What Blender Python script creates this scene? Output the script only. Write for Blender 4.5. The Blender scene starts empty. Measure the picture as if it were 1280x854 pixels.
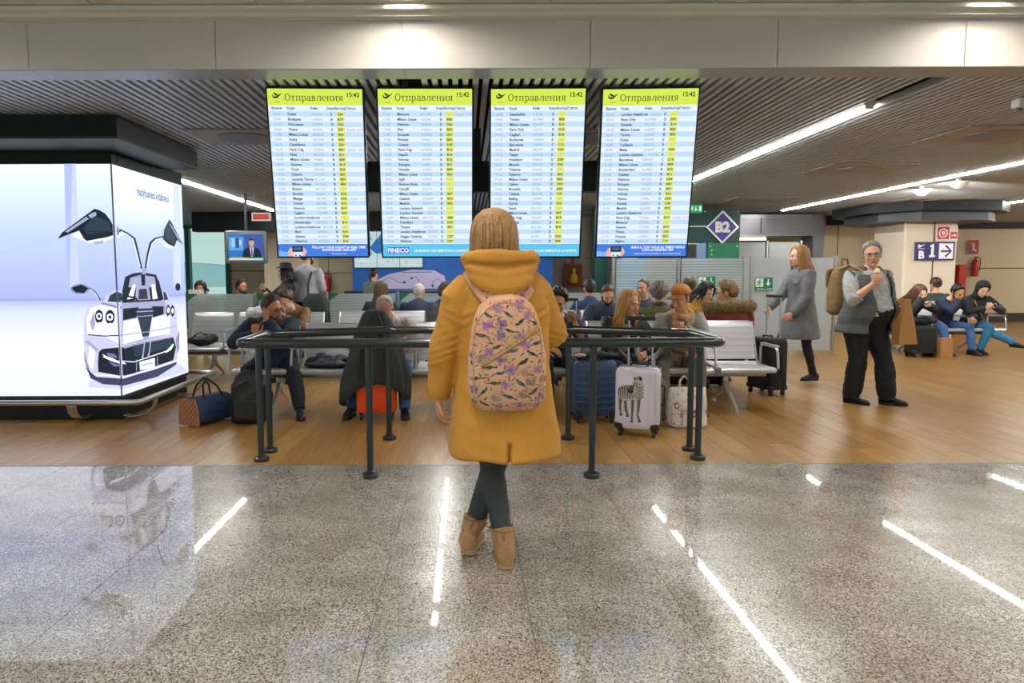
import bpy, bmesh, math, random
import numpy as np
from mathutils import Vector, Matrix
from mathutils.bvhtree import BVHTree

PI = math.pi
R = math.radians
random.seed(7)
scn = bpy.context.scene
col = scn.collection

# ------------------------------------------------------------------ camera
EYE, FPX, PITCH, ROLL = 1.38, 880.0, R(5.0), R(0.2)
PX0, PY0 = 583.0, 419.0
cd = bpy.data.cameras.new('camera')
cam = bpy.data.objects.new('camera', cd)
col.objects.link(cam)
cd.sensor_fit = 'HORIZONTAL'
cd.sensor_width = 36.0
cd.lens = FPX / 1280 * 36.0
cd.shift_x = (640 - PX0) / 1280
cd.shift_y = (PY0 - 427) / 1280
cd.clip_end = 500
CROT = Matrix.Rotation(PI / 2 - PITCH, 3, 'X') @ Matrix.Rotation(-ROLL, 3, 'Z')
cam.matrix_world = Matrix.Translation((0, 0, EYE)) @ CROT.to_4x4()
scn.camera = cam

def ray(px, py):
    return CROT @ Vector(((px - PX0) / FPX, -(py - PY0) / FPX, -1.0))
def at(px, py, Y):
    d = ray(px, py)
    return Vector((0, 0, EYE)) + d * (Y / d.y)
def gnd(px, py, z=0.0):
    d = ray(px, py)
    return Vector((0, 0, EYE)) + d * ((z - EYE) / d.z)

# ------------------------------------------------------------------ colour management, world
vs = scn.view_settings
scn.display_settings.display_device = 'sRGB'
vs.view_transform = 'Standard'
vs.look = 'None'
vs.gamma = 1.0
vs.use_curve_mapping = False
vs.exposure = 0.0
scn.cycles.use_denoising = True
scn.cycles.max_bounces = 8
scn.cycles.transparent_max_bounces = 16
scn.cycles.sample_clamp_indirect = 3.0

w = bpy.data.worlds.new('World')
scn.world = w
w.use_nodes = True
bg = w.node_tree.nodes['Background']
bg.inputs[0].default_value = (0.80, 0.95, 1.0, 1)
bg.inputs[1].default_value = 1.0

# light levels of the lamps built further down
STRIP_E, PANEL_E, AD_E, BOARD_E = 66.0, 76.0, 1.2, 1.0

# ------------------------------------------------------------------ materials
def lin(h):
    if not isinstance(h, str):
        return tuple(h)
    h = h.lstrip('#')
    c = [int(h[i:i + 2], 16) / 255 for i in (0, 2, 4)]
    return tuple(x / 12.92 if x <= 0.04045 else ((x + 0.055) / 1.055) ** 2.4 for x in c)

MATS = {}
def mat(name, c, rough=0.6, metal=0.0, bump=0.0, bscale=60.0, vary=0.0, vscale=8.0, emit=0.0, spec=0.5, stretch=None, coat=0.0, sheen=0.0):
    if name in MATS:
        return MATS[name]
    m = bpy.data.materials.new(name)
    m.use_nodes = True
    nt = m.node_tree
    b = nt.nodes['Principled BSDF']
    c = lin(c)
    b.inputs['Base Color'].default_value = (*c, 1)
    b.inputs['Roughness'].default_value = rough
    b.inputs['Metallic'].default_value = metal
    b.inputs['Specular IOR Level'].default_value = spec
    b.inputs['Coat Weight'].default_value = coat
    b.inputs['Sheen Weight'].default_value = sheen
    if emit:
        b.inputs['Emission Color'].default_value = (*c, 1)
        b.inputs['Emission Strength'].default_value = emit
    if bump or vary:
        tc = nt.nodes.new('ShaderNodeTexCoord')
        src = tc.outputs['Object']
        if stretch:
            mp = nt.nodes.new('ShaderNodeMapping')
            mp.inputs['Scale'].default_value = stretch
            nt.links.new(src, mp.inputs[0])
            src = mp.outputs[0]
        if bump:
            n = nt.nodes.new('ShaderNodeTexNoise')
            n.inputs['Scale'].default_value = bscale
            n.inputs['Detail'].default_value = 3
            nt.links.new(src, n.inputs['Vector'])
            bp = nt.nodes.new('ShaderNodeBump')
            bp.inputs['Strength'].default_value = bump
            bp.inputs['Distance'].default_value = 0.01
            nt.links.new(n.outputs[0], bp.inputs['Height'])
            nt.links.new(bp.outputs[0], b.inputs['Normal'])
        if vary:
            n = nt.nodes.new('ShaderNodeTexNoise')
            n.inputs['Scale'].default_value = vscale
            n.inputs['Detail'].default_value = 4
            nt.links.new(src, n.inputs['Vector'])
            cr = nt.nodes.new('ShaderNodeValToRGB')
            cr.color_ramp.elements[0].position = 0.3
            cr.color_ramp.elements[1].position = 0.7
            cr.color_ramp.elements[0].color = (*[x * (1 - vary) for x in c], 1)
            cr.color_ramp.elements[1].color = (*[min(1, x * (1 + vary)) for x in c], 1)
            nt.links.new(n.outputs[0], cr.inputs[0])
            nt.links.new(cr.outputs[0], b.inputs['Base Color'])
    MATS[name] = m
    return m

def glow(name, c, e=1.0):
    """a lit screen or lamp face: emission with a little gloss"""
    if name in MATS:
        return MATS[name]
    m = bpy.data.materials.new(name)
    m.use_nodes = True
    b = m.node_tree.nodes['Principled BSDF']
    c = lin(c)
    b.inputs['Base Color'].default_value = (0.01, 0.01, 0.01, 1)
    b.inputs['Roughness'].default_value = 0.35
    b.inputs['Specular IOR Level'].default_value = 0.2
    b.inputs['Emission Color'].default_value = (*c, 1)
    b.inputs['Emission Strength'].default_value = e
    if e < 2 and name != 'board_pale':
        m.cycles.emission_sampling = 'NONE'      # thousands of small lit glyphs: seen, but not worth sampling as lamps
    MATS[name] = m
    return m

def nodes_mat(name):
    m = bpy.data.materials.new(name)
    m.use_nodes = True
    nt = m.node_tree
    MATS[name] = m
    return m, nt, nt.nodes['Principled BSDF'], nt.nodes['Material Output']

def N(nt, t, **kw):
    n = nt.nodes.new(t)
    for k, v in kw.items():
        if k in n.inputs:
            n.inputs[k].default_value = v
        else:
            setattr(n, k, v)
    return n

def ramp(nt, src, stops):
    cr = nt.nodes.new('ShaderNodeValToRGB')
    el = cr.color_ramp.elements
    while len(el) < len(stops):
        el.new(0.5)
    for e, (p, c) in zip(el, stops):
        e.position = p
        e.color = (*lin(c), 1)
    nt.links.new(src, cr.inputs[0])
    return cr

# ------------------------------------------------------------------ mesh builder
def parallel(pts):
    """rotation-minimising frames along a polyline"""
    P = [Vector(p) for p in pts]
    T = []
    for i in range(len(P)):
        a, b = P[max(0, i - 1)], P[min(len(P) - 1, i + 1)]
        d = b - a
        T.append(d.normalized() if d.length > 1e-9 else Vector((0, 0, 1)))
    u = T[0].orthogonal().normalized() if abs(T[0].z) > 0.95 or True else Vector((1, 0, 0))
    out = []
    for t in T:
        u = (u - t * u.dot(t))
        u = u.normalized() if u.length > 1e-6 else t.orthogonal().normalized()
        out.append((t, u.copy(), t.cross(u)))
    return P, out

class MB:
    def __init__(self, M=None):
        self.v, self.f, self.mi, self.M, self.cur = [], [], [], M, 0
    def add(self, vs, fs):
        o = len(self.v)
        if self.M is not None:
            vs = [self.M @ Vector(p) for p in vs]
        self.v += [tuple(p) for p in vs]
        self.f += [tuple(i + o for i in f) for f in fs]
        self.mi += [self.cur] * len(fs)
        return self
    def box(self, x0, x1, y0, y1, z0, z1):
        v = [(x, y, z) for x in (x0, x1) for y in (y0, y1) for z in (z0, z1)]
        return self.add(v, [(0, 1, 3, 2), (4, 6, 7, 5), (0, 4, 5, 1), (2, 3, 7, 6), (0, 2, 6, 4), (1, 5, 7, 3)])
    def rbox(self, x0, x1, y0, y1, z0, z1, r=0.02, n=3, axis='z'):
        """box with the four edges along an axis rounded"""
        a = {'z': ((x0, x1), (y0, y1), (z0, z1)), 'y': ((x0, x1), (z0, z1), (y0, y1)), 'x': ((y0, y1), (z0, z1), (x0, x1))}[axis]
        (p0, p1), (q0, q1), (h0, h1) = a
        r = min(r, (p1 - p0) / 2.001, (q1 - q0) / 2.001)
        pts = []
        for cx, cy, s in ((p1 - r, q1 - r, 0), (p0 + r, q1 - r, 1), (p0 + r, q0 + r, 2), (p1 - r, q0 + r, 3)):
            for i in range(n + 1):
                t = (s + i / n) * PI / 2
                pts.append((cx + r * math.cos(t), cy + r * math.sin(t)))
        f = {'z': lambda p, q, h: (p, q, h), 'y': lambda p, q, h: (p, h, q), 'x': lambda p, q, h: (h, p, q)}[axis]
        e = min(r * 0.35, (h1 - h0) / 4)
        cp, cq = (p0 + p1) / 2, (q0 + q1) / 2
        k1, k2 = 1 - 2 * e / max(p1 - p0, 1e-6), 1 - 2 * e / max(q1 - q0, 1e-6)
        rings = []
        for h, s in ((h0, 1), (h0 + e, 0), (h1 - e, 0), (h1, 1)):
            rings.append([f(cp + (p - cp) * (k1 if s else 1), cq + (q - cq) * (k2 if s else 1), h) for p, q in pts])
        return self.loft(rings, fan=False)
    def loft(self, rings, cap=True, fan=True, closed=True):
        n = len(rings[0])
        v = [tuple(p) for r in rings for p in r]
        f = []
        for i in range(len(rings) - 1):
            for j in range(n if closed else n - 1):
                k = (j + 1) % n
                f.append((i * n + j, i * n + k, (i + 1) * n + k, (i + 1) * n + j))
        if cap:
            L = (len(rings) - 1) * n
            if fan:
                for base, ring, rev in ((0, rings[0], True), (L, rings[-1], False)):
                    c = sum((Vector(p) for p in ring), Vector()) / n
                    v.append(tuple(c))
                    ci = len(v) - 1
                    for j in range(n):
                        k = (j + 1) % n
                        f.append((base + k, base + j, ci) if rev else (base + j, base + k, ci))
            else:
                f.append(tuple(reversed(range(n))))
                f.append(tuple(L + j for j in range(n)))
        return self.add(v, f)
    def tube(self, pts, r, n=10, flat=1.0, round_end=True, up=None):
        P, F = parallel(pts)
        if up is not None:
            F = []
            P2, F0 = parallel(pts)
            for t, _, _ in F0:
                u = Vector(up) - t * Vector(up).dot(t)
                u = u.normalized() if u.length > 1e-5 else t.orthogonal().normalized()
                F.append((t, u, t.cross(u)))
        rr = [r] * len(P) if isinstance(r, (int, float)) else list(r)
        seq = []
        if round_end:
            t, u, b = F[0]
            for k in (0.92, 0.6):
                seq.append((P[0] - t * rr[0] * k, u, b, rr[0] * math.sqrt(max(0, 1 - k * k))))
        for p, (t, u, b), q in zip(P, F, rr):
            seq.append((p, u, b, q))
        if round_end:
            t, u, b = F[-1]
            for k in (0.6, 0.92):
                seq.append((P[-1] + t * rr[-1] * k, u, b, rr[-1] * math.sqrt(max(0, 1 - k * k))))
        rings = [[p + u * (q * math.cos(2 * PI * j / n)) + b * (q * flat * math.sin(2 * PI * j / n)) for j in range(n)] for p, u, b, q in seq]
        return self.loft(rings)
    def cyl(self, x, y, z0, z1, r, n=16, r1=None):
        r1 = r if r1 is None else r1
        return self.loft([[(x + q * math.cos(2 * PI * j / n), y + q * math.sin(2 * PI * j / n), z) for j in range(n)] for z, q in ((z0, r), (z1, r1))], fan=False)
    def ell(self, c, r, n=14, m=9, rot=None):
        c = Vector(c)
        rings = []
        for i in range(m):
            ph = PI * (i + 0.5) / m - PI / 2
            ring = []
            for j in range(n):
                th = 2 * PI * j / n
                p = Vector((r[0] * math.cos(ph) * math.cos(th), r[1] * math.cos(ph) * math.sin(th), r[2] * math.sin(ph)))
                ring.append(c + (rot @ p if rot is not None else p))
            rings.append(ring)
        o = len(self.v)
        self.loft(rings, cap=False)
        b, t = Vector((0, 0, -r[2])), Vector((0, 0, r[2]))
        if rot is not None:
            b, t = rot @ b, rot @ t
        self_M, self.M = self.M, None
        vv = [c + b, c + t]
        if self_M is not None:
            vv = [self_M @ p for p in vv]
        bi = len(self.v)
        self.v += [tuple(p) for p in vv]
        L = (m - 1) * n
        for j in range(n):
            k = (j + 1) % n
            self.f.append((o + k, o + j, bi)); self.mi.append(self.cur)
            self.f.append((o + L + j, o + L + k, bi + 1)); self.mi.append(self.cur)
        self.M = self_M
        return self
    def prism(self, poly, O, U, V, d0, d1):
        """extrude a 2-D outline lying in the plane O + a U + b V along W = U x V"""
        O, U, V = Vector(O), Vector(U), Vector(V)
        W = U.cross(V).normalized()
        n = len(poly)
        v = [O + U * a + V * b + W * d0 for a, b in poly] + [O + U * a + V * b + W * d1 for a, b in poly]
        f = [tuple(reversed(range(n))), tuple(range(n, 2 * n))]
        for j in range(n):
            k = (j + 1) % n
            f.append((j, k, n + k, n + j))
        return self.add(v, f)
    def flat(self, poly, O, U, V, d=0.0):
        O, U, V = Vector(O), Vector(U), Vector(V)
        W = U.cross(V).normalized()
        return self.add([O + U * a + V * b + W * d for a, b in poly], [tuple(range(len(poly)))])
    def lathe(self, prof, c=(0, 0, 0), n=20):
        c = Vector(c)
        return self.loft([[c + Vector((r * math.cos(2 * PI * j / n), r * math.sin(2 * PI * j / n), z)) for j in range(n)] for r, z in prof], fan=False)
    def mesh(self, name='m'):
        me = bpy.data.meshes.new(name)
        me.from_pydata(self.v, [], self.f)
        if any(self.mi):
            me.polygons.foreach_set('material_index', self.mi)
        me.update()
        return me
    def build(self, name, mats, parent=None, loc=None, smooth=False, angle=None):
        """link as one mesh object; vertices were given in the parent's own frame (or about loc)"""
        me = self.mesh(name)
        return link(name, me, mats, parent, loc, smooth, angle)

def link(name, me, mats=None, parent=None, loc=None, smooth=False, angle=None):
    me.name = name
    for m in (mats if isinstance(mats, (list, tuple)) else [mats]):
        if m is not None:
            me.materials.append(m)
    if smooth:
        me.polygons.foreach_set('use_smooth', [True] * len(me.polygons))
        if angle:
            me.set_sharp_from_angle(angle=R(angle))
    o = bpy.data.objects.new(name, me)
    col.objects.link(o)
    if parent is not None:
        o.parent = parent
    if loc is not None:
        o.location = loc
    return o

def tag(o, label=None, cat=None, group=None, kind=None):
    if label: o['label'] = label
    if cat: o['category'] = cat
    if group: o['group'] = group
    if kind: o['kind'] = kind
    return o

def thing(name, label, cat, loc=(0, 0, 0), rz=0.0, group=None):
    o = bpy.data.objects.new(name, None)
    col.objects.link(o)
    o.location = loc
    o.rotation_euler = (0, 0, rz)
    o.empty_display_size = 0.1
    return tag(o, label, cat, group)

def copy_tree(o, parent=None):
    c = o.copy()
    col.objects.link(c)
    if parent is not None:
        c.parent = parent
    for ch in list(o.children):
        copy_tree(ch, c)
    return c

def struct(name, mb, mats, **kw):
    return tag(mb.build(name, mats, **kw), kind='structure')

def text_mesh(body, size, align='LEFT', off=0.0, space=1.0, res=2, xs=1.0, extr=0.0):
    cu = bpy.data.curves.new('t', 'FONT')
    cu.body = body
    cu.size = size
    cu.align_x = align
    cu.offset = off
    cu.space_line = space
    cu.resolution_u = res
    cu.extrude = extr
    o = bpy.data.objects.new('t', cu)
    col.objects.link(o)
    dg = bpy.context.evaluated_depsgraph_get()
    me = bpy.data.meshes.new_from_object(o.evaluated_get(dg))
    bpy.data.objects.remove(o)
    bpy.data.curves.remove(cu)
    if xs != 1.0:
        me.transform(Matrix.Diagonal((xs, 1, 1, 1)))
    return me

def frame(O, U, V):
    """4x4 with columns U, V, U x V, origin O"""
    U, V = Vector(U).normalized(), Vector(V).normalized()
    W = U.cross(V)
    m = Matrix((U, V, W)).transposed().to_4x4()
    m.translation = Vector(O)
    return m

def text(name, body, size, M, m, parent=None, **kw):
    me = text_mesh(body, size, **kw)
    me.transform(M)
    return link(name, me, m, parent)

def add_mesh(mb, me, M=None):
    vs = [v.co if M is None else M @ v.co for v in me.vertices]
    mb.add(vs, [tuple(p.vertices) for p in me.polygons])
    bpy.data.meshes.remove(me)

def fuse(mb, voxel, smooth=3, amp=0.0, freq=9.0, seed=0, stretch=(1, 1, 1), extra=None, fac=0.5):
    """one continuous skin over everything in mb, with soft folds"""
    me = mb.mesh('fuse')
    o = bpy.data.objects.new('fuse', me)
    col.objects.link(o)
    md = o.modifiers.new('r', 'REMESH')
    md.mode = 'VOXEL'
    md.voxel_size = voxel
    if smooth:
        s = o.modifiers.new('s', 'SMOOTH')
        s.iterations = smooth
        s.factor = fac
    dg = bpy.context.evaluated_depsgraph_get()
    out = bpy.data.meshes.new_from_object(o.evaluated_get(dg))
    bpy.data.objects.remove(o)
    bpy.data.meshes.remove(me)
    if amp or extra:
        ripple(out, amp, freq, seed, stretch, extra)
    return out

def ripple(me, amp, freq, seed=0, stretch=(1, 1, 1), extra=None):
    n = len(me.vertices)
    co = np.empty(n * 3, np.float32); me.vertices.foreach_get('co', co); co = co.reshape(-1, 3)
    no = np.empty(n * 3, np.float32); me.vertices.foreach_get('normal', no); no = no.reshape(-1, 3)
    rng = np.random.RandomState(seed + 11)
    d = np.zeros(n, np.float32)
    q = co * np.array(stretch, np.float32)
    for k in range(7):
        kv = rng.normal(size=3); kv /= np.linalg.norm(kv)
        fr = freq * (0.6 + 0.35 * k)
        w = np.sin(q @ (kv * fr * 3) .astype(np.float32) + rng.rand() * 6.28 + 1.3 * np.sin(q @ (rng.normal(size=3) * fr).astype(np.float32)))
        d += (1 - np.abs(w) * 1.6) / (1 + 0.5 * k)
    d *= amp / 2.2
    if extra is not None:
        d += extra(co)
    co += no * d[:, None]
    me.vertices.foreach_set('co', co.ravel())
    me.update()

def append_mesh(me, mb):
    """join the loose geometry of mb to a mesh, giving one mesh"""
    bm = bmesh.new()
    bm.from_mesh(me)
    vs = [bm.verts.new(p) for p in mb.v]
    for f in mb.f:
        try:
            bm.faces.new([vs[i] for i in f])
        except ValueError:
            pass
    bm.to_mesh(me)
    bm.free()
    me.update()
    return me
# ------------------------------------------------------------------ structure
H = 2.72          # underside of the slatted ceiling
YB = 5.0          # where granite meets wood, and the beam above it
Y_BACK = 19.5

# sky outside the windows: pale haze rising to blue with soft cloud
nt = w.node_tree
tc = N(nt, 'ShaderNodeTexCoord')
sep = N(nt, 'ShaderNodeSeparateXYZ'); nt.links.new(tc.outputs['Generated'], sep.inputs[0])
cr = ramp(nt, sep.outputs[2], [(0.0, '#cfe4e2'), (0.10, '#dcefec'), (0.45, '#a9d3e6'), (1.0, '#7fb4dc')])
nt.links.new(cr.outputs[0], bg.inputs[0])

# --- materials of the shell
def granite():
    m, nt, b, out = nodes_mat('granite')
    tc = N(nt, 'ShaderNodeTexCoord')
    geo = N(nt, 'ShaderNodeNewGeometry')
    v = N(nt, 'ShaderNodeTexVoronoi', Scale=190.0); nt.links.new(geo.outputs['Position'], v.inputs['Vector'])
    s = N(nt, 'ShaderNodeSeparateColor'); nt.links.new(v.outputs['Color'], s.inputs[0])
    c1 = ramp(nt, s.outputs[0], [(0.0, '#55524f'), (0.10, '#77736d'), (0.28, '#aca8a2'), (0.52, '#bebab3'), (0.76, '#d2cec6'), (0.90, '#b3a08c'), (0.96, '#e8e5de')])
    c1.color_ramp.interpolation = 'CONSTANT'
    n = N(nt, 'ShaderNodeTexNoise', Scale=3.0, Detail=5.0); nt.links.new(geo.outputs['Position'], n.inputs['Vector'])
    c2 = ramp(nt, n.outputs[0], [(0.3, '#cfcabf'), (0.7, '#ffffff')])
    mx = N(nt, 'ShaderNodeMix', data_type='RGBA', blend_type='MULTIPLY'); mx.inputs[0].default_value = 1.0
    nt.links.new(c1.outputs[0], mx.inputs[6]); nt.links.new(c2.outputs[0], mx.inputs[7])
    nt.links.new(mx.outputs[2], b.inputs['Base Color'])
    b.inputs['Roughness'].default_value = 0.25
    b.inputs['Specular IOR Level'].default_value = 0.6
    b.inputs['Coat Weight'].default_value = 0.85
    b.inputs['Coat Roughness'].default_value = 0.022
    b.inputs['Coat IOR'].default_value = 1.7
    n2 = N(nt, 'ShaderNodeTexNoise', Scale=1.6, Detail=2.0); nt.links.new(geo.outputs['Position'], n2.inputs['Vector'])
    bp = N(nt, 'ShaderNodeBump', Strength=0.05, Distance=0.02); nt.links.new(n2.outputs[0], bp.inputs['Height'])
    nt.links.new(bp.outputs[0], b.inputs['Normal'])
    return m

def wood():
    m, nt, b, out = nodes_mat('wood_look_tile')
    geo = N(nt, 'ShaderNodeNewGeometry')
    oi = N(nt, 'ShaderNodeObjectInfo')
    mp = N(nt, 'ShaderNodeMapping'); mp.inputs['Scale'].default_value = (14, 1.1, 1)
    nt.links.new(geo.outputs['Position'], mp.inputs[0])
    n = N(nt, 'ShaderNodeTexNoise', Scale=2.2, Detail=6.0, Distortion=0.4); nt.links.new(mp.outputs[0], n.inputs['Vector'])
    c1 = ramp(nt, n.outputs[0], [(0.25, '#98723a'), (0.5, '#ae8648'), (0.75, '#be985c')])
    c2 = ramp(nt, oi.outputs['Random'], [(0.0, '#dfd3c6'), (1.0, '#ffffff')])
    mx = N(nt, 'ShaderNodeMix', data_type='RGBA', blend_type='MULTIPLY'); mx.inputs[0].default_value = 1.0
    nt.links.new(c1.outputs[0], mx.inputs[6]); nt.links.new(c2.outputs[0], mx.inputs[7])
    nt.links.new(mx.outputs[2], b.inputs['Base Color'])
    b.inputs['Roughness'].default_value = 0.3
    b.inputs['Specular IOR Level'].default_value = 0.85
    return m

M_GRAN, M_WOOD = granite(), wood()
M_JOINT = mat('joint_grey', '#4a443c', 0.6)
M_WJOINT = mat('wood_joint', '#8a6a4a', 0.6)
M_SLAT = mat('slat_metal', '#ccd1d6', 0.42, 0.12)
M_VOID = mat('ceiling_void', '#17181a', 0.9)
M_CREAM = mat('ceiling_panel_cream', '#e6e0d0', 0.55, vary=0.03, vscale=2)
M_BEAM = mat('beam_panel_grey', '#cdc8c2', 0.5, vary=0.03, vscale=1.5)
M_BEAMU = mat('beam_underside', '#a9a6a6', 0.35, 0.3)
M_WALL = mat('wall_panel_beige', '#dfceae', 0.45, vary=0.02, vscale=1)
M_WALLJ = mat('wall_joint', '#5d5342', 0.7)
M_SKIRT = mat('skirting_dark', '#38332d', 0.5)
M_BLACK = mat('black_satin', '#121517', 0.5, bump=0.02, spec=.3)
M_BLACK2 = mat('black_panel', '#171c1f', 0.45, spec=.3)
M_CHAR = mat('charcoal_metal', '#3a3d40', 0.4, 0.4)
M_GREYM = mat('grey_metal', '#83878c', 0.35, 0.7)
M_STEEL = mat('brushed_steel', '#c3c3c2', 0.28, 0.95, bump=0.02, bscale=200)
M_CHROME = mat('chrome', '#d8d8d8', 0.12, 1.0)
M_WHITE = mat('white_plastic', '#e6e4e0', 0.45)
M_STRIP = glow('strip_diffuser', '#fbfcf8', STRIP_E)
M_PANEL = glow('luminaire_diffuser', '#fff6e8', PANEL_E)
M_RAIL = mat('rail_black', '#20282a', 0.28, 0.3, coat=0.4)

# --- floor: granite tiles in front, wood-look planks behind
fl = struct('floor', MB().box(-14, 18, -8, Y_BACK + 0.3, -0.12, -0.012), M_JOINT)
tile_me = {}
def piece(name, x0, x1, y0, y1, m, parent, cache, gap=0.0012, z0=-0.02, z1=0.0):
    """one paving piece with its own bevelled edge, mesh shared between alike pieces"""
    k = (name, round(x1 - x0, 4), round(y1 - y0, 4))
    if k not in cache:
        a, b = (x1 - x0) / 2 - gap, (y1 - y0) / 2 - gap
        e = 0.0003
        mb = MB()
        mb.loft([[(-a, -b, z0), (a, -b, z0), (a, b, z0), (-a, b, z0)], [(-a, -b, z1 - e), (a, -b, z1 - e), (a, b, z1 - e), (-a, b, z1 - e)],
                 [(-a + e, -b + e, z1), (a - e, -b + e, z1), (a - e, b - e, z1), (-a + e, b - e, z1)]], fan=False)
        cache[k] = mb.mesh(name)
        cache[k].materials.append(m)
    o = bpy.data.objects.new(name, cache[k])
    col.objects.link(o)
    o.parent = parent
    o.location = ((x0 + x1) / 2, (y0 + y1) / 2, 0)
    return o
TP = 0.63
ys = [YB, 4.55, 3.93, 3.31, 2.69, 2.07, 1.45, 0.83]
for i in range(-9, 8):
    for a, b in zip(ys[1:], ys[:-1]):
        x = 0.2525 + TP * i
        if abs(x + TP / 2) * 880 / b > 1300:
            continue
        piece('granite_tile', x, x + TP, a, b, M_GRAN, fl, tile_me, 0.0016 if i != 1 else 0.0018)
PW, PL = 0.20, 1.2
rest, placed = MB(), []
for i in range(-50, 90):
    off = (i * 0.45) % PL
    k = 0
    y = YB - off
    while y < Y_BACK:
        a, b = max(y, YB), min(y + PL, Y_BACK)
        x = 0.02 + PW * i
        if b - a > 0.02:
            vis = -740 < (x + PW / 2) * 880 / ((a + b) / 2) < 760
            if not (x < -3.35 and a > 6.75) or b > 8.2:
                placed.append((b if vis else 99 + b, x, a, b))
        y += PL
placed.sort()
for n, (_, x, a, b) in enumerate(placed):
    if n < 290:
        piece('wood_plank', x, x + PW, a, b, M_WOOD, fl, tile_me, 0.0012)
    else:
        rest.box(x + 0.0003, x + PW - 0.0003, a + 0.0003, b - 0.0003, -0.02, 0)
tag(rest.build('wood_planking', M_WOOD, fl), kind='stuff')
tag(MB().box(-14, 18, YB, Y_BACK + .3, -.0119, -.0035).build('plank_bed', M_WJOINT, fl), kind='structure')
f0, f1 = gnd(0, 539), gnd(46, 526)
tag(MB().add([f0 + Vector((-.6, -.31, .001)), f0 + Vector((-.6, -.25, .001)), f1 + Vector((0, .03, .001)), f1 + Vector((0, -.03, .001))], [(3, 2, 1, 0)]).build('trim_5', mat('floor_tape_blue', '#2f66a8', .6)), kind='structure')
struct('trim_1', MB().box(-14, 18, YB - 0.006, YB + 0.006, -0.02, 0.0015), M_GREYM)
# granite that runs on to both sides and behind, outside the picture
tag(MB().box(-14, 18, -8, 0.82, -0.02, 0).box(-14, -5.43, 0.83, YB - 0.007, -0.02, 0).box(5.31, 18, 0.83, YB - 0.007, -0.02, 0).build('granite_surround', M_GRAN, fl), kind='stuff')

# --- slatted ceiling over the waiting area
ce = struct('ceiling', MB().box(-14, 18, YB - 0.05, Y_BACK + 0.3, H + 0.22, H + 0.3), M_VOID)
SP = 0.072
sme = MB().box(-0.02, 0.02, 4.97, Y_BACK - 0.05, 0, 0.055).mesh('slat')
sme.materials.append(M_SLAT)
lights_x = (-4.07, -0.39, 3.29, 6.85, 10.6)
more = MB()
for i in range(-118, 210):
    x = SP * i
    if any(abs(x - lx) < 0.055 for lx in lights_x):
        continue
    if -100 <= i < 180:
        o = bpy.data.objects.new('slat', sme)
        col.objects.link(o); o.parent = ce; o.location = (x, 0, H)
    else:
        more.box(x - 0.02, x + 0.02, 4.97, Y_BACK - 0.05, H, H + 0.055)
tag(more.build('slat_field', M_SLAT, ce), kind='stuff')

# --- beam and the smooth ceiling on the camera's side
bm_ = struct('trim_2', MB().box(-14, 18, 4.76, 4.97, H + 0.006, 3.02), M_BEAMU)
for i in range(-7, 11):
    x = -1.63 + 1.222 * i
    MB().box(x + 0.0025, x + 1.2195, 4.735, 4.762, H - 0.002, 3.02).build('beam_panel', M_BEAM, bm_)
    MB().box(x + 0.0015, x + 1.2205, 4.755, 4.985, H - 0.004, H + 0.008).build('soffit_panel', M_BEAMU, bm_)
struct('trim_3', MB().box(-14, 18, 4.66, 4.755, 3.021, 3.05).box(-14, 18, 4.60, 4.67, 3.045, 3.07), M_CREAM)
ce2 = struct('ceiling_upper', MB().box(-14, 18, -8, 4.70, 3.115, 3.2), M_JOINT)
for i in range(-6, 9):
    xc = -0.386 + 1.846 * i                    # service channel, 0.24 wide, then two panels
    for r, (a, b) in enumerate(((3.2, 4.64), (1.2, 3.194), (-1.6, 1.194), (-4.6, -1.606), (-8, -4.606))):
        for x0, x1 in ((xc + 0.125, xc + 0.92), (xc + 0.926, xc + 1.721)):
            MB().box(x0, x1, a, b, 3.078, 3.116).build('ceiling_panel', M_CREAM, ce2)
        if i % 2 or r > 99:
            MB().box(xc - 0.119, xc + 0.119, a, b, 3.085, 3.116).build('channel_panel', M_CREAM, ce2)
n = 0
for i in (-2, 0, 2, 4):
    xc = -0.386 + 1.846 * i
    edges = []
    for row, (a, b) in enumerate(((3.45, 4.56), (1.3, 2.5), (-1.2, 0.0), (-3.7, -2.5))):
        t = thing('ceiling_luminaire', 'recessed louvred luminaire, ' + ('', 'next one overhead, ', 'third one behind the viewer, ', 'last one behind the viewer, ')[row] + {-2: 'row beyond the left edge', 0: 'row above the second board', 2: 'row at the top right corner', 4: 'row beyond the right edge'}[i],
                  'ceiling light', (xc, (a + b) / 2, 3.10), group='recessed hall luminaires')
        L = (b - a) / 2
        MB().box(-0.115, 0.115, -L, L, 0.0, 0.016).build('reflector', M_GREYM, t)
        MB().box(-0.06, 0.06, -L + .02, L - .02, -0.012, -0.002).build('diffuser', M_PANEL, t)
        lv = MB()
        for k in range(14):
            y = -L + 2 * L * (k + .5) / 14
            lv.box(-0.085, 0.085, y - .002, y + .002, -0.026, -0.013)
        lv.box(-.09, -.085, -L, L, -.026, 0).box(.085, .09, -L, L, -.026, 0)
        lv.build('louvre', M_STEEL, t)
        edges.append((a, b))
    ys_ = sorted([4.64] + [v for e in edges for v in e] + [-8])
    for a, b in zip(ys_[0::2], ys_[1::2]):
        MB().box(xc - 0.119, xc + 0.119, a + .003, b - .003, 3.085, 3.116).build('channel_panel', M_CREAM, ce2)

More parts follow.
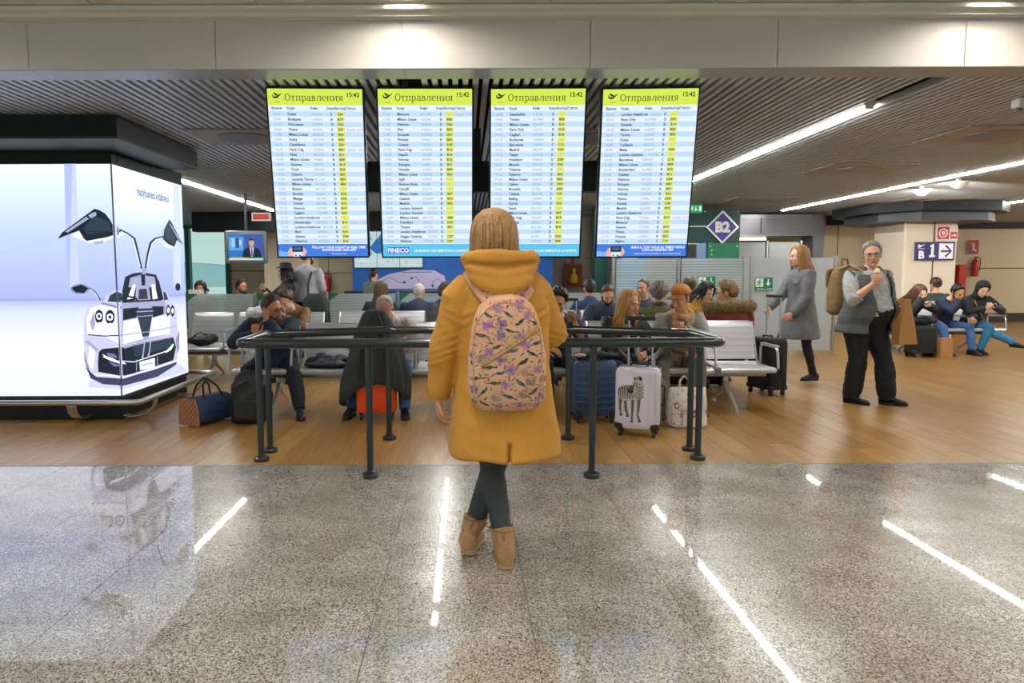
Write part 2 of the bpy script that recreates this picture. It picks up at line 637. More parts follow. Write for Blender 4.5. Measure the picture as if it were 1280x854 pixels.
# --- strip lights let into the slats
strips = [(-4.07, 8.4, 15.0, 'strip light on the left ceiling beside the black kiosk'),
          (-0.39, 6.6, 15.2, 'strip light hidden above the middle departure boards'),
          (3.29, 5.87, 15.0, 'long white strip light right of the fourth departure board'),
          (6.85, 5.9, 15.4, 'long white strip light crossing the right ceiling to the edge'),
          (10.6, 6.0, 14.8, 'short looking strip light farthest right over the pillar'),
          (14.3, 6.0, 15.0, 'strip light beyond the right edge of the picture'),  # added out of view for more light on the far right
          (17.0, 7.0, 19.0, 'strip light along the far right wall, out of the picture')]  # added out of view to brighten the right end of the back wall
for x, a, b, lab in strips:
    t = thing('strip_light', lab, 'ceiling light', (x, (a + b) / 2, H), group='linear strip lights')
    L = (b - a) / 2
    MB().box(-0.05, 0.05, -L, L, 0.012, 0.06).build('housing', M_WHITE, t)
    MB().rbox(-0.029, 0.029, -L + .01, L - .01, -0.014, 0.0115, 0.004).build('diffuser', M_STRIP, t)
    for a_ in (-L, L - .012):
        MB().box(-0.034, 0.034, a_, a_ + .012, -0.016, 0.012).build('end_cap', M_WHITE, t)

# --- ceiling hatches with round grilles, spots, sensor
M_HATCH = mat('hatch_grey', '#a29a92', 0.5, 0.2)
for px, py, sx, sy, lab in ((308, 172, 0.95, 0.75, 'ceiling hatch with round grille left of the first board'), (1238, 169, 1.0, 0.85, 'ceiling hatch between the strip lights at the right edge'),
                        (1075, 211, 1.1, 0.8, 'flat ceiling hatch under the first strip light on the right'), (948, 250, 1.1, 0.9, 'small far ceiling hatch above the B2 sign'),
                        (748, 172, 0.95, 0.75, 'ceiling hatch seen between the third and fourth boards'), (1165, 251, 1.2, 0.9, 'thin far ceiling hatch near the small spots')):
    d = ray(px, py)
    p = Vector((0, 0, EYE)) + d * ((H - 0.012 - EYE) / d.z)
    t = thing('ceiling_hatch', lab, 'hatch', (p.x, p.y, H))
    MB().box(-sx / 2, sx / 2, -sy / 2, sy / 2, -0.016, -0.002).build('hatch_panel', M_HATCH, t)
    MB().cyl(0, 0, -0.024, -0.0165, 0.27, 24).build('grille', M_GREYM, t)
for px, py, lab in ((1152, 241, 'small white ceiling spot nearer the column, left of the two'), (1198, 232, 'small white ceiling spot, right of the two')):
    d = ray(px, py)
    p = Vector((0, 0, EYE)) + d * ((H - 0.1 - EYE) / d.z)
    t = thing('ceiling_spot', lab, 'spotlight', (p.x, p.y, H))
    MB().lathe([(0.03, 0), (0.03, -.03), (.15, -.05), (.05, -.15), (.01, -.15)], n=16).build('lamp_housing', M_WHITE, t, smooth=True, angle=40)
    ld = bpy.data.lights.new('wall_fill_lamp', 'SPOT')  # lamp added under the white fitting, aimed sideways to brighten the right wall
    ld.energy, ld.spot_size, ld.spot_blend, ld.shadow_soft_size, ld.color = 120, R(100), .5, .05, (1, .93, .82)
    lo = bpy.data.objects.new('wall_fill_lamp', ld)
    col.objects.link(lo); lo.parent = t; lo.location = (0, 0, -.22); lo.rotation_euler = (R(72), 0, R(-24))
p = at(1277, 100, 5.6)
t = thing('ceiling_sensor', 'small grey sensor box under the slats at the top right edge', 'sensor', (p.x, p.y, H))
MB().rbox(-0.035, 0.035, -0.05, 0.05, -0.075, -0.002, 0.012).build('sensor_body', M_WHITE, t)
MB().cyl(0, 0, -0.09, -0.076, 0.02).build('sensor_lens', M_CHAR, t)

# --- back wall of beige panels, skirting, window front at the left
wb = struct('wall_back', MB().box(-6.53, 18, Y_BACK + .02, Y_BACK + .3, 0, H + .2), M_WALLJ)
x = -6.52
while x < 17:
    x1 = min(x + 2.76, 18)
    MB().box(x + .012, x1 - .012, Y_BACK - .01, Y_BACK + .03, 0.24, 1.46).build('wall_panel', M_WALL, wb)
    MB().box(x + .012, x1 - .012, Y_BACK - .01, Y_BACK + .03, 1.485, 2.55).build('wall_panel', M_WALL, wb)
    x = x1
struct('baseboard_back', MB().box(-6.53, 18, Y_BACK - .03, Y_BACK + .02, 0, 0.235), M_SKIRT)
struct('trim_4', MB().box(-6.53, 18, Y_BACK - .06, Y_BACK + .02, 2.552, H - .003), M_BLACK)
wr = struct('wall_right', MB().box(17.72, 18, -8, Y_BACK, 0, 3.05), M_WALL)

m, nt, b, out = nodes_mat('tinted_glass')
b.inputs['Base Color'].default_value = (*lin('#bfeee2'), 1)
b.inputs['Roughness'].default_value = 0.02
tr = N(nt, 'ShaderNodeBsdfTransparent'); tr.inputs[0].default_value = (*lin('#f1faf6'), 1)
gl = N(nt, 'ShaderNodeBsdfGlossy'); gl.inputs['Roughness'].default_value = 0.03
fr = N(nt, 'ShaderNodeFresnel', IOR=1.45)
mx = N(nt, 'ShaderNodeMixShader')
nt.links.new(fr.outputs[0], mx.inputs[0]); nt.links.new(tr.outputs[0], mx.inputs[1]); nt.links.new(gl.outputs[0], mx.inputs[2])
nt.links.new(mx.outputs[0], out.inputs[0])
M_TINT = m
M_MULL = mat('mullion_teal', '#1d5a57', 0.4, 0.3)
wd = struct('window_1', MB().box(-14, -6.56, Y_BACK - .02, Y_BACK + .12, 0, 0.06).box(-14, -6.56, Y_BACK - .02, Y_BACK + .12, H - .08, H + .2), M_MULL)
edges = [-14, -12.2, -10.2, -7.66, -6.56]
for a, b_ in zip(edges[:-1], edges[1:]):
    MB().box(a + .06, b_ - .06, Y_BACK + .04, Y_BACK + .055, .06, H - .08).build('pane', M_TINT, wd)
for a in edges:
    MB().box(a - .06, a + .06, Y_BACK - .06, Y_BACK + .12, 0.06, H - .08).build('mullion', M_MULL, wd)
# apron and hills beyond the glass
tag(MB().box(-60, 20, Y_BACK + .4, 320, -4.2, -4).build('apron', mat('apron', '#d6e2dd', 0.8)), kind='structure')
hm = MB()
rr = random.Random(3)
top = [(x, 3 + 5 * abs(math.sin(x * .011 + 1)) + 2 * math.sin(x * .037)) for x in range(-220, 60, 8)]
hm.prism([(-220, -4)] + [(52, -4)] + list(reversed(top)), (0, 330, 0), (1, 0, 0), (0, 0, 1), 0, 30)
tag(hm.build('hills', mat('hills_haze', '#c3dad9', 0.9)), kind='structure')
# ------------------------------------------------------------------ helpers for fittings
def fillet(pts, r, n=5, closed=False):
    P = [Vector(p) for p in pts]
    out = []
    m = len(P)
    for i in range(m):
        if not closed and i in (0, m - 1):
            out.append(P[i]); continue
        a, b, c = P[i - 1], P[i], P[(i + 1) % m]
        d1, d2 = (a - b), (c - b)
        k = min(r, d1.length * .45, d2.length * .45)
        p, q = b + d1.normalized() * k, b + d2.normalized() * k
        for j in range(n + 1):
            t = j / n
            out.append(p * (1 - t) ** 2 + b * 2 * t * (1 - t) + q * t * t)
    return out

def clip_half(poly, sign):
    out = []
    for i in range(len(poly)):
        (u0, v0), (u1, v1) = poly[i], poly[(i + 1) % len(poly)]
        a, b = u0 * sign >= 0, u1 * sign >= 0
        if a: out.append((u0, v0))
        if a != b:
            t = u0 / (u0 - u1)
            out.append((0.0, v0 + (v1 - v0) * t))
    return out

def stroke(pts, wd):
    """outline of a thick polyline; wd a number or one width per point"""
    P = [Vector((p[0], p[1])) for p in pts]
    W = [wd] * len(P) if isinstance(wd, (int, float)) else wd
    L, Rr = [], []
    for i, p in enumerate(P):
        d = P[min(i + 1, len(P) - 1)] - P[max(i - 1, 0)]
        n = Vector((-d.y, d.x)).normalized() * W[i] / 2
        L.append(tuple(p + n)); Rr.append(tuple(p - n))
    return L + Rr[::-1]

def oval(cx, cy, rx, ry, n=14, rot=0.0):
    c, s = math.cos(rot), math.sin(rot)
    return [(cx + rx * math.cos(t) * c - ry * math.sin(t) * s, cy + rx * math.cos(t) * s + ry * math.sin(t) * c) for t in [2 * PI * k / n for k in range(n)]]

def art(name, layers, O, U, V, parent, e, d0=0.0006, step=0.0004):
    """flat print or lit picture: polygons laid over each other on one surface; layers = (colour, outline)"""
    mb, mats, idx = MB(), [], {}
    for k, (c, poly) in enumerate(layers):
        if c not in idx:
            idx[c] = len(mats)
            mats.append(glow('picture_%s_%s' % (c.strip('#'), int(e * 100)), c, e) if e else mat('print_' + c.strip('#'), c, 0.5))
        mb.cur = idx[c]
        a = sum(poly[i][0] * poly[(i + 1) % len(poly)][1] - poly[(i + 1) % len(poly)][0] * poly[i][1] for i in range(len(poly)))
        mb.flat(poly if a > 0 else poly[::-1], O, U, V, d0 + step * k)
    return mb.build(name, mats, parent)

RECT = lambda x0, y0, x1, y1: [(x0, y0), (x1, y0), (x1, y1), (x0, y1)]

# ------------------------------------------------------------------ black advertising kiosk with a lit picture wrapped round its corner
KX, KY, KE = -3.28, 6.62, 8.22
kiosk = thing('advertising_kiosk', 'black advertising kiosk with a lit silver sports car picture round its corner', 'kiosk', (KX, KY, 0))
MB().box(-5.2, -.02, .02, KE - KY, 0, .2).build('plinth', M_BLACK, kiosk)
MB().box(-5.2, -.006, .006, KE - KY - .006, .2, 2.40).build('core', M_BLACK, kiosk)
MB().box(-5.2, .01, -.01, KE - KY + .01, 2.405, 2.535).build('header', M_BLACK2, kiosk)
cb = MB()
cb.loft([[(-5.4, -.62, z), (.37, -.62, z), (.37, KE - KY - .45, z), (-5.4, KE - KY - .45, z)] for z in (2.512, 2.705)], fan=False)
cb.build('canopy', M_BLACK, kiosk)
MB().box(-5.4, .375, -.626, -.618, 2.512, 2.53).box(.366, .376, -.626, KE - KY - .45, 2.512, 2.53).build('canopy_edge', M_CHAR, kiosk)
sl = MB()
for k in range(9):
    sl.box(-4.9 + .62 * k, -4.892 + .62 * k, -.0115, -.009, 2.41, 2.51)
sl.box(.009, .0115, .8, .808, 2.41, 2.51).build('header_joint', M_VOID, kiosk)

# the picture: back wall and floor of a white studio, then the car
def unroll(px, py):
    corner = 140 + (py - 205) / 290 * 13
    if px <= corner:
        p = at(px, py, KY)
        return (p.x - KX, p.z)
    d = ray(px, py)
    p = Vector((0, 0, EYE)) + d * (KX / d.x)
    return (p.y - KY, p.z)
m, nt, b, out = nodes_mat('studio_backdrop_lit')
geo = N(nt, 'ShaderNodeTexCoord')
sp = N(nt, 'ShaderNodeSeparateXYZ'); nt.links.new(geo.outputs['Object'], sp.inputs[0])
mr = N(nt, 'ShaderNodeMapRange'); mr.inputs['From Min'].default_value = 0.2; mr.inputs['From Max'].default_value = 2.4
nt.links.new(sp.outputs[2], mr.inputs[0])
cr = ramp(nt, mr.outputs[0], [(0.0, '#dfe5f8'), (0.2, '#eff4fd'), (0.38, '#d3daf6'), (0.425, '#b6bdec'), (0.427, '#929bd4'), (0.44, '#a8b4ea'), (0.7, '#bccff5'), (0.9, '#d9e9fb'), (1.0, '#eaf4fd')])
b.inputs['Base Color'].default_value = (.01, .01, .01, 1)
b.inputs['Roughness'].default_value = 0.3
nt.links.new(cr.outputs[0], b.inputs['Emission Color'])
b.inputs['Emission Strength'].default_value = AD_E
M_STUDIO = m
ps = MB().box(-5.2, 0, -.006, 0, .235, 2.40)
ps.build('picture_front', M_STUDIO, kiosk)
MB().box(-.003, .0078, -.0078, .003, .235, 2.40).build('corner_joint', mat('corner_joint', '#6f7796', .4), kiosk)
MB().box(0, .006, -.006, KE - KY, .235, 2.40).build('picture_side', M_STUDIO, kiosk)
MB().box(-5.2, .004, -.012, .0, .205, .232).box(0, .01, -.012, KE - KY, .205, .232).build('picture_sill', M_CHAR, kiosk)
A = lambda pts: [(x / 5.024, y / 5.024 + 190) for x, y in pts]
B = lambda pts: [(x / 3.879, y / 3.879 + 350) for x, y in pts]
D1, D2, S1, S2, S3, WH = '#16242e', '#2b3d4a', '#c9c8e6', '#a5a6c9', '#e9e9fb', '#fbfcff'
car = [
    ('#b0baea', A([(405, 75), (455, 75), (440, 880), (425, 880)])), ('#c6cff4', A([(455, 75), (480, 75), (500, 850), (440, 850)])), ('#ccd6f6', A([(1085, 200), (1125, 215), (1135, 850), (1085, 850)])),
    ('#cdd1f0', B([(440, 470), (860, 400), (910, 440), (700, 500), (590, 530), (430, 520)])),
    ('#3f4060', B([(425, 430), (470, 470), (600, 478), (855, 395), (850, 412), (760, 470), (600, 512), (500, 505), (440, 475)])),
    (S1, B([(415, 390), (408, 300), (410, 180), (432, 130), (500, 108), (522, 70), (560, 48), (592, 60), (590, 110), (790, 100), (782, 45), (806, 60), (825, 100), (852, 150), (862, 300), (855, 390), (600, 470), (470, 470), (430, 440)])),
    (S3, B([(420, 190), (440, 135), (520, 112), (575, 130), (580, 310), (500, 270), (425, 265)])),
    (D2, B([(525, 105), (535, 75), (565, 58), (588, 66), (582, 108)])), (D2, B([(792, 100), (787, 55), (800, 62), (812, 95)])),
    (D1, A([(762, 870), (780, 785), (830, 762), (890, 755), (975, 772), (1003, 854), (1010, 960), (760, 990)])),
    (D1, B([(583, 100), (600, 0), (765, 0), (790, 96), (700, 110)])),
    (S2, A([(800, 850), (812, 790), (878, 772), (885, 850)])), (S2, A([(905, 850), (905, 775), (965, 785), (975, 850)])),
    (S3, B([(610, 95), (640, 20), (655, 22), (640, 90)])), (S2, B([(650, 100), (655, 30), (715, 25), (725, 95)])), (S3, B([(735, 95), (728, 20), (745, 22), (760, 90)])),
    (D2, B([(665, 95), (668, 45), (705, 42), (712, 92)])), (D1, B(stroke([(580, 92), (610, 78), (650, 88), (670, 108)], 9))),
    (S2, B([(583, 112), (788, 100), (800, 125), (790, 270), (585, 320)])),
    (D1, B([(590, 140), (665, 132), (655, 182), (590, 196)])), (D1, B([(730, 128), (788, 128), (786, 166), (735, 182)])),
    (S3, B([(590, 200), (665, 185), (690, 285), (588, 315)])), (S3, B([(725, 185), (815, 165), (820, 262), (712, 280)])),
    (D2, B([(650, 140), (738, 136), (715, 272), (684, 276)])), (S2, B(stroke([(655, 155), (735, 150)], 5))), (S2, B(stroke([(662, 178), (730, 172)], 4))),
    (D1, B(stroke([(430, 265), (510, 272), (582, 268)], 5))), (S2, B(stroke([(582, 268), (720, 250), (850, 225)], 4))),
    (D1, B(oval(483, 178, 20, 34))), (D1, B(oval(536, 180, 23, 35))), (WH, B(oval(483, 176, 14, 17))), (WH, B(oval(536, 180, 16, 18))), (D2, B(oval(483, 176, 7, 9))), (D2, B(oval(536, 180, 8, 9))),
    (WH, B(oval(486, 218, 11, 14))), (WH, B(oval(538, 222, 12, 14))), (D1, B(oval(808, 150, 10, 30))), (D1, B(oval(829, 150, 10, 28))), (WH, B(oval(808, 147, 6, 14))), (WH, B(oval(829, 150, 6, 13))), (WH, B(oval(812, 180, 6, 9))),
    (D1, B([(478, 400), (482, 348), (500, 334), (590, 325), (700, 296), (800, 280), (832, 280), (846, 325), (832, 390), (600, 466), (480, 445)])),
    (S2, B(stroke([(690, 300), (684, 340), (680, 380)], 6))), (S2, B(stroke([(718, 295), (714, 340), (708, 375)], 6))),
    (S3, B(stroke([(500, 360), (560, 392), (640, 398), (720, 372), (800, 345), (832, 310)], [4, 6, 5, 5, 6, 4]))),
    (WH, B(stroke([(505, 370), (545, 385), (600, 408)], [8, 16, 5]))), (WH, B(stroke([(795, 352), (815, 335), (832, 312)], [4, 14, 8]))),
    ('#7076a8', B([(520, 352), (560, 358), (575, 380), (530, 370)])), ('#7076a8', B([(530, 396), (590, 414), (560, 420)])),
    (WH, B([(665, 398), (741, 378), (741, 424), (669, 438)])), ('#b9bfe0', B(stroke([(675, 416), (733, 401)], 9))),
    (S3, B(stroke([(465, 458), (600, 467), (730, 434), (856, 390)], 7))), (D2, B([(418, 392), (438, 440), (466, 468), (440, 460), (422, 430)])),
    (S3, B([(440, 300), (470, 330), (455, 440), (428, 400)])), (S2, B([(413, 300), (432, 292), (470, 325), (480, 338), (472, 350), (440, 318)])), ('#8b8cb4', B([(412, 340), (428, 400), (440, 438), (426, 430), (414, 390)])),
    (S2, B(stroke([(588, 330), (700, 300), (832, 276)], 7))), ('#8b8cb4', B([(842, 290), (860, 240), (860, 330), (850, 360)])), ('#8b8cb4', B([(500, 108), (540, 116), (575, 128), (578, 140), (540, 128), (495, 118)])), (S2, B([(440, 205), (462, 150), (466, 215), (455, 250)])),
    (D1, B(stroke([(486, 352), (500, 440)], 5))), (D2, B(stroke([(600, 330), (600, 460)], 4))), (S2, B(stroke([(650, 385), (650, 445)], 3))), (S2, B(stroke([(752, 372), (752, 425)], 3))), (D2, B([(630, 320), (800, 284), (825, 288), (810, 330), (700, 358), (640, 372)])),
    (S2, B(stroke([(690, 300), (684, 340), (680, 380)], 6))), (S2, B(stroke([(718, 295), (714, 340), (708, 375)], 6))),
    (D1, B(stroke([(436, 38), (470, 62), (490, 98)], [7, 6, 8]))), (S3, B(stroke([(440, 44), (468, 66), (484, 96)], 4))),
    ('#8d92b8', B(oval(393, 44, 46, 25, 16))), (D1, B([(350, 38), (400, 22), (434, 40), (412, 64), (372, 60)])), (D1, B(oval(851, 34, 13, 19))),
    (D1, A(stroke([(730, 492), (775, 510), (826, 545), (850, 640), (872, 735)], [20, 16, 17, 15, 12]))), (S3, A(stroke([(740, 500), (775, 516), (818, 548), (842, 640), (862, 720)], 7))),
    (D1, A(stroke([(1012, 534), (960, 546), (930, 570), (912, 640), (896, 735)], [16, 15, 16, 15, 12]))), (S3, A(stroke([(1005, 540), (965, 550), (938, 576), (920, 640), (906, 720)], 7))),
    (S2, A([(868, 730), (905, 730), (896, 770), (876, 770)])),
    ('#eef0fd', A([(450, 522), (500, 498), (550, 556), (724, 520), (742, 498), (770, 512), (700, 548), (640, 576), (560, 572)])), (S2, A([(585, 568), (660, 556), (650, 576), (610, 578)])),
    (D1, A([(368, 548), (400, 505), (600, 358), (630, 366), (668, 388), (700, 430), (724, 480), (724, 522), (680, 536), (552, 560), (534, 545), (505, 495), (430, 522)])),
    (D2, A([(530, 480), (600, 400), (690, 440), (710, 500), (560, 520)])), (S2, A([(418, 500), (585, 384), (612, 378), (612, 402), (560, 425), (432, 508)])), (D1, A(stroke([(555, 405), (572, 418)], 12))), (D1, A(stroke([(560, 502), (640, 498), (715, 505)], 5))),
    ('#eef0fd', A([(1005, 548), (1075, 590), (1062, 606), (1035, 602), (1000, 560)])),
    (D1, A([(1008, 552), (1012, 490), (1045, 424), (1060, 442), (1132, 582), (1095, 552), (1078, 596), (1040, 580)])), (D2, A([(1018, 540), (1022, 490), (1044, 450), (1080, 545), (1070, 580)])), (S2, A([(1042, 444), (1060, 462), (1122, 566), (1100, 546)])),
]
lays = []
for c, poly in car:
    dense = []
    for i, p in enumerate(poly):
        q = poly[(i + 1) % len(poly)]
        for t in (0, .34, .67):
            dense.append((p[0] + (q[0] - p[0]) * t, p[1] + (q[1] - p[1]) * t))
    lays.append((c, [unroll(*p) for p in dense]))
fr_, sd_ = [], []
for c, poly in lays:
    a, b_ = clip_half(poly, -1), clip_half(poly, 1)
    if len(a) > 2 and min(p[0] for p in a) < -1e-4: fr_.append((c, a))
    if len(b_) > 2 and max(p[0] for p in b_) > 1e-4: sd_.append((c, b_))
art('car_picture', fr_, (0, -.006, 0), (1, 0, 0), (0, 0, 1), kiosk, AD_E)
art('car_picture', sd_, (.006, 0, 0), (0, 1, 0), (0, 0, 1), kiosk, AD_E)
u0, z0 = unroll(170, 240); u1, z1 = unroll(217, 252)
text('web_address', 'readybusiness.vodafone.it', 1.0, frame((0.0075, u0, z0 - .03), (0, 1, 0), (0, 0, 1)) @ Matrix.Diagonal(((u1 - u0) / 12.2, .12, 1, 1)), glow('picture_ink', '#27356b', AD_E), kiosk, off=.012)
# steel bumper rail on curved brackets
rl = fillet([(-5.0, -.24, .21), (.27, -.24, .21), (.27, KE - KY + .17, .21), (-.15, KE - KY + .17, .21)], .07)
MB().tube(rl, .027, 12).build('bumper_rail', M_STEEL, kiosk, smooth=True)
for bx, by, dx, dy in ((-.33, -.24, 0, 1), (-1.5, -.24, 0, 1), (-2.7, -.24, 0, 1), (.27, .05, -1, 0), (.27, 1.25, -1, 0)):
    prof = []
    for k in range(9):
        t = k / 8 * PI * .62
        prof.append((-.03 + .3 * (1 - math.cos(t)) * .72, .19 - .16 * math.sin(t) * .95))
    mb = MB()
    for sgn in (-1,):
        L1 = [(bx + dx * p, by + dy * p, z) for p, z in prof]
        wv = Vector((dy, dx, 0)) * .045
        mb.loft([[Vector(p) - wv, Vector(p) + wv, Vector(p) + wv - Vector((0, 0, .008)), Vector(p) - wv - Vector((0, 0, .008))] for p in L1], fan=False)
    mb.build('rail_bracket', M_STEEL, kiosk, smooth=True, angle=40)

# ------------------------------------------------------------------ four departure boards
BW, BH = 0.70, 1.235
TILT = R(12)
G_HEAD, G_TAG = glow('board_lime', '#d8ee54', BOARD_E), glow('board_tag_yellow', '#e2ea5c', BOARD_E)
G_LIGHT, G_BAND = glow('board_pale', '#e9f5ff', BOARD_E), glow('board_band', '#c6e2fb', BOARD_E)
G_DARK, G_GREY, G_PURP, G_WHITE = glow('board_ink', '#1d2836', BOARD_E), glow('board_grey', '#8297ad', BOARD_E), glow('board_purple', '#c08fcf', BOARD_E), glow('board_white', '#ffffff', BOARD_E)
G_INK2 = glow('board_title_ink', '#2c3320', BOARD_E)
# slab-serif letters for the title, as strokes on an x-height of 1
def slab(x, y, w=.42): return [(x - w / 2, y - .05), (x + w / 2, y - .05), (x + w / 2, y + .05), (x - w / 2, y + .05)]
def stem(x, y0, y1, w=.17): return [(x - w / 2, y0), (x + w / 2, y0), (x + w / 2, y1), (x - w / 2, y1)]
def ringp(cx, cy, rx, ry, a0, a1, w0=.1, w1=.18, n=18):
    pts, ws = [], []
    for k in range(n + 1):
        t = R(a0 + (a1 - a0) * k / n)
        pts.append((cx + rx * math.cos(t), cy + ry * math.sin(t)))
        ws.append(w0 + (w1 - w0) * abs(math.cos(t)))
    return stroke(pts, ws)
LET = {
    'О': (1.28, [ringp(.62, .7, .5, .68, 0, 360)]),
    'т': (1.0, [stem(.48, 0, 1), slab(.48, .05), stroke([(.08, .94), (.88, .94)], .11), stem(.12, .66, .98, .1), stem(.84, .66, .98, .1)]),
    'п': (1.22, [stem(.28, 0, 1), stem(.92, 0, 1), stroke([(.08, .95), (1.12, .95)], .1), slab(.28, .05), slab(.92, .05)]),
    'р': (1.1, [stem(.28, -.45, 1), slab(.28, -.4), slab(.2, .95, .3), ringp(.55, .5, .36, .46, -140, 140)]),
    'а': (1.02, [ringp(.48, .62, .3, .36, 0, 150), stem(.78, .05, .66), stroke([(.78, .08), (.95, .06)], .12), ringp(.44, .28, .28, .25, 70, 330)]),
    'в': (1.06, [stem(.26, 0, 1), slab(.22, .05, .36), slab(.22, .95, .36), ringp(.5, .74, .26, .21, -90, 90), ringp(.5, .27, .33, .22, -90, 90), stroke([(.2, .52), (.55, .52)], .09), stroke([(.2, .06), (.5, .05)], .1), stroke([(.2, .95), (.5, .95)], .1)]),
    'л': (1.16, [stem(.88, 0, 1), slab(.88, .05), stroke([(.4, .95), (.36, .5), (.22, .1), (.06, .07)], .13), stroke([(.28, .95), (1.06, .95)], .1)]),
    'е': (1.0, [ringp(.5, .5, .38, .46, 0, 310), stroke([(.14, .52), (.88, .52)], .09)]),
    'н': (1.22, [stem(.28, 0, 1), stem(.92, 0, 1), stroke([(.25, .52), (.95, .52)], .1), slab(.28, .05), slab(.92, .05), slab(.28, .95), slab(.92, .95)]),
    'и': (1.26, [stem(.28, 0, 1), stem(.96, 0, 1), stroke([(.28, .12), (.96, .88)], .1), slab(.28, .05), slab(.96, .05), slab(.28, .95), slab(.96, .95)]),
    'я': (1.06, [stem(.8, 0, 1), slab(.82, .05, .36), slab(.82, .95, .36), ringp(.52, .72, .3, .23, 90, 270), stroke([(.52, .95), (.85, .95)], .1), stroke([(.52, .48), (.85, .48)], .1), stroke([(.55, .48), (.2, .05)], .15), slab(.18, .05, .3)]),
}
def title_mb(word, x0, y0, width, O, U, V, d):
    tot = sum(LET[c][0] for c in word)
    k = width / tot
    mb, x = MB(), 0
    for c in word:
        for n_, poly in enumerate(LET[c][1]):
            q = [(x0 + (x + a) * k, y0 + b_ * k) for a, b_ in poly]
            ar = sum(q[i][0] * q[(i + 1) % len(q)][1] - q[(i + 1) % len(q)][0] * q[i][1] for i in range(len(q)))
            mb.flat(q if ar > 0 else q[::-1], O, U, V, d + n_ * 1e-5)
        x += LET[c][0]
    return mb
ROWS = [
    ('14:55 15:00 15:10 16:00 16:05 16:05 16:15 16:25 16:30 16:30 16:40 16:40 16:45 17:00 17:00 17:00 17:00 17:00 17:10 17:10 17:10 17:10 17:15 17:20 17:20 17:25 17:25',
     'Dubai,Budapest,Warszawa,Tirana,Milano Linate,Doha,Casablanca,Paris Cdg,Nice,Milano Linate,Geneva,Tunis,Catania,Lamezia Terme,Milano Linate,Bristol,Brindisi,Malaga,Torino,Genova,Cagliari,London Heathrow,Amsterdam,London Heathrow,Bari,Athens,Palermo',
     'E34 B19 D05 E37 B06 E43 E50 B01 B11 B09 B14 E32 B07 B03 B04 - B18 D03 B15 B17 B20 - B14 - B10 D04 B16', {3: 'Задер. 16:15', 7: 'Задер. 16:45', 14: 'Задер. 17:10', 17: 'Задер. 17:20', 22: 'Задер. 17:30'}),
    ('17:25 17:30 17:30 17:40 17:40 17:40 17:45 17:50 17:50 17:55 17:55 17:55 18:00 18:05 18:10 18:15 18:20 18:25 18:25 18:30 18:35 18:40 18:40 18:40 18:45 18:50 18:50',
     'Moscow,Milano Linate,Palermo,Pisa,Brussels,Firenze,Catania,Paris Cdg,Napoli,Verona,Bologna,Venezia,Milano Linate,Split,Buenos Aires,Cardiff,Milano Linate,Catania,Madrid,London Gatwick,London Gatwick,Milano Linate,Frankfurt,Trieste,London Heathrow,Reggio Calabria,Palermo',
     '- B06 D06 B20 D07 B05 D09 B12 B18 B15 B21 B09 B03 - - - B07 B10 B02 - - B08 D03 B21 - C07 D07', {0: 'Задер. 17:45'}),
    ('18:55 19:00 19:00 19:00 19:05 19:10 19:10 19:10 19:15 19:15 19:20 19:25 19:30 19:30 19:35 19:40 19:40 19:50 19:55 19:55 20:00 20:05 20:05 20:10 20:10 20:15 20:20',
     'Istanbul/Ist,Torino,Milano Linate,Paris Orly,Cagliari,Bucharest,Barcelona,Madrid,Taipei,Frankfurt,Munich,Teheran,Palermo,Milano Linate,Lisbon,Brussels,Catania,Beijing,Zurich,Seoul,Milano Linate,Paris Cdg,Catania,Napoli,Cairo,Pisa,Genova',
     '- B04 B10 D10 B18 - C12 D03 - D09 D06 - B06 B03 D04 D05 C09 - D02 - B07 B19 B11 B10 - D02 B08', {}),
    ('20:25 20:25 20:30 20:35 20:35 20:40 20:45 20:45 20:50 20:55 21:00 21:00 21:00 21:05 21:10 21:10 21:10 21:15 21:15 21:20 21:20 21:20 21:20 21:25 21:25 21:25 21:30',
     'London Heathrow,Paris Orly,Venezia,Milano Linate,Torino,Dubai,Tashkent,Malta,London Gatwick,Barcelona,Milano Linate,Amsterdam,Catania,Palermo,Bologna,Genova,Verona,Vienna,Kuwait,Madrid,London Heathrow,Paris Cdg,Moscow,Geneva,Tirana,Venezia,Algiers',
     '- D01 B14 B02 B04 - - D09 - C10 B09 B12 B11 D04 B03 B01 B16 D03 C06 B10 - B19 - B19 C03 B22 C14', {21: 'Задер. 22:10'}),
]
fl_rng = random.Random(5)
rhand = '#e8b9ae'
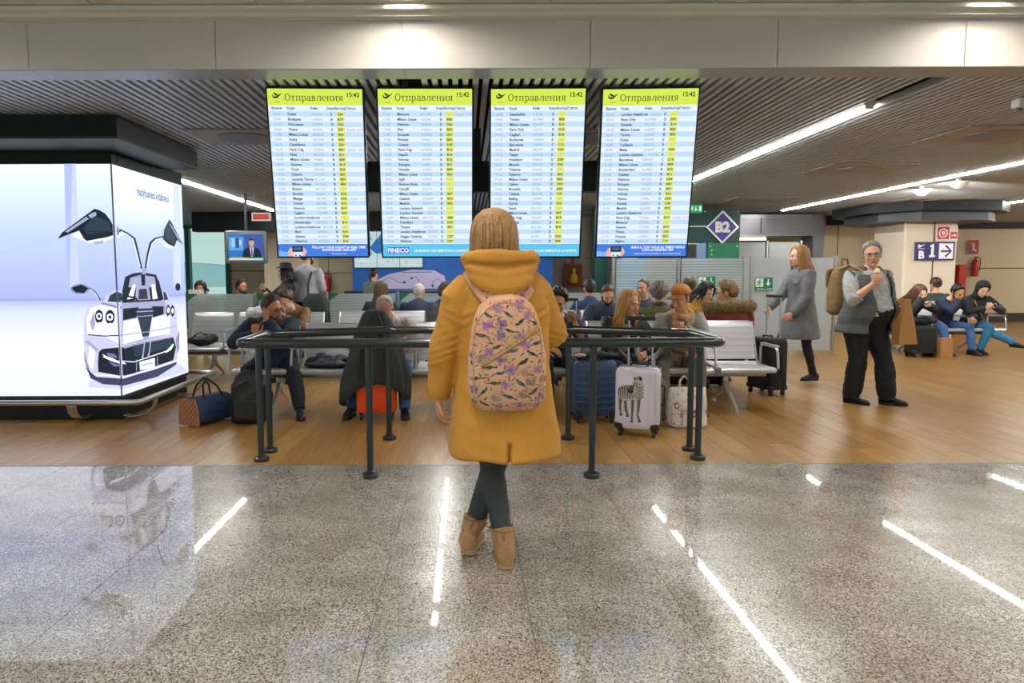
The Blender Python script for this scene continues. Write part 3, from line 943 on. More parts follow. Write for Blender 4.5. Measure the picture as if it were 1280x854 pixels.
for bi, (px, lab) in enumerate(((393, 'first departure board from the left, blue banner with a hand and phone, beside the kiosk'), (531, 'second departure board from the left, cyan banner with a dark blue badge'),
                                (673, 'third departure board, partly hidden by the head of the woman in yellow'), (814, 'fourth departure board, rightmost, blue banner under its flight list'))):
    top = at(px, 108.5, 5.15)
    t = thing('departure_board', lab, 'display', top, 0, 'hanging departure boards')
    t.rotation_euler = (TILT, 0, (R(2.5), R(.8), R(-.8), R(-2.5))[bi])
    # local frame: face towards -Y, top edge at z = 0
    MB().rbox(-BW / 2, BW / 2, .002, .075, -BH, 0, .012, axis='y').build('casing', M_BLACK, t)
    MB().box(-.2, .2, .075, .14, -.95, -.25).build('electronics_box', M_CHAR, t)
    MB().box(-.17, -.13, .09, .12, -.35, .05).box(.13, .17, .09, .12, -.35, .05).build('hanger_bracket', M_CHAR, t)
    AW, AH = BW - .026, BH - .028
    O = Vector((-AW / 2, 0, -.014 - AH)); U, V = (1, 0, 0), (0, 0, 1)     # W = U x V = -Y: towards the viewer
    Y_ = lambda f: AH * (1 - f)
    MB().flat(RECT(0, 0, AW, AH), O, U, V, .0005).build('screen', G_LIGHT, t)
    MB().flat(RECT(0, Y_(.092), AW, AH), O, U, V, .0012).build('header_band', G_HEAD, t)
    rb = MB()
    for k in range(27):
        if k % 2 == 0:
            yc = Y_(.142 + .02923 * k)
            rb.flat(RECT(0, yc - .0172, AW, yc + .0172), O, U, V, .001)
    rb.flat(RECT(0, Y_(.1235), AW, Y_(.1245)), O, U, V, .0011)
    tag(rb.build('row_band', G_BAND, t), kind='stuff')
    FM = lambda x, f, d=.0022: frame(O + Vector((x * AW, -d, Y_(f))), U, V)
    title_mb('Отправления', .18 * AW, Y_(.067), .615 * AW, O, U, V, .0022).build('title', G_INK2, t)
    text('clock', '15:42', .043, FM(.97, .045), G_INK2, t, align='RIGHT', off=.0009)
    pl = [stroke([(.055, .045), (.075, .05), (.10, .047), (.15, .028)], [.004, .010, .013, .004]), [(.085, .04), (.066, .024), (.078, .022), (.12, .036)], [(.05, .035), (.058, .033), (.075, .05), (.062, .053)], RECT(.075, .0735, .13, .0755)]
    ic = MB()
    for q in pl:
        q2 = [(a * AW, AH - b_ * AH) for a, b_ in q]
        ar = sum(q2[i][0] * q2[(i + 1) % len(q2)][1] - q2[(i + 1) % len(q2)][0] * q2[i][1] for i in range(len(q2)))
        ic.flat(q2 if ar > 0 else q2[::-1], O, U, V, .002)
    ic.build('take_off_symbol', G_INK2, t)
    hm_ = MB()
    for x, s in ((.035, 'Время'), (.195, 'Куда'), (.445, 'Рейс'), (.615, 'Зона'), (.70, 'Выход'), (.81, 'Статус')):
        add_mesh(hm_, text_mesh(s, .0235, off=.0006), FM(x, .116))
    tag(hm_.build('column_headings', G_DARK, t), kind='stuff')
    tm, ct, gt, late = ROWS[bi]
    tm, ct, gt = tm.split(), ct.split(','), gt.split()
    m_time, m_city, m_code, m_gate, m_late, tg = MB(), MB(), MB(), MB(), MB(), MB()
    for k in range(27):
        f = .1425 + .02923 * k
        base = f + .0075
        add_mesh(m_time, text_mesh(tm[k], .0245), FM(.045, base))
        add_mesh(m_city, text_mesh(ct[k], .0255, off=.0007), FM(.20, base))
        g = gt[k]
        zone = g[0] if g != '-' else 'E'
        code = fl_rng.choice(['AZ', 'FR', 'LH', 'BA', 'VY', 'U2', 'KL', 'AF']) + str(fl_rng.randint(120, 7999))
        add_mesh(m_code, text_mesh(code, .0235), FM(.455 if len(ct[k]) < 14 else .51, base))
        add_mesh(m_gate, text_mesh(zone, .0245, off=.0007), FM(.655, base))
        yc = Y_(f)
        tg.flat(RECT(.715 * AW, yc - .0145, .80 * AW, yc + .0145), O, U, V, .0014)
        add_mesh(m_gate, text_mesh(g, .0245, off=.0006, align='CENTER'), FM(.757, base))
        if k in late:
            add_mesh(m_late, text_mesh(late[k], .022), FM(.815, base))
    tag(tg.build('gate_tag', G_TAG, t), kind='stuff')
    for mb_, nm_, mm_ in ((m_time, 'time_text', G_GREY), (m_city, 'destination_text', G_DARK), (m_code, 'flight_text', G_GREY), (m_gate, 'gate_text', G_DARK)):
        tag(mb_.build(nm_, mm_, t), kind='stuff')
    if late: tag(m_late.build('status_text', G_PURP, t), kind='stuff')
    # banner along the foot
    bc = '#3f7fe4' if bi in (0, 3) else '#5cc8f2'
    L = [(bc, RECT(0, 0, AW, Y_(.921)))]
    if bi in (0, 3):
        L += [('#7fb4f2', [(0, 0), (.16 * AW, 0), (.12 * AW, .03), (0, .045)]), ('#e9f3ff', oval(.19 * AW, .012, .05, .014)),
              (rhand, [(.12 * AW, .0), (.10 * AW, .03), (.13 * AW, .062), (.16 * AW, .07), (.165 * AW, .0)]), (rhand, [(.285 * AW, .0), (.32 * AW, .035), (.29 * AW, .066), (.265 * AW, .07), (.26 * AW, .0)]),
              ('#20304e', RECT(.155 * AW, .036, .275 * AW, .078)), ('#dfe9f5', RECT(.165 * AW, .012, .265 * AW, .034)), ('#56657e', RECT(.175 * AW, .048, .255 * AW, .07)), ('#27303c', RECT(.18 * AW, .003, .20 * AW, .012)), ('#27303c', RECT(.225 * AW, .003, .245 * AW, .012))]
    art('banner', L, O, U, V, t, BOARD_E, .0012, .00008)
    bt = MB()
    if bi in (0, 3):
        a, b_, c_ = (('FOLLOW YOUR FLIGHT IN REAL TIME.', 'DOWNLOAD OUR APP!', 'Download our app!') if bi == 0 else ('SEGUI IL TUO VOLO IN TEMPO REALE', 'CON LA NOSTRA APP', 'L’AEROPORTO DI FIUMICINO È A PORTATA DI MANO'))
        for s, f, z in ((a, .949, .0245), (b_, .966, .0245), (c_, .9875, .015)):
            add_mesh(bt, text_mesh(s, z, off=.0007 if z > .02 else 0, align='CENTER', xs=.97), FM(.68, f, .0034))
    else:
        MB().flat([(x * AW, y) for x, y in ((.045, .028), (.05, .024), (.29, .024), (.295, .028), (.295, .066), (.29, .07), (.05, .07), (.045, .066))], O, U, V, .0022).build('badge', glow('board_badge', '#3a66d6', BOARD_E), t)
        add_mesh(bt, text_mesh('FINECO', .046, off=.0014, align='CENTER'), FM(.17, .9745, .003))
        add_mesh(bt, text_mesh('LA BANCA CHE SEMPLIFICA LA BANCA', .026, off=.0004, align='CENTER', xs=.92), FM(.66, .971, .003))
    tag(bt.build('banner_text', G_WHITE, t), kind='stuff')

# dark gantry the boards hang from
t = thing('board_gantry', 'dark steel gantry behind the departure boards, fixed to the ceiling', 'gantry', (.12, 5.75, 0))
MB().box(-1.9, 1.9, .9, 1.05, 2.14, 2.42).build('crossbeam', mat('gantry_dark', '#1d2624', 0.4, 0.2), t)
for x in (-1.27, -.44, .38, 1.2):
    MB().box(x - .03, x + .03, -.25, -.19, 1.9, H + .1).build('drop_post', M_CHAR, t)
    MB().box(x - .02, x + .02, -.2, .92, 2.36, 2.4).build('strut', M_CHAR, t)
for x in (-1.7, -.03, 1.7):
    MB().box(x - .05, x + .05, .92, 1.02, 2.42, H + .1).build('hanger', M_CHAR, t)

# ------------------------------------------------------------------ black tubular barrier
t = thing('barrier', 'black tubular barrier loop on eight posts around the woman in yellow', 'barrier', (.1, 5.2, 0))
ZR = .917
loop = [(-1.53, 4.69), (1.72, 4.68), (1.73, 5.38), (.845, 5.78), (-.647, 5.79), (-1.545, 5.39)]
lp = fillet([(x - .1, y - 5.2, ZR) for x, y in loop], .09, 6, True)
MB().tube(lp + [lp[0]], .033, 12, round_end=False).build('handrail', M_RAIL, t, smooth=True, angle=50)
for x, y in ((-.656, 4.69), (.848, 4.68), (-1.525, 5.13), (1.715, 5.13), (-1.53, 5.385), (1.735, 5.39), (-.647, 5.79), (.845, 5.78)):
    x, y = x - .1, y - 5.2
    p = MB().cyl(x, y, .03, ZR - .015, .0235, 14).build('post', M_RAIL, t, smooth=True, angle=40)
    MB().lathe([(.056, 0), (.057, .004), (.057, .024), (.052, .03), (.03, .031), (.03, .045), (.024, .047)], (x, y, 0), 22).build('post_base', M_RAIL, p, smooth=True, angle=35)

# ------------------------------------------------------------------ beam seating
m, nt, b, out = nodes_mat('perforated_seat_metal')
tcn = N(nt, 'ShaderNodeTexCoord')
vo = N(nt, 'ShaderNodeTexVoronoi', Scale=48.0); vo.inputs['Randomness'].default_value = 0.0
nt.links.new(tcn.outputs['Object'], vo.inputs['Vector'])
cr = ramp(nt, vo.outputs['Distance'], [(0.25, '#b2b2b6'), (0.45, '#d8d7da')])
nt.links.new(cr.outputs[0], b.inputs['Base Color'])
b.inputs['Metallic'].default_value = 0.35
b.inputs['Roughness'].default_value = 0.38
M_PERF = m
M_SEATM = mat('seat_frame_silver', '#cfcfd2', 0.3, 0.55)
M_BEAMM = mat('seat_beam_grey', '#8d8b88', 0.35, 0.6)
SEAT_P = 0.62
def seat_mb():
    """pan with rolled front and turned-up back, one sheet 8 mm thick"""
    prof = [(-.275, .395), (-.285, .415), (-.27, .432), (-.2, .436), (-.05, .425), (.1, .42), (.18, .43), (.205, .45)]
    mb = MB()
    hw = .272
    for sgn in (0,):
        rings = []
        for y, z in prof:
            rings.append([(-hw, y, z), (hw, y, z), (hw, y, z - .01), (-hw, y, z - .01)])
        mb.loft(rings, fan=False)
    return mb
def back_mb():
    prof = [(.205, .47), (.225, .52), (.25, .6), (.28, .7), (.315, .8), (.335, .84), (.35, .853), (.362, .845)]
    mb = MB()
    rings = []
    for k, (y, z) in enumerate(prof):
        hw = .268 - (.012 if k in (0, len(prof) - 1) else 0)
        rings.append([(-hw, y, z), (hw, y, z), (hw, y + .01, z - .004), (-hw, y + .01, z - .004)])
    mb.loft(rings, fan=False)
    return mb
def seat_frame_mb():
    mb = MB()
    for s in (-1, 1):
        mb.tube(fillet([(s * .272, -.275, .41), (s * .272, -.05, .423), (s * .272, .19, .43), (s * .27, .26, .62), (s * .268, .345, .85)], .06, 3), .011, 6)
    mb.tube([(-.26, .352, .85), (.26, .352, .85)], .011, 6)
    return mb
def arm_mb():
    return MB().tube(fillet([(0, .2, .44), (0, .2, .63), (0, -.2, .63), (0, -.235, .43)], .06, 4), .013, 8).box(-.022, .022, -.2, .16, .632, .65)
def leg_mb():
    mb = MB().tube([(0, .0, .33), (0, .0, .24)], .03, 8)
    mb.tube(fillet([(0, 0, .26), (0, -.06, .17), (0, -.3, .035)], .05, 3), [.026] * 5 + [.016], 8) if False else mb.tube([(0, 0, .27), (0, -.05, .19), (0, -.3, .04)], [.028, .026, .015], 8)
    mb.tube([(0, 0, .27), (0, .05, .19), (0, .32, .04)], [.028, .026, .015], 8)
    mb.tube([(0, .0, .3), (0, .02, .4)], .024, 8)
    mb.cyl(0, -.305, 0, .03, .022, 10).cyl(0, .325, 0, .03, .022, 10)
    return mb
SM = {}
def shared(key, fn, m, smooth=True):
    if key not in SM:
        me = fn().mesh(key)
        me.materials.append(m)
        if smooth:
            me.polygons.foreach_set('use_smooth', [True] * len(me.polygons))
            me.set_sharp_from_angle(angle=R(40))
        SM[key] = me
    o = bpy.data.objects.new(key.split('/')[0], SM[key])
    col.objects.link(o)
    return o
def bench(x0, y0, n, face, label, legs=(0,), arms='ends', group='rows of beam seating'):
    """n seats, first seat centred on (x0, y0), running towards +X; face 0 = looking at the camera, 180 = away"""
    t = thing('beam_bench', label, 'bench', (x0 + SEAT_P * (n - 1) / 2, y0, 0), R(face), group)
    xs = [SEAT_P * (k - (n - 1) / 2) for k in range(n)]
    for x in xs:
        for key, fn, m in (('seat', seat_mb, M_PERF), ('backrest', back_mb, M_PERF), ('seat_frame', seat_frame_mb, M_SEATM)):
            o = shared(key, fn, m); o.parent = t; o.location = (x, 0, 0)
    for k in range(n + 1):
        o = shared('armrest', arm_mb, M_SEATM); o.parent = t; o.location = ((xs[0] - SEAT_P / 2) + SEAT_P * k, 0, 0)
    e = xs[-1] + .28
    MB().rbox(-e, e, -.035, .045, .315, .395, .012, axis='x').build('beam', M_BEAMM, t)
    for x in legs:
        o = shared('leg', leg_mb, M_SEATM); o.parent = t; o.location = (xs[0] + (xs[-1] - xs[0]) * x + .0, 0, 0)
    return t
YS = 7.2
bench(-2.06, YS, 3, 0, 'front bench of three perforated seats left of the woman in yellow', (.1, .95))
bench(-.30, YS, 6, 0, 'front bench of six perforated seats ending in the empty seat on the right', (.06, .5, .96))
bench(-3.47, 9.35, 3, 0, 'second row bench with empty white seats beside the kiosk', (.08, .92))
bench(-1.47, 9.35, 3, 0, 'second row bench behind the bald reading man', (.08, .92))
bench(1.25, 9.4, 4, 0, 'second row bench on the right behind the man in the cap', (.1, .9))
bench(-1.47, 10.25, 4, 180, 'bench turned away holding the white haired man in a suit', (.1, .9))
bench(1.25, 10.3, 4, 180, 'bench turned away in front of the tall glass screens', (.1, .9))
bench(.95, 8.02, 4, 180, 'bench turned away, back to back with the front bench on the right', (.1, .9))
bench(7.50, 12.0, 3, 0, 'far bench of three seats by the B1 column with young people on it', (.1, .92))
bench(7.6, 12.95, 3, 180, 'far bench turned away behind the young people', (.1, .9))

# ------------------------------------------------------------------ glass screens with frosted stripes
def stripe_glass(name, tint, period, duty, milk, base=.1):
    m, nt, b, out = nodes_mat(name)
    geo = N(nt, 'ShaderNodeNewGeometry')
    sp = N(nt, 'ShaderNodeSeparateXYZ'); nt.links.new(geo.outputs['Position'], sp.inputs[0])
    mod = N(nt, 'ShaderNodeMath', operation='FRACT')
    mul = N(nt, 'ShaderNodeMath', operation='MULTIPLY'); mul.inputs[1].default_value = 1 / period
    nt.links.new(sp.outputs[2], mul.inputs[0]); nt.links.new(mul.outputs[0], mod.inputs[0])
    gt_ = N(nt, 'ShaderNodeMath', operation='LESS_THAN'); gt_.inputs[1].default_value = duty
    nt.links.new(mod.outputs[0], gt_.inputs[0])
    sc = N(nt, 'ShaderNodeMath', operation='MULTIPLY_ADD'); sc.inputs[1].default_value = milk; sc.inputs[2].default_value = base
    nt.links.new(gt_.outputs[0], sc.inputs[0])
    tr = N(nt, 'ShaderNodeBsdfTransparent'); tr.inputs[0].default_value = (*lin(tint), 1)
    df = N(nt, 'ShaderNodeBsdfDiffuse'); df.inputs[0].default_value = (*lin('#f4f8f9'), 1)
    tl = N(nt, 'ShaderNodeBsdfTranslucent'); tl.inputs[0].default_value = (*lin('#f4f8f9'), 1)
    m1 = N(nt, 'ShaderNodeMixShader'); m1.inputs[0].default_value = .45
    nt.links.new(df.outputs[0], m1.inputs[1]); nt.links.new(tl.outputs[0], m1.inputs[2])
    m2 = N(nt, 'ShaderNodeMixShader')
    nt.links.new(sc.outputs[0], m2.inputs[0]); nt.links.new(tr.outputs[0], m2.inputs[1]); nt.links.new(m1.outputs[0], m2.inputs[2])
    gl = N(nt, 'ShaderNodeBsdfGlossy'); gl.inputs['Roughness'].default_value = .05
    fr = N(nt, 'ShaderNodeFresnel', IOR=1.4)
    m3 = N(nt, 'ShaderNodeMixShader')
    nt.links.new(fr.outputs[0], m3.inputs[0]); nt.links.new(m2.outputs[0], m3.inputs[1]); nt.links.new(gl.outputs[0], m3.inputs[2])
    nt.links.new(m3.outputs[0], out.inputs[0])
    return m
M_GLOW = stripe_glass('striped_glass_green', '#dff0ea', .04, .5, .14, .42)
M_GTALL = stripe_glass('striped_glass_clear', '#dfe8ec', .045, .5, .16, .36)
M_GFROST = stripe_glass('frosted_glass', '#dde2ea', .02, .6, .15, .5)
M_GCLIP = mat('glass_clamp_green', '#1f7a4e', 0.4)
def screen_row(x0, x1, y, h, n, label, m, posts=True):
    t = thing('glass_screen', label, 'glass partition', ((x0 + x1) / 2, y, 0))
    d = (x1 - x0) / n
    c = (x0 + x1) / 2
    for k in range(n):
        a = x0 + d * k - c
        MB().box(a + .04, a + d - .04, -.005, .005, .08, h).build('glass_pane', m, t)
        MB().prism([(a + .04, h - .12), (a + .04, h + .004), (a + .2, h + .004)], (0, .012, 0), (1, 0, 0), (0, 0, 1), 0, .02).build('corner_clamp', M_GCLIP, t) if m is M_GLOW else None
    for k in range(n + 1):
        a = x0 + d * k - c
        MB().cyl(a, 0, 0, h + .03, .024, 10).build('post', M_STEEL, t, smooth=True, angle=40)
        MB().cyl(a, 0, 0, .02, .06, 14).build('post_foot', M_STEEL, t)
    return t
screen_row(-5.6, 2.3, 11.2, 1.07, 7, 'low green edged glass screen with frosted stripes behind the seats', M_GLOW)
screen_row(2.44, 4.6, 11.7, 1.62, 2, 'taller striped glass screen under the B2 pillar', M_GTALL)
screen_row(4.72, 6.12, 11.72, 1.62, 1, 'frosted glass screen behind the walking woman in grey', M_GFROST)
screen_row(5.5, 6.9, 14.6, 2.0, 2, 'bluish frosted screen beyond the walking woman', M_GFROST)

# ------------------------------------------------------------------ signs
def plate(name, label, cat, px, py, Y, w, h, layers, e=0.0, depth=.02, base=None, frame_m=None, hang=False):
    p = at(px, py, Y)
    t = thing(name, label, cat, p)
    MB().box(-w / 2, w / 2, .001, depth, -h / 2, h / 2).build('plate', base or M_WHITE, t)
    art('face_print', [(c, [(x - w / 2, y - h / 2) for x, y in poly]) for c, poly in layers], (0, .001, 0), (1, 0, 0), (0, 0, 1), t, e, .0005, .0005)
    if hang:
        MB().box(-w * .35, -w * .33, .006, .014, h / 2, H - p.z + .02).box(w * .33, w * .35, .006, .014, h / 2, H - p.z + .02).build('hanger_rod', M_GREYM, t)
    return t
def ptext(t, body, size, x, z, c, off=0.0, e=0.0, d=.006, align='CENTER', xs=1.0):
    return text('lettering', body, size, frame((x, -d, z), (1, 0, 0), (0, 0, 1)), glow('sign_glow_' + c.strip('#'), c, e) if e else mat('print_' + c.strip('#'), c, .5), t, align=align, off=off, xs=xs)
def run_man(x, y, s):
    f = lambda pts: [(x + a * s, y + b_ * s) for a, b_ in pts]
    return [oval(x + .58 * s, y + .86 * s, .1 * s, .1 * s, 8), f(stroke([(.5, .74), (.42, .42)], [.22, .16])), f(stroke([(.42, .46), (.62, .3), (.5, .06)], .11)), f(stroke([(.42, .46), (.3, .22), (.06, .2)], .11)),
            f(stroke([(.52, .7), (.72, .52), (.88, .58)], .09)), f(stroke([(.46, .7), (.22, .64), (.14, .46)], .09))]
def arrow_down(x, y, s):
    return [[(x + a * s, y + b_ * s) for a, b_ in ((.42, 1), (.58, 1), (.58, .45), (.85, .45), (.5, 0), (.15, .45), (.42, .45))]]
GW = '#f4f8f4'
def exit_layers(w, h, s, x1, x2, y):
    return [('#13804f', RECT(0, 0, w, h))] + [(GW, RECT(x1 - .02 * s, y - .06 * s, x1 + .95 * s, y + 1.02 * s))] + [('#13804f', q) for q in run_man(x1, y, s * .95)] + [(GW, q) for q in arrow_down(x2, y + .05 * s, s * .9)]
for px, py, Y, lab in ((883, 354, 11.66, 'green exit sign with running figure on the striped glass screen'), (954.5, 355.5, 11.68, 'green exit sign with running figure on the frosted glass screen')):
    t = plate('exit_sign', lab, 'sign', px, py, Y, .30, .22, exit_layers(.30, .22, .13, .02, .165, .075), depth=.006)
    ptext(t, 'USCITA  EXIT', .042, 0, -.095, GW, .0006, d=.032)
t = plate('exit_light', 'hanging lit green exit sign over the B2 pillar', 'sign', 869.5, 261, 13.2, .26, .15, [('#1aa563', RECT(0, 0, .26, .15))] + [('#effff2', q) for q in run_man(.015, .03, .1)] + [('#effff2', q) for q in arrow_down(.09, .03, .09)] + [('#effff2', RECT(.195, .03, .235, .125))], e=.9, depth=.08, hang=True)
t = plate('emergency_sign', 'red lit emergency sign with white frame under the ceiling near the television', 'sign', 326, 271, 11.6, .30, .13, [('#f3e7df', RECT(0, 0, .30, .13)), ('#d23a26', RECT(.02, .02, .28, .11)), ('#e65a3c', RECT(.04, .05, .26, .08))], e=.7, depth=.08, hang=True)

# television with a newsreader
p = at(307, 309, 11.8)
t = thing('television', 'grey framed television with a newsreader hung beside the left windows', 'television', p, R(4))
TW, TH = .66, .54
MB().rbox(-TW / 2, TW / 2, .004, .16, -TH / 2, TH / 2, .02, axis='y').build('casing', M_GREYM, t)
MB().box(-.02, .02, .06, .1, TH / 2, H - p.z + .05).build('ceiling_pole', M_CHAR, t)
sw, sh = .56, .43
L = [('#2f7fd8', RECT(0, 0, sw, sh)), ('#6db4ee', RECT(.01, .16, .24, .38)), ('#b7dbf7', RECT(.05, .22, .1, .36)), ('#1f4f9e', RECT(.12, .2, .17, .37)), ('#d5ecfb', RECT(.18, .25, .21, .33)), ('#3f63b5', RECT(.26, .05, sw, sh)),
     ('#1b2442', [(.22, .03), (.25, .17), (.33, .215), (.43, .215), (.51, .17), (.545, .03)]), ('#e9edf5', [(.345, .215), (.415, .215), (.395, .06), (.365, .06)]), ('#2c3a70', [(.372, .2), (.388, .2), (.394, .07), (.366, .07)]),
     ('#d9a58a', [(.355, .2), (.405, .2), (.405, .25), (.355, .25)]), ('#e3b397', oval(.38, .29, .043, .06)), ('#3a2a22', [(.336, .30), (.34, .345), (.38, .362), (.42, .345), (.424, .30), (.41, .325), (.35, .325)]),
     ('#f2c534', RECT(.02, .03, .3, .045)), ('#58b868', RECT(.3, .03, sw, .045)), ('#e8eef6', RECT(.0, .0, sw, .028))]
art('screen_picture', L, (-sw / 2, .003, -sh / 2), (1, 0, 0), (0, 0, 1), t, .85)
# square column behind the television and low counter rail
p = at(290, 400, 14.5)


# left back fittings: cream door panels, extinguisher
t = tag(MB().box(-4.68, -3.41, 0, .1, 0, 2.45).build('partition_cream', mat('partition_cream', '#ecdbbc', .5), loc=(0, 16.4, 0)), kind='structure')
struct('partition_beige', MB().box(-3.40, -2.52, 16.4, 16.5, 0, 2.45), mat('partition_beige', '#c6b999', .5))
struct('partition_joints', MB().box(-3.2, -3.185, 16.39, 16.4, 0, 2.45).box(-3.4, -2.52, 16.39, 16.4, 1.4, 1.412), M_WALLJ)
struct('bulkhead_left', MB().box(-5.9, 1.95, 15.3, 15.6, 2.3, H), M_BLACK)
def extinguisher(px, py, Y, lab, s=1.0):
    p = at(px, py, Y)
    t = thing('fire_extinguisher', lab, 'extinguisher', p)
    red = mat('extinguisher_red', '#c3202c', .3, coat=.3)
    MB().lathe([(.02, -.26), (.08, -.25), (.085, -.23), (.085, .12), (.07, .18), (.03, .22), (.02, .24)], n=16).build('cylinder', red, t, smooth=True, angle=50)
    MB().box(-.02, .05, -.015, .015, .24, .275).box(-.02, .09, -.01, .01, .29, .3).build('valve', M_CHAR, t)
    MB().tube([(.03, 0, .26), (.11, -.02, .24), (.12, -.02, .1), (.1, -.03, -.1)], .011, 8).build('hose', M_BLACK, t, smooth=True)
    MB().box(-.05, .05, .08, .1, -.1, .1).build('wall_bracket', M_GREYM, t)
    return t
extinguisher(408, 356, 16.25, 'red fire extinguisher on the beige partition behind the man in grey')
extinguisher(1219, 334, 19.38, 'red fire extinguisher on the right beige wall beside the B1 column')
t = plate('extinguisher_sign', 'small red sign above the extinguisher on the right wall', 'sign', 1217, 309, 19.42, .28, .38, [('#b5263a', RECT(0, 0, .28, .38)), ('#e9dcd9', RECT(.11, .1, .17, .26)), ('#e9dcd9', RECT(.06, .26, .17, .29)), ('#6a4a9a', RECT(0, .0, .1, .1)), ('#e9dcd9', [(.2, .05), (.25, .12), (.15, .12)])])
t = tag(MB().rbox(-.1, .1, -.08, .08, 0, 1.55, .03).build('red_post', mat('post_red', '#c9251f', .4), loc=(at(1201, 340, 17.5).x, 17.5, 0)), 'plain red post standing beside the B1 column', 'post')

# blue information booth
BX0, BX1, BY = -2.5, 1.9, 15.55
t = thing('information_booth', 'blue information booth with lit map screens behind the seats', 'booth', (0, BY, 0))
M_BLUE = mat('booth_blue', '#1c62b4', .45)
MB().box(BX0, BX1, 0, .3, 0, 2.45).build('back_panel', M_BLUE, t)
MB().box(BX0, BX1, -.9, -.1, 0, .98).build('counter', mat('booth_counter', '#2d6fb8', .4), t)
MB().box(BX0 - .03, BX1 + .03, -.95, -.05, .98, 1.02).build('counter_top', M_CHAR, t)
MB().box(-2.46, -.95, -.03, .0, 1.5, 2.4).build('screen_casing', M_CHAR, t)
rr = random.Random(2)
for k in range(3):
    x0 = -2.45 + .5 * k
    L = [('#cfe9ea', RECT(0, 0, .49, .86))]
    for q in range(16):
        L.append((rr.choice(['#b4dcdf', '#e1f3f1', '#98c9d2', '#dff0ea', '#a9d6d4']), oval(rr.uniform(.06, .43), rr.uniform(.06, .75), rr.uniform(.02, .06), rr.uniform(.01, .05), 7, rr.random() * 3)))
    L += [('#eef8f6', stroke([(.0, .14), (.25, .15), (.49, .13)], .012)), ('#eef8f6', stroke([(.05, .22), (.49, .2)], .01))]
    if k == 0: L += [('#2e76bd', [(.33, .42), (.49, .62), (.49, .3), (.4, .36)])]
    if k == 1: L += [('#2e76bd', [(0, .3), (0, .62), (.12, .75), (.3, .7), (.36, .5), (.2, .32)]), ('#2a5f86', oval(.24, .13, .015, .012))]
    art('map_screen', L, (x0, -.032, 1.52), (1, 0, 0), (0, 0, 1), t, .8)
L = [('#cbbfe0', [(-2.1, 1.02), (-2.0, 1.2), (-1.7, 1.34), (-1.2, 1.44), (-.7, 1.42), (-.48, 1.3), (-.44, 1.14), (-.58, 1.02)])]
for q in ([(-1.85, 1.05), (-1.82, 1.2), (-1.7, 1.28), (-1.58, 1.22), (-1.5, 1.16), (-1.38, 1.15)], [(-1.2, 1.25), (-1.1, 1.28), (-1.04, 1.2), (-1.02, 1.05)], [(-.74, 1.08), (-.74, 1.18), (-.66, 1.24), (-.56, 1.2), (-.53, 1.1)]):
    L.append(('#3f78bd', stroke(q, .014)))
L += [('#1f5ca8', oval(-1.36, 1.16, .035, .03)), ('#1f5ca8', oval(-1.2, 1.25, .03, .026)), ('#1f5ca8', oval(-.74, 1.08, .03, .035)), ('#f4f2f4', RECT(-.61, 1.03, -.53, 1.11)), ('#c5302e', oval(-.57, 1.07, .018, .018)), ('#3f78bd', RECT(-1.42, 1.375, -.75, 1.395))]
art('route_print', L, (0, -.001, .03), (1, 0, 0), (0, 0, 1), t, 0)
MB().box(-.42, .9, -.02, 0, 1.5, 1.98).build('blue_panel', mat('booth_blue_dark', '#1756a6', .4), t)
struct('partition_grey', MB().box(1.96, 2.9, 16.4, 16.5, 0, H), mat('partition_grey', '#8d877b', .5))
struct('partition_grey_joint', MB().box(1.96, 2.9, 16.39, 16.4, 1.72, 1.735).box(2.28, 2.292, 16.39, 16.4, 0, H), M_WALLJ)
p = at(717, 344, 16.3)
t = thing('fire_cabinet', 'red framed fire cabinet with a yellow extinguisher on the grey partition', 'cabinet', p)
MB().box(-.2, .2, -.02, .08, -.27, .27).box(-.17, .17, -.025, -.02, -.24, .24).build('cabinet_box', mat('cabinet_red', '#8c2620', .4), t)
MB().box(-.15, .15, -.028, -.026, -.22, .22).build('cabinet_glass', mat('cabinet_dark', '#5d4320', .2), t)
MB().lathe([(.02, -.2), (.1, -.19), (.12, -.1), (.07, .02), (.03, .05), (.05, .1), (.03, .16)], (0, -.05, 0), 12).build('extinguisher_body', mat('cabinet_yellow', '#b98a25', .4), t, smooth=True)
MB().tube([(0, .03, .27), (0, .03, H - p.z - .02)], .02, 8).build('water_pipe', mat('pipe_red', '#a32a24', .4), t)
struct('column_dark', MB().box(2.95, 3.25, 15.9, 16.2, 0, H), mat('column_slate', '#4a4d4a', .4))

# green pillar with the B2 diamond
t = thing('gate_pillar', 'dark green pillar carrying the purple B2 diamond sign', 'pillar', (4.3, 14.0, 0))
M_GRN, M_GRN2 = mat('pillar_green_dark', '#12443f', .35), mat('pillar_green', '#0f7a54', .35)
MB().box(-1.75, -1.5, .02, .4, 0, H).build('side_post', M_GRN, t)
MB().box(.02, 1.1, .0, .4, 1.97, 2.62).build('upper_panel', M_GRN, t)
MB().box(-1.5, .02, .1, .4, 2.05, 2.62).build('cross_panel', M_GRN, t)
MB().box(.48, 1.1, .0, .4, 0, 1.965).build('lower_panel', M_GRN2, t)
MB().box(.02, .26, .05, .4, 0, 1.96).build('door_panel', M_CHAR, t)
MB().box(.27, .47, .06, .4, 0, 1.965).build('window_panel', mat('pillar_window', '#8fa8cc', .15, .3), t)
MB().box(.0, .75, -.004, 0, 2.28, 2.30).box(.02, .3, .03, .05, 1.94, 1.965).build('white_line', M_WHITE, t)
bd = MB()
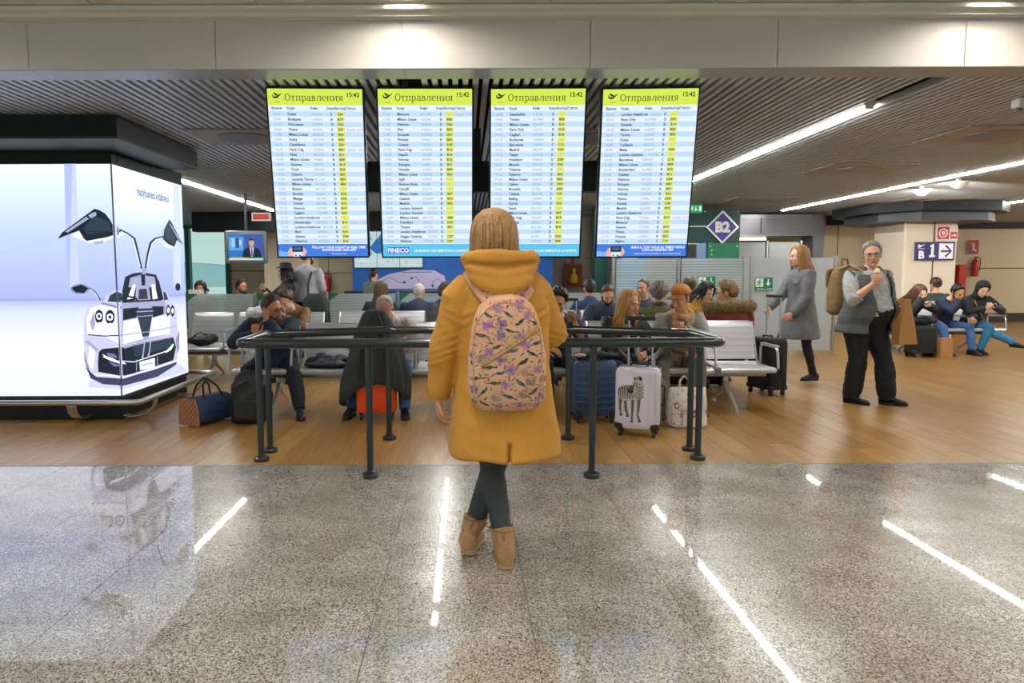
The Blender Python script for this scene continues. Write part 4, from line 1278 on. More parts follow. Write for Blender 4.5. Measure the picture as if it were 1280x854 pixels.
for x, z in ((.52, 1.9), (1.05, 1.9), (.55, 1.82), (.55, 1.74), (.55, 1.66), (.05, 2.58), (1.05, 2.58), (.4, 2.58), (.52, 1.3), (.52, 1.0)):
    bd.cyl(0, 0, 0, .006, .012, 8) if False else bd.prism(oval(x, z, .013, .013, 8), (0, 0, 0), (1, 0, 0), (0, 0, 1), 0, .006)
bd.build('stud', M_WHITE, t)
sg = thing('gate_sign', 'purple diamond sign with white letters B2 on the green pillar', 'sign', at(903, 284, 13.97))
MB().prism([(0, -.325), (.325, 0), (0, .325), (-.325, 0)], (0, 0, 0), (1, 0, 0), (0, 0, 1), -.02, .01).build('diamond_border', M_STEEL, sg)
MB().prism([(0, -.28), (.28, 0), (0, .28), (-.28, 0)], (0, 0, 0), (1, 0, 0), (0, 0, 1), .01, .014).build('diamond_face', mat('sign_purple', '#4a3f9a', .4), sg)
text('lettering', 'B2', .27, frame((-.005, -.018, -.09), (1, 0, 0), (0, 0, 1)), mat('print_f4f4f4', '#f4f4f4', .5), sg, align='CENTER', off=.016)
# lit information totem behind the glass
p = at(790, 345, 13.2)
t = thing('information_totem', 'lit cyan information screen standing behind the striped glass', 'display', (p.x, 13.2, 0))
MB().box(-.27, .27, 0, .12, 0, 1.95).build('casing', M_GRN, t)
L = [('#4fb9e6', RECT(0, 0, .5, 1.7)), ('#2f8fd0', RECT(0, 1.35, .5, 1.7)), ('#dff4fb', RECT(.05, 1.42, .35, 1.46)), ('#a9def2', [(0, .2), (.35, .5), (.2, .9), (0, 1.1)]), ('#7fd0ee', [(.5, .1), (.5, .8), (.3, .5)]), ('#f2e3d6', oval(.15, .8, .09, .05)), ('#e6f7fc', oval(.36, 1.15, .03, .03)), ('#e6f7fc', oval(.38, .65, .03, .03))]
art('screen_picture', L, (-.25, -.001, .2), (1, 0, 0), (0, 0, 1), t, .75)

# grey shop portal on the right
t = thing('shop_portal', 'grey metal portal of a shop behind the walking woman', 'portal', (7.0, 16.0, 0))
M_PORT = mat('portal_grey', '#77757b', .35, .5)
MB().box(-1.0, 1.1, 0, .5, 2.2, 2.62).build('lintel', M_PORT, t)
MB().box(-1.0, .95, -.01, .02, 2.6, 2.68).box(-.98, .9, -.008, 0, 2.2, 2.225).build('lintel_edge', M_GREYM, t)
MB().box(-.37, -.35, -.004, .0, 2.26, 2.6).build('lintel_joint', M_VOID, t)
MB().box(.8, 1.05, -.05, .5, 0, 2.68).build('jamb', M_PORT, t)
MB().box(-1.0, -.0, .55, .6, 2.13, 2.19).build('tube_lamp', glow('portal_lamp', '#fff1de', 4.0), t)
MB().box(-1.0, .8, 2.4, 2.5, 0, 2.6).build('inner_wall', mat('shop_inner', '#6f6a4f', .6), t)
MB().box(-.35, .0, 2.2, 2.35, 0, 2.1).build('inner_door', M_BLACK2, t)
MB().box(.15, .8, .9, 1.0, 0, 2.12).build('inner_panel', mat('shop_panel', '#9a9184', .5), t)
# beige walls between portal and column
struct('partition_right', MB().box(8.06, 10.3, 17.0, 17.1, 0, 2.5), M_WALL)
struct('partition_right_joint', MB().box(8.9, 8.915, 16.99, 17.0, 0, 2.5), M_WALLJ)
struct('bulkhead_right', MB().box(8.06, 10.9, 16.9, 17.2, 2.5, H), M_BLACK)

# column with the B1 sign
CX, CY = 9.24, 14.1
cl_ = struct('column_right', MB().rbox(-.53, .53, 0, 1.06, 0, 2.5, .04).box(.05, .062, -.003, 0, 0, 2.5), mat('column_cream', '#e2d3bf', .45), loc=(CX, CY, 0))
MB().box(.045, .067, -.004, .0, 0, 2.5).build('column_joint', M_SKIRT, cl_)
t = thing('column_canopy', 'dark two tier canopy ring round the top of the B1 column', 'canopy', (CX, CY + .5, 0))
for r, z0, z1, m_ in ((1.15, 2.36, 2.52, M_CHAR), (1.35, 2.525, 2.70, M_BLACK2)):
    c_ = r * .55
    MB().loft([[(-r, -c_, z), (-c_, -r, z), (c_, -r, z), (r, -c_, z), (r, c_, z), (c_, r, z), (-c_, r, z), (-r, c_, z)] for z in (z0, z1)], fan=False).build('canopy_tier', m_, t)
NV = '#332d6e'
t = plate('gate_sign', 'dark blue B1 sign with take off symbol and right arrow on the cream column', 'sign', 1168, 314, 14.04, .80, .36,
          [(NV, RECT(0, 0, .80, .36)), ('#f4f2f4', RECT(.49, .03, .77, .33)), (NV, stroke([(.53, .18), (.72, .18)], .035)), (NV, stroke([(.62, .29), (.73, .18), (.62, .07)], .038)),
           ('#f4f2f4', stroke([(.06, .265), (.1, .262), (.2, .315)], [.012, .03, .012])), ('#f4f2f4', [(.1, .27), (.06, .31), (.08, .315), (.15, .29)]), ('#f4f2f4', RECT(.07, .225, .2, .235))])
ptext(t, 'B', .21, -.265, -.145, '#f4f2f4', .01, d=.012); art('numeral', [('#f4f2f4', [(-.09, .12), (-.02, .15), (-.02, -.08), (.01, -.08), (.01, -.12), (-.11, -.12), (-.11, -.08), (-.075, -.08), (-.075, .085), (-.10, .075)])], (0, -.011, 0), (1, 0, 0), (0, 0, 1), t, 0)
t = plate('hose_sign', 'red and white fire hose sign with arrow above the B1 sign', 'sign', 1184, 292, 14.04, .42, .30, [('#efe7e2', RECT(0, 0, .42, .30)), ('#cf2b2f', RECT(.02, .04, .25, .28)), ('#f2e9e4', oval(.135, .16, .09, .09, 18)), ('#cf2b2f', oval(.135, .16, .065, .065, 18)), ('#f2e9e4', oval(.135, .16, .04, .04, 14)), ('#f2e9e4', RECT(.17, .2, .22, .22)),
      ('#cf2b2f', RECT(.28, .05, .41, .18)), ('#f2e9e4', stroke([(.3, .115), (.37, .115)], .03)), ('#f2e9e4', [(.355, .075), (.355, .155), (.4, .115)])])
# ------------------------------------------------------------------ people: one continuous body each, clothes and hair as its children
V3 = Vector
RX = lambda d: Matrix.Rotation(R(d), 3, 'X')
RY = lambda d: Matrix.Rotation(R(d), 3, 'Y')
RZ = lambda d: Matrix.Rotation(R(d), 3, 'Z')

def ik(a, c, l1, l2, pole):
    a, c, pole = V3(a), V3(c), V3(pole)
    d = c - a
    L = min(d.length, (l1 + l2) * .995)
    L = max(L, abs(l1 - l2) + .02)
    u = d.normalized()
    c = a + u * L
    x = (l1 * l1 - l2 * l2 + L * L) / (2 * L)
    h = math.sqrt(max(0, l1 * l1 - x * x))
    p = pole - u * pole.dot(u)
    p = p.normalized() if p.length > 1e-6 else u.orthogonal().normalized()
    return a + u * x + p * h, c

TORSO = [(-.12, .115, .085, .01), (-.05, .168, .122, .008), (.03, .168, .122, .004), (.11, .15, .106, 0), (.20, .142, .1, 0), (.28, .152, .108, -.004), (.36, .166, .115, -.004), (.425, .17, .105, 0), (.465, .14, .085, .006), (.495, .085, .068, .01), (.53, .056, .056, .005)]

def torso_frame(p):
    """functions mapping height t along the spine to a centre and to a rotation"""
    T1 = RZ(p.get('twist0', 0)) @ RY(p.get('side', 0)) @ RX(p.get('lean', 0))
    T2 = RZ(p.get('twist', 0)) @ T1 @ RX(p.get('curve', 0))
    hip = V3(p['hip'])
    w = hip + T1 @ V3((0, 0, .2))
    def c(t):
        k = max(0, min(1, (t - .1) / .2))
        if t <= .2: return hip + T1 @ V3((0, 0, t))
        return w + T2 @ V3((0, 0, t - .2))
    def rot(t):
        k = max(0, min(1, (t - .08) / .24))
        return T1.lerp(T2, k) if hasattr(T1, 'lerp') else (T1 if k < .5 else T2)
    return c, rot, T2

def ring_at(c, rot, a, b, n=20, p=2.3, dy=0.0, back=1.0):
    out = []
    for j in range(n):
        t = 2 * PI * j / n
        cx, cy = math.cos(t), math.sin(t)
        x = a * math.copysign(abs(cx) ** (2 / p), cx)
        y = b * math.copysign(abs(cy) ** (2 / p), cy) * (back if cy > 0 else 1)
        out.append(c + rot @ V3((x, y + dy, 0)))
    return out

def torso_mb(mb, c, rot, puff=0.0, build=1.0, t0=-.2, t1=.6, belly=0.0, hem=None, fem=False, sh=1.0):
    rings = []
    prof = [q for q in TORSO if t0 <= q[0] <= t1]
    if hem is not None and prof[0][0] > hem[0]:
        rings.append(ring_at(c(hem[0]), rot(hem[0]), hem[1], hem[2], dy=hem[3] if len(hem) > 3 else 0))
    for t, a, b, dy in prof:
        k = 1 + (build - 1) * (1 if t < .4 else .55)
        bl = belly * math.exp(-((t - .13) / .13) ** 2)
        s = sh if .3 < t < .48 else 1
        rings.append(ring_at(c(t), rot(t), a * k * s + puff, b * k + puff + bl * .6, dy=dy - bl * .7))
    mb.loft(rings)
    if fem:
        for s in (-1, 1):
            mb.ell(c(.33) + rot(.33) @ V3((s * .072, -.085 * build, 0)), (.06 * build + puff * .4, .05 * build + puff * .4, .055 * build))

def head_mb(mb, Hd):
    old, mb.M = mb.M, Hd
    mb.ell((0, .014, .026), (.074, .094, .089), 18, 12)
    mb.ell((0, -.030, -.030), (.060, .060, .078), 16, 10)
    mb.ell((0, -.022, -.076), (.052, .058, .038), 14, 8)
    mb.ell((0, -.066, -.098), (.027, .022, .018), 10, 7)
    mb.tube([(0, -.086, .014), (0, -.096, -.012), (0, -.108, -.034)], [.007, .009, .0125], 8)
    mb.ell((0, -.094, -.040), (.018, .012, .009), 8, 6)
    mb.ell((0, -.076, .022), (.047, .018, .010), 10, 6)
    mb.ell((0, -.083, -.066), (.023, .011, .011), 10, 6)
    for s in (-1, 1):
        mb.ell((s * .040, -.066, -.028), (.02, .018, .02), 8, 6)
        mb.ell((s * .077, .016, -.010), (.009, .020, .031), 8, 6, RZ(s * 18))
    mb.M = old

def face_parts(root, Hd, look, prefix=''):
    eyes, iris, brow, lips = MB(Hd), MB(Hd), MB(Hd), MB(Hd)
    for s in (-1, 1):
        if look.get('eyes_shut'):
            eyes = None
        x = s * .030
        if not look.get('down'):
            eyes and eyes.ell((x, -.0805, .002), (.0135, .008, .0065), 10, 7)
            iris.ell((x, -.0872, .002), (.0055, .003, .0058), 8, 6)
        iris.tube([(x - .015, -.083, .0035 if not look.get('down') else -.003), (x, -.0905, .0095 if not look.get('down') else -.004), (x + .015, -.083, .0045 if not look.get('down') else -.003)], .0024, 5)
        brow.tube([(x - s * .017, -.090, .021), (x, -.0925, .0255), (x + s * .018, -.083, .021)], [.003, .0038, .002], 6)
    lips.ell((0, -.0925, -.0625), (.021, .006, .0042), 10, 6).ell((0, -.0918, -.0695), (.018, .0065, .0048), 10, 6)
    if eyes and eyes.v: eyes.build('eyes', mat('eye_white', '#e9e4de', .2), root, smooth=True)
    iris.build('eyelashes', mat('eye_dark', '#231a15', .3), root, smooth=True)
    brow.build('eyebrows', mat('brow_' + look['hair'][1].strip('#'), look['hair'][1], .8), root, smooth=True)
    lips.build('lips', mat('lip_' + look.get('lip', 'b5695c'), '#' + look.get('lip', 'b5695c'), .45), root, smooth=True)

def hair_mat(c, dark=.45, light=1.35):
    k = 'hair_' + c.strip('#')
    if k in MATS: return MATS[k]
    m, nt, b, out = nodes_mat(k)
    tc = N(nt, 'ShaderNodeTexCoord')
    mp = N(nt, 'ShaderNodeMapping'); mp.inputs['Scale'].default_value = (70, 70, 3)
    nt.links.new(tc.outputs['Object'], mp.inputs[0])
    n = N(nt, 'ShaderNodeTexNoise', Scale=1.6, Detail=3.0); nt.links.new(mp.outputs[0], n.inputs['Vector'])
    l = lin(c)
    cr = nt.nodes.new('ShaderNodeValToRGB')
    cr.color_ramp.elements[0].position, cr.color_ramp.elements[1].position = .32, .68
    cr.color_ramp.elements[0].color = (*[x * dark for x in l], 1)
    cr.color_ramp.elements[1].color = (*[min(1, x * light) for x in l], 1)
    nt.links.new(n.outputs[0], cr.inputs[0]); nt.links.new(cr.outputs[0], b.inputs['Base Color'])
    bp = N(nt, 'ShaderNodeBump', Strength=.3, Distance=.004); nt.links.new(n.outputs[0], bp.inputs['Height']); nt.links.new(bp.outputs[0], b.inputs['Normal'])
    b.inputs['Roughness'].default_value = .45
    b.inputs['Specular IOR Level'].default_value = .4
    return m

HL = [(0, .66), (.5, .57), (.95, .38), (1.2, .10), (1.38, -.42), (1.52, -.40), (1.62, .02), (1.95, -.15), (2.2, -.62), (2.6, -.80), (3.2, -.84)]
def hairline(a, table):
    for (a0, z0), (a1, z1) in zip(table[:-1], table[1:]):
        if a <= a1: return z0 + (z1 - z0) * (a - a0) / (a1 - a0)
    return table[-1][1]
def shell_mb(mb, Hd, thick=.016, table=HL, tousle=.006, seed=0, n=56, m=30, top=1.0, scale=1.0):
    """cap of hair (or cloth) over the skull, thinning to nothing at its edge"""
    rng = random.Random(seed)
    ph = [rng.random() * 6 for _ in range(6)]
    old, mb.M = mb.M, Hd
    vs, ok = [], []
    for i in range(m + 1):
        el = PI / 2 - PI * .93 * i / m
        for j in range(n):
            th = 2 * PI * j / n
            d = V3((math.cos(el) * math.sin(th), -math.cos(el) * math.cos(th), math.sin(el)))
            a = abs(math.atan2(d.x, -d.y))
            e = d.z - hairline(a, table)
            f = max(0, min(1, e / .28)); f = f * f * (3 - 2 * f)
            wv = math.sin(13 * d.x + 9 * d.z + ph[0]) * math.sin(11 * d.y + ph[1]) + .6 * math.sin(27 * d.x + ph[2] + 8 * d.y) * math.sin(23 * d.z + ph[3])
            r = 1 + 0 * e
            p = V3((d.x * .074, .014 + d.y * .094, .026 + d.z * .089))
            if d.z < 0:      # follow the neck below the widest line
                p.z = .026 + d.z * .105
            p += d * ((thick * (1 + (top - 1) * max(0, d.z)) + tousle * wv) * f - .004 * (1 - f))
            vs.append(p * scale); ok.append(e > -.03)
    fs = []
    for i in range(m):
        for j in range(n):
            k = (j + 1) % n
            q = (i * n + j, (i + 1) * n + j, (i + 1) * n + k, i * n + k)
            if any(ok[t] for t in q): fs.append(q)
    mb.add(vs, fs)
    mb.M = old

def strands_mb(mb, Hd, length=.35, count=60, a0=.75, spread=.02, seed=1, back=0.06, r=.010, wave=.012, front=False, grow=.007, parting=.0):
    """long locks falling from the crown over the skull and down"""
    rng = random.Random(seed)
    old, mb.M = mb.M, Hd
    for k in range(count):
        sg = -1 if k % 2 else 1
        a = a0 + (PI - a0) * ((k // 2 + rng.random() * .8) / (count / 2))
        th = sg * a
        pts = []
        r0 = rng.uniform(.9, 1.25)
        for i in range(5):
            el = PI / 2 * (1 - i / 4.0) * .96
            d = V3((math.cos(el) * math.sin(th), -math.cos(el) * math.cos(th), math.sin(el)))
            pts.append(V3((d.x * (.086 + grow) + parting * (1 - i / 4), .016 + d.y * (.106 + grow), .03 + d.z * (.099 + grow))))
        base = pts[-1]
        L = length * rng.uniform(.82, 1.08)
        ph = rng.random() * 6
        for i in range(1, 7):
            u = i / 6
            q = base + V3((0, 0, -L * u))
            inw = .012 * math.sin(u * PI) - spread * u
            out = V3((math.sin(th), -math.cos(th), 0))
            q -= out * inw
            q.y += back * u * (1 if a > 1.3 else .3)
            q += V3((math.sin(ph + u * 7), math.cos(ph * 1.3 + u * 6), 0)) * wave * u
            pts.append(q)
        rr = [.004, .009, .011, .011, .011] + [.011 * r0, .011 * r0, .010, .009, .007, .003]
        mb.tube(pts, [x * r / .010 for x in rr], 6, flat=.75)
    mb.M = old

def hand_geo(mb_body, mb_fingers, wrist, d, nrm, curl=.4, s=1.0, spread=.12, side=1, thumb=.5):
    """palm goes into the fused body, fingers are tubes rooted in it; nrm points out of the palm; side +1 = left hand"""
    d = V3(d).normalized()
    nrm = V3(nrm); nrm = (nrm - d * nrm.dot(d)).normalized()
    lat = d.cross(nrm) * side          # towards the thumb
    w = V3(wrist)
    rings = []
    for t, a, b in ((-.03, .026, .02), (0.0, .026, .019), (.03, .034, .017), (.065, .040, .015), (.092, .038, .011)):
        c = w + d * t * s
        rings.append([c + lat * (a * s * math.cos(q)) + nrm * (b * s * math.sin(q)) for q in [2 * PI * j / 12 for j in range(12)]])
    mb_body.loft(rings)
    for k, (off, L) in enumerate(((.029, .95), (.010, 1.05), (-.010, 1.0), (-.028, .78))):
        p = w + d * (.083 - .006 * abs(k - 1.2)) * s + lat * off * s
        ang = 0
        dirv = (d + lat * off * 8 * spread).normalized()
        ax = dirv.cross(nrm).normalized()
        pts = [p - dirv * .02 * s, p]
        for seg, bend in ((.042, 48), (.026, 62), (.021, 38)):
            ang += bend * curl * (1 + .12 * k)
            v = dirv * math.cos(R(ang)) + nrm * math.sin(R(ang))
            p = p + v * seg * L * s
            pts.append(p)
        mb_fingers.tube(pts, [.0088 * s, .0092 * s, .0085 * s, .0078 * s, .006 * s], 8)
    p = w + d * .025 * s + lat * .026 * s
    q = p + (lat * .8 + d * .6 + nrm * .3 * thumb).normalized() * .04 * s
    e = q + (d * .85 + nrm * .9 * thumb + lat * .1).normalized() * .032 * s
    f = e + (d * .8 + nrm * 1.2 * thumb - lat * .3).normalized() * .024 * s
    mb_fingers.tube([p, q, e, f], [.013 * s, .0105 * s, .0095 * s, .007 * s], 8)

def shoe_geo(mb, ankle, yaw, pitch=0, s=1.0, heel=.012, kind='shoe', sole=None, toe=1.0):
    """ankle joint 8 cm over the ground; the foot points along local -y turned by yaw"""
    M = Matrix.Translation(V3(ankle)) @ (RZ(yaw) @ RX(pitch)).to_4x4()
    prof = [(.078, .026, .042, -.035), (.064, .038, .058, -.02), (.02, .041, .064, -.012), (-.04, .040, .052, -.024), (-.10, .045, .038, -.038), (-.145, .043, .030, -.048), (-.175, .030, .022, -.054), (-.19 * toe, .012, .012, -.06)]
    rings = []
    for y, a, h, zc in prof:
        ring = []
        for j in range(14):
            t = 2 * PI * j / 14
            z = zc + h * math.sin(t) * .75
            ring.append(M @ V3((a * s * math.copysign(abs(math.cos(t)) ** .55, math.cos(t)), y * s, max(z, -.07) * s)))
        rings.append(ring)
    mb.loft(rings)
    if sole is not None:
        pts = [(.02, .074), (.034, .060), (.038, .02), (.036, -.05), (.042, -.11), (.038, -.16), (.018, -.190)]
        out = [(a, y) for a, y in pts]
        poly = out + [(-a, y) for a, y in out[::-1]]
        poly = poly[::-1]
        sole.loft([[M @ V3((x * s, y * s, z * s)) for x, y in poly] for z in (-.08, -.058)], fan=False)

def jacket_mat(name, c, bump=.25, bscale=22, rough=.75, vary=.12, vscale=9, **kw):
    return mat(name, c, rough, bump=bump, bscale=bscale, vary=vary, vscale=vscale, **kw)

def person(label, x, y, face, P, L, group=None, name='person', near=False, s=1.0):
    root = thing(name, label, 'person', (x, y, 0), R(face), group)
    root.scale = (s, s, s)
    vox = L.get('vox', .0085 if near else .0125)
    cvox = L.get('cvox', .010 if near else .015)
    fem, build, belly = L.get('fem', False), L.get('build', 1.0), L.get('belly', 0.0)
    sw = (.165 if fem else .185) * (1 + (build - 1) * .4)
    c, rot, T2 = torso_frame(P)
    nb = c(.50)
    sh = {k: c(.425) + T2 @ V3((sg * sw, .012, P.get('shrug', 0))) for k, sg in (('L', 1), ('R', -1))}
    # head
    hy, hp, hr = P.get('head', (0, 0, 0))
    nd = (T2 @ RX(P.get('neck', 0))) @ V3((0, -.16, 1)).normalized()
    ho = nb + nd * .104
    HR = RZ(P.get('twist', 0) + hy) @ RX(hp) @ RY(hr)
    Hd = Matrix.Translation(ho + HR @ V3((0, -.018, .052))) @ HR.to_4x4() @ Matrix.Scale(L.get('head_s', 1.05), 4)
    J = {'root': root, 'head': Hd, 'nb': nb, 'sh': sh, 'c': c, 'rot': rot, 'T2': T2}
    body, fing = MB(), MB()
    torso_mb(body, c, rot, 0, build, belly=belly, fem=False)
    body.tube([c(.47), nb + nd * .03, ho + HR @ V3((0, .012, -.01)), ho + HR @ V3((0, .0, .05))], [.062, .052, .05, .05], 14)
    head_mb(body, Hd)
    # limbs
    tk = 1 + (build - 1) * .7
    for k, sg in (('L', 1), ('R', -1)):
        W = P.get(k + 'H', None)
        W = V3(W) if W is not None else sh[k] + V3((sg * .07, .0, -.53))
        pole = P.get(k + 'E', (sg * .5, .6, -.6))
        el, wr = ik(sh[k], W, .285, .25, pole)
        J[k + 'e'], J[k + 'w'] = el, wr
        body.tube([sh[k] - T2 @ V3((sg * .05, 0, -.0)), sh[k], sh[k].lerp(el, .5), el, el.lerp(wr, .4), wr], [.05 * tk, .052 * tk, .044 * tk, .038 * tk, .036 * tk, .026], 12)
        hd = P.get(k + 'D'); hd = V3(hd) if hd is not None else (wr - el)
        hn = P.get(k + 'N', (-sg, -.2, .1))
        J[k + 'd'], J[k + 'n'] = V3(hd).normalized(), V3(hn)
        hand_geo(body, fing, wr, hd, hn, P.get(k + 'C', .45), .95 if fem else 1.03, side=sg * P.get(k + 'S', 1), thumb=P.get('thumb', .6))
    hipj = {k: c(-.02) + rot(0) @ V3((sg * .095 * (1 + (build - 1) * .5), 0, -.02)) for k, sg in (('L', 1), ('R', -1))}
    for k, sg in (('L', 1), ('R', -1)):
        A_ = V3(P[k + 'F'])
        kn, an = ik(hipj[k], A_, .405, .395, P.get(k + 'K', (sg * .12, -1, .12)))
        J[k + 'h'], J[k + 'k'], J[k + 'a'] = hipj[k], kn, an
        body.tube([hipj[k], hipj[k].lerp(kn, .5), kn, kn.lerp(an, .35), an], [.082 * tk, .066 * tk, .05 * tk, .048 * tk, .034], 12)
        yaw, pit = P.get(k + 'Y', sg * 8), P.get(k + 'P', 0)
        f = RZ(yaw) @ RX(pit) @ V3((0, -1, 0))
        body.tube([an + V3((0, .02, -.03)), an + f * .07 + V3((0, 0, -.045)), an + f * .14 + V3((0, 0, -.055))], [.03, .03, .02], 8)
    me = fuse(body, vox, 2)
    append_mesh(me, fing)
    skin = mat('skin_' + L['skin'].strip('#'), L['skin'], .5, bump=.03, bscale=120, vary=.05, vscale=14)
    link('body', me, skin, root, smooth=True)
    if L.get('face', True): face_parts(root, Hd, L)
    # trousers
    pf = L.get('bot_puff', .016)
    tb = MB()
    torso_mb(tb, c, rot, pf * .8, build, t1=L.get('waist', .12), belly=belly)
    for k, sg in (('L', 1), ('R', -1)):
        h_, kn, an = J[k + 'h'], J[k + 'k'], J[k + 'a']
        fl_ = L.get('flare', 0)
        e_ = an + (kn - an).normalized() * L.get('ankle_gap', -.005)
        tb.tube([h_, h_.lerp(kn, .3), h_.lerp(kn, .7), kn, kn.lerp(an, .35), kn.lerp(an, .75), e_],
                [.088 * tk + pf, .082 * tk + pf, .064 * tk + pf, .055 * tk + pf, .052 * tk + pf + fl_ * .5, .042 * tk + pf + fl_, .038 + pf + fl_], 14, round_end=False)
    link('trousers', fuse(tb, cvox, 2, L.get('fold', .006), 8, seed=int(abs(x) * 100)), L['bot'], root, smooth=True)
    # shoes
    for k in 'LR':
        sb, so = MB(), MB()
        shoe_geo(sb, J[k + 'a'], P.get(k + 'Y', 8 if k == 'L' else -8), P.get(k + 'P', 0), L.get('shoe_s', 1.0 if not fem else .93), sole=so)
        if L.get('boot'):
            f_ = (J[k + 'k'] - J[k + 'a']).normalized()
            sb.tube([J[k + 'a'] + V3((0, .01, -.02)), J[k + 'a'] + f_ * L['boot']], [.045, .052], 12, round_end=False)
        o = link('shoe', fuse(sb, .009, 2), L.get('shoe', mat('shoe_black', '#17171a', .4)), root, smooth=True)
        so.build('sole', L.get('sole', mat('sole_black', '#101012', .7)), o)
    # top
    if L.get('top') is not None:
        puff = L.get('puff', .02)
        tp = MB()
        hem = L.get('hem', -.06)
        torso_mb(tp, c, rot, puff, build, t0=hem, t1=.50, belly=belly, fem=fem and L.get('bust', True), hem=L.get('hemring'))
        if L.get('skirt'):
            cz = J['c'](0)
            tp.loft([ring_at(V3((q[3], q[4], q[0])), RZ(P.get('twist0', 0)), q[1], q[2], 22, 2.2) for q in L['skirt']])
        sl = L.get('sleeve', 1.0)
        for k, sg in (('L', 1), ('R', -1)):
            a_, e_, w_ = sh[k], J[k + 'e'], J[k + 'w']
            pts = [a_ - T2 @ V3((sg * .07, 0, .01)), a_ + T2 @ V3((sg * .0, 0, .004)), a_.lerp(e_, .35), a_.lerp(e_, .75), e_, e_.lerp(w_, .35), e_.lerp(w_, .7), e_.lerp(w_, 1.0)]
            rr = [.06 * tk, .062 * tk + puff * .7, .056 * tk + puff, .05 * tk + puff, .046 * tk + puff, .044 * tk + puff * .9, .038 * tk + puff * .8, .031 * tk + puff * .7]
            if sl < 1:
                m_ = max(3, int(round(2 + sl * 6)))
                pts, rr = pts[:m_], rr[:m_]
            tp.tube(pts, rr, 14, round_end=False)
        if L.get('collar'):
            h_, r_ = L['collar']
            tp.tube([c(.475) + T2 @ V3((0, .006, 0)), c(.475 + h_ * .6) + T2 @ V3((0, -.004, 0)), c(.475 + h_) + T2 @ V3((0, -.012, 0))], [r_ + .03, r_ + .006, r_], 18, round_end=False)
        me = fuse(tp, cvox, 2, L.get('fold', .006), L.get('fold_f', 9), seed=int(abs(y) * 100), stretch=(1, 1, 1.3))
        link(L.get('top_name', 'jacket'), me, L['top'], root, smooth=True)
    # hair
    st, hc = L['hair'][0], L['hair'][1]
    hb = MB()
    sd = int(abs(x * 37 + y * 11)) % 97
    if st == 'short': shell_mb(hb, Hd, .013, tousle=.005, seed=sd, top=1.9)
    elif st == 'crop': shell_mb(hb, Hd, .009, tousle=.002, seed=sd)
    elif st == 'full': shell_mb(hb, Hd, .026, tousle=.008, seed=sd, top=1.3)
    elif st == 'bald': shell_mb(hb, Hd, .008, [(0, .9), (1.2, .95), (1.3, .3), (1.45, -.3), (1.62, .0), (1.95, -.1), (2.2, -.6), (3.2, -.8)], .002, sd)
    elif st in ('long', 'pony', 'bun'):
        shell_mb(hb, Hd, .018, tousle=.004, seed=sd)
        if st == 'long': strands_mb(hb, Hd, L['hair'][2] if len(L['hair']) > 2 else .3, L.get('locks', 56), L.get('lock_a', .8), .02, sd, back=L.get('lock_back', .05))
        if st == 'pony':
            hb.M = Hd
            hb.tube([(0, .10, .06), (0, .16, .05), (0, .18, -.04), (0, .16, -.16)], [.02, .03, .03, .01], 10)
            hb.M = None
        if st == 'bun':
            hb.M = Hd
            hb.ell((0, .12, .06), (.045, .04, .045)); hb.M = None
    if hb.v: hb.build('hair', hair_mat(hc), root, smooth=True)
    if L.get('beard'):
        bb = MB(Hd)
        bl = L.get('beard_len', .012)
        bb.ell((0, -.058, -.095), (.036, .034 + bl * .3, .026 + bl))
        for s_ in (-1, 1):
            bb.tube([(s_ * .066, .0, -.02), (s_ * .060, -.018, -.06), (s_ * .042, -.05, -.085), (0, -.078, -.098)], [.010, .016, .02, .022], 8)
            bb.tube([(s_ * .004, -.094, -.054), (s_ * .022, -.086, -.060), (s_ * .034, -.072, -.08)], [.006, .006, .008], 7)
        link('beard', fuse(bb, .006, 2, .002, 40), hair_mat(L['beard']), root, smooth=True)
    if L.get('glasses'):
        gb = MB(Hd)
        for s_ in (-1, 1):
            lp_ = [(s_ * .031 + .021 * math.cos(t), -.1 + .0005, .0 + .017 * math.sin(t)) for t in [2 * PI * k / 12 for k in range(13)]]
            gb.tube(lp_, .0022, 5, round_end=False)
            gb.tube([(s_ * .052, -.1, .004), (s_ * .078, -.06, .006), (s_ * .082, .01, .004)], .002, 5)
        gb.tube([(-.011, -.101, .004), (.011, -.101, .004)], .002, 5)
        gb.build('eyeglasses', mat('glasses_frame', L['glasses'], .3), root, smooth=True)
    return J

def world(J, p):
    r = J['root']
    return Matrix.Translation(r.location) @ Matrix.Rotation(r.rotation_euler.z, 4, 'Z') @ (V3(p) * r.scale.x)
def palm(J, k, out=.05, fwd=.06):
    """a point in front of the palm, in world space, with the hand's directions"""
    rz = Matrix.Rotation(J['root'].rotation_euler.z, 3, 'Z')
    d = rz @ J[k + 'd']; n = rz @ J[k + 'n']; n = (n - d * n.dot(d)).normalized()
    return world(J, J[k + 'w']) + d * fwd + n * out, d, n

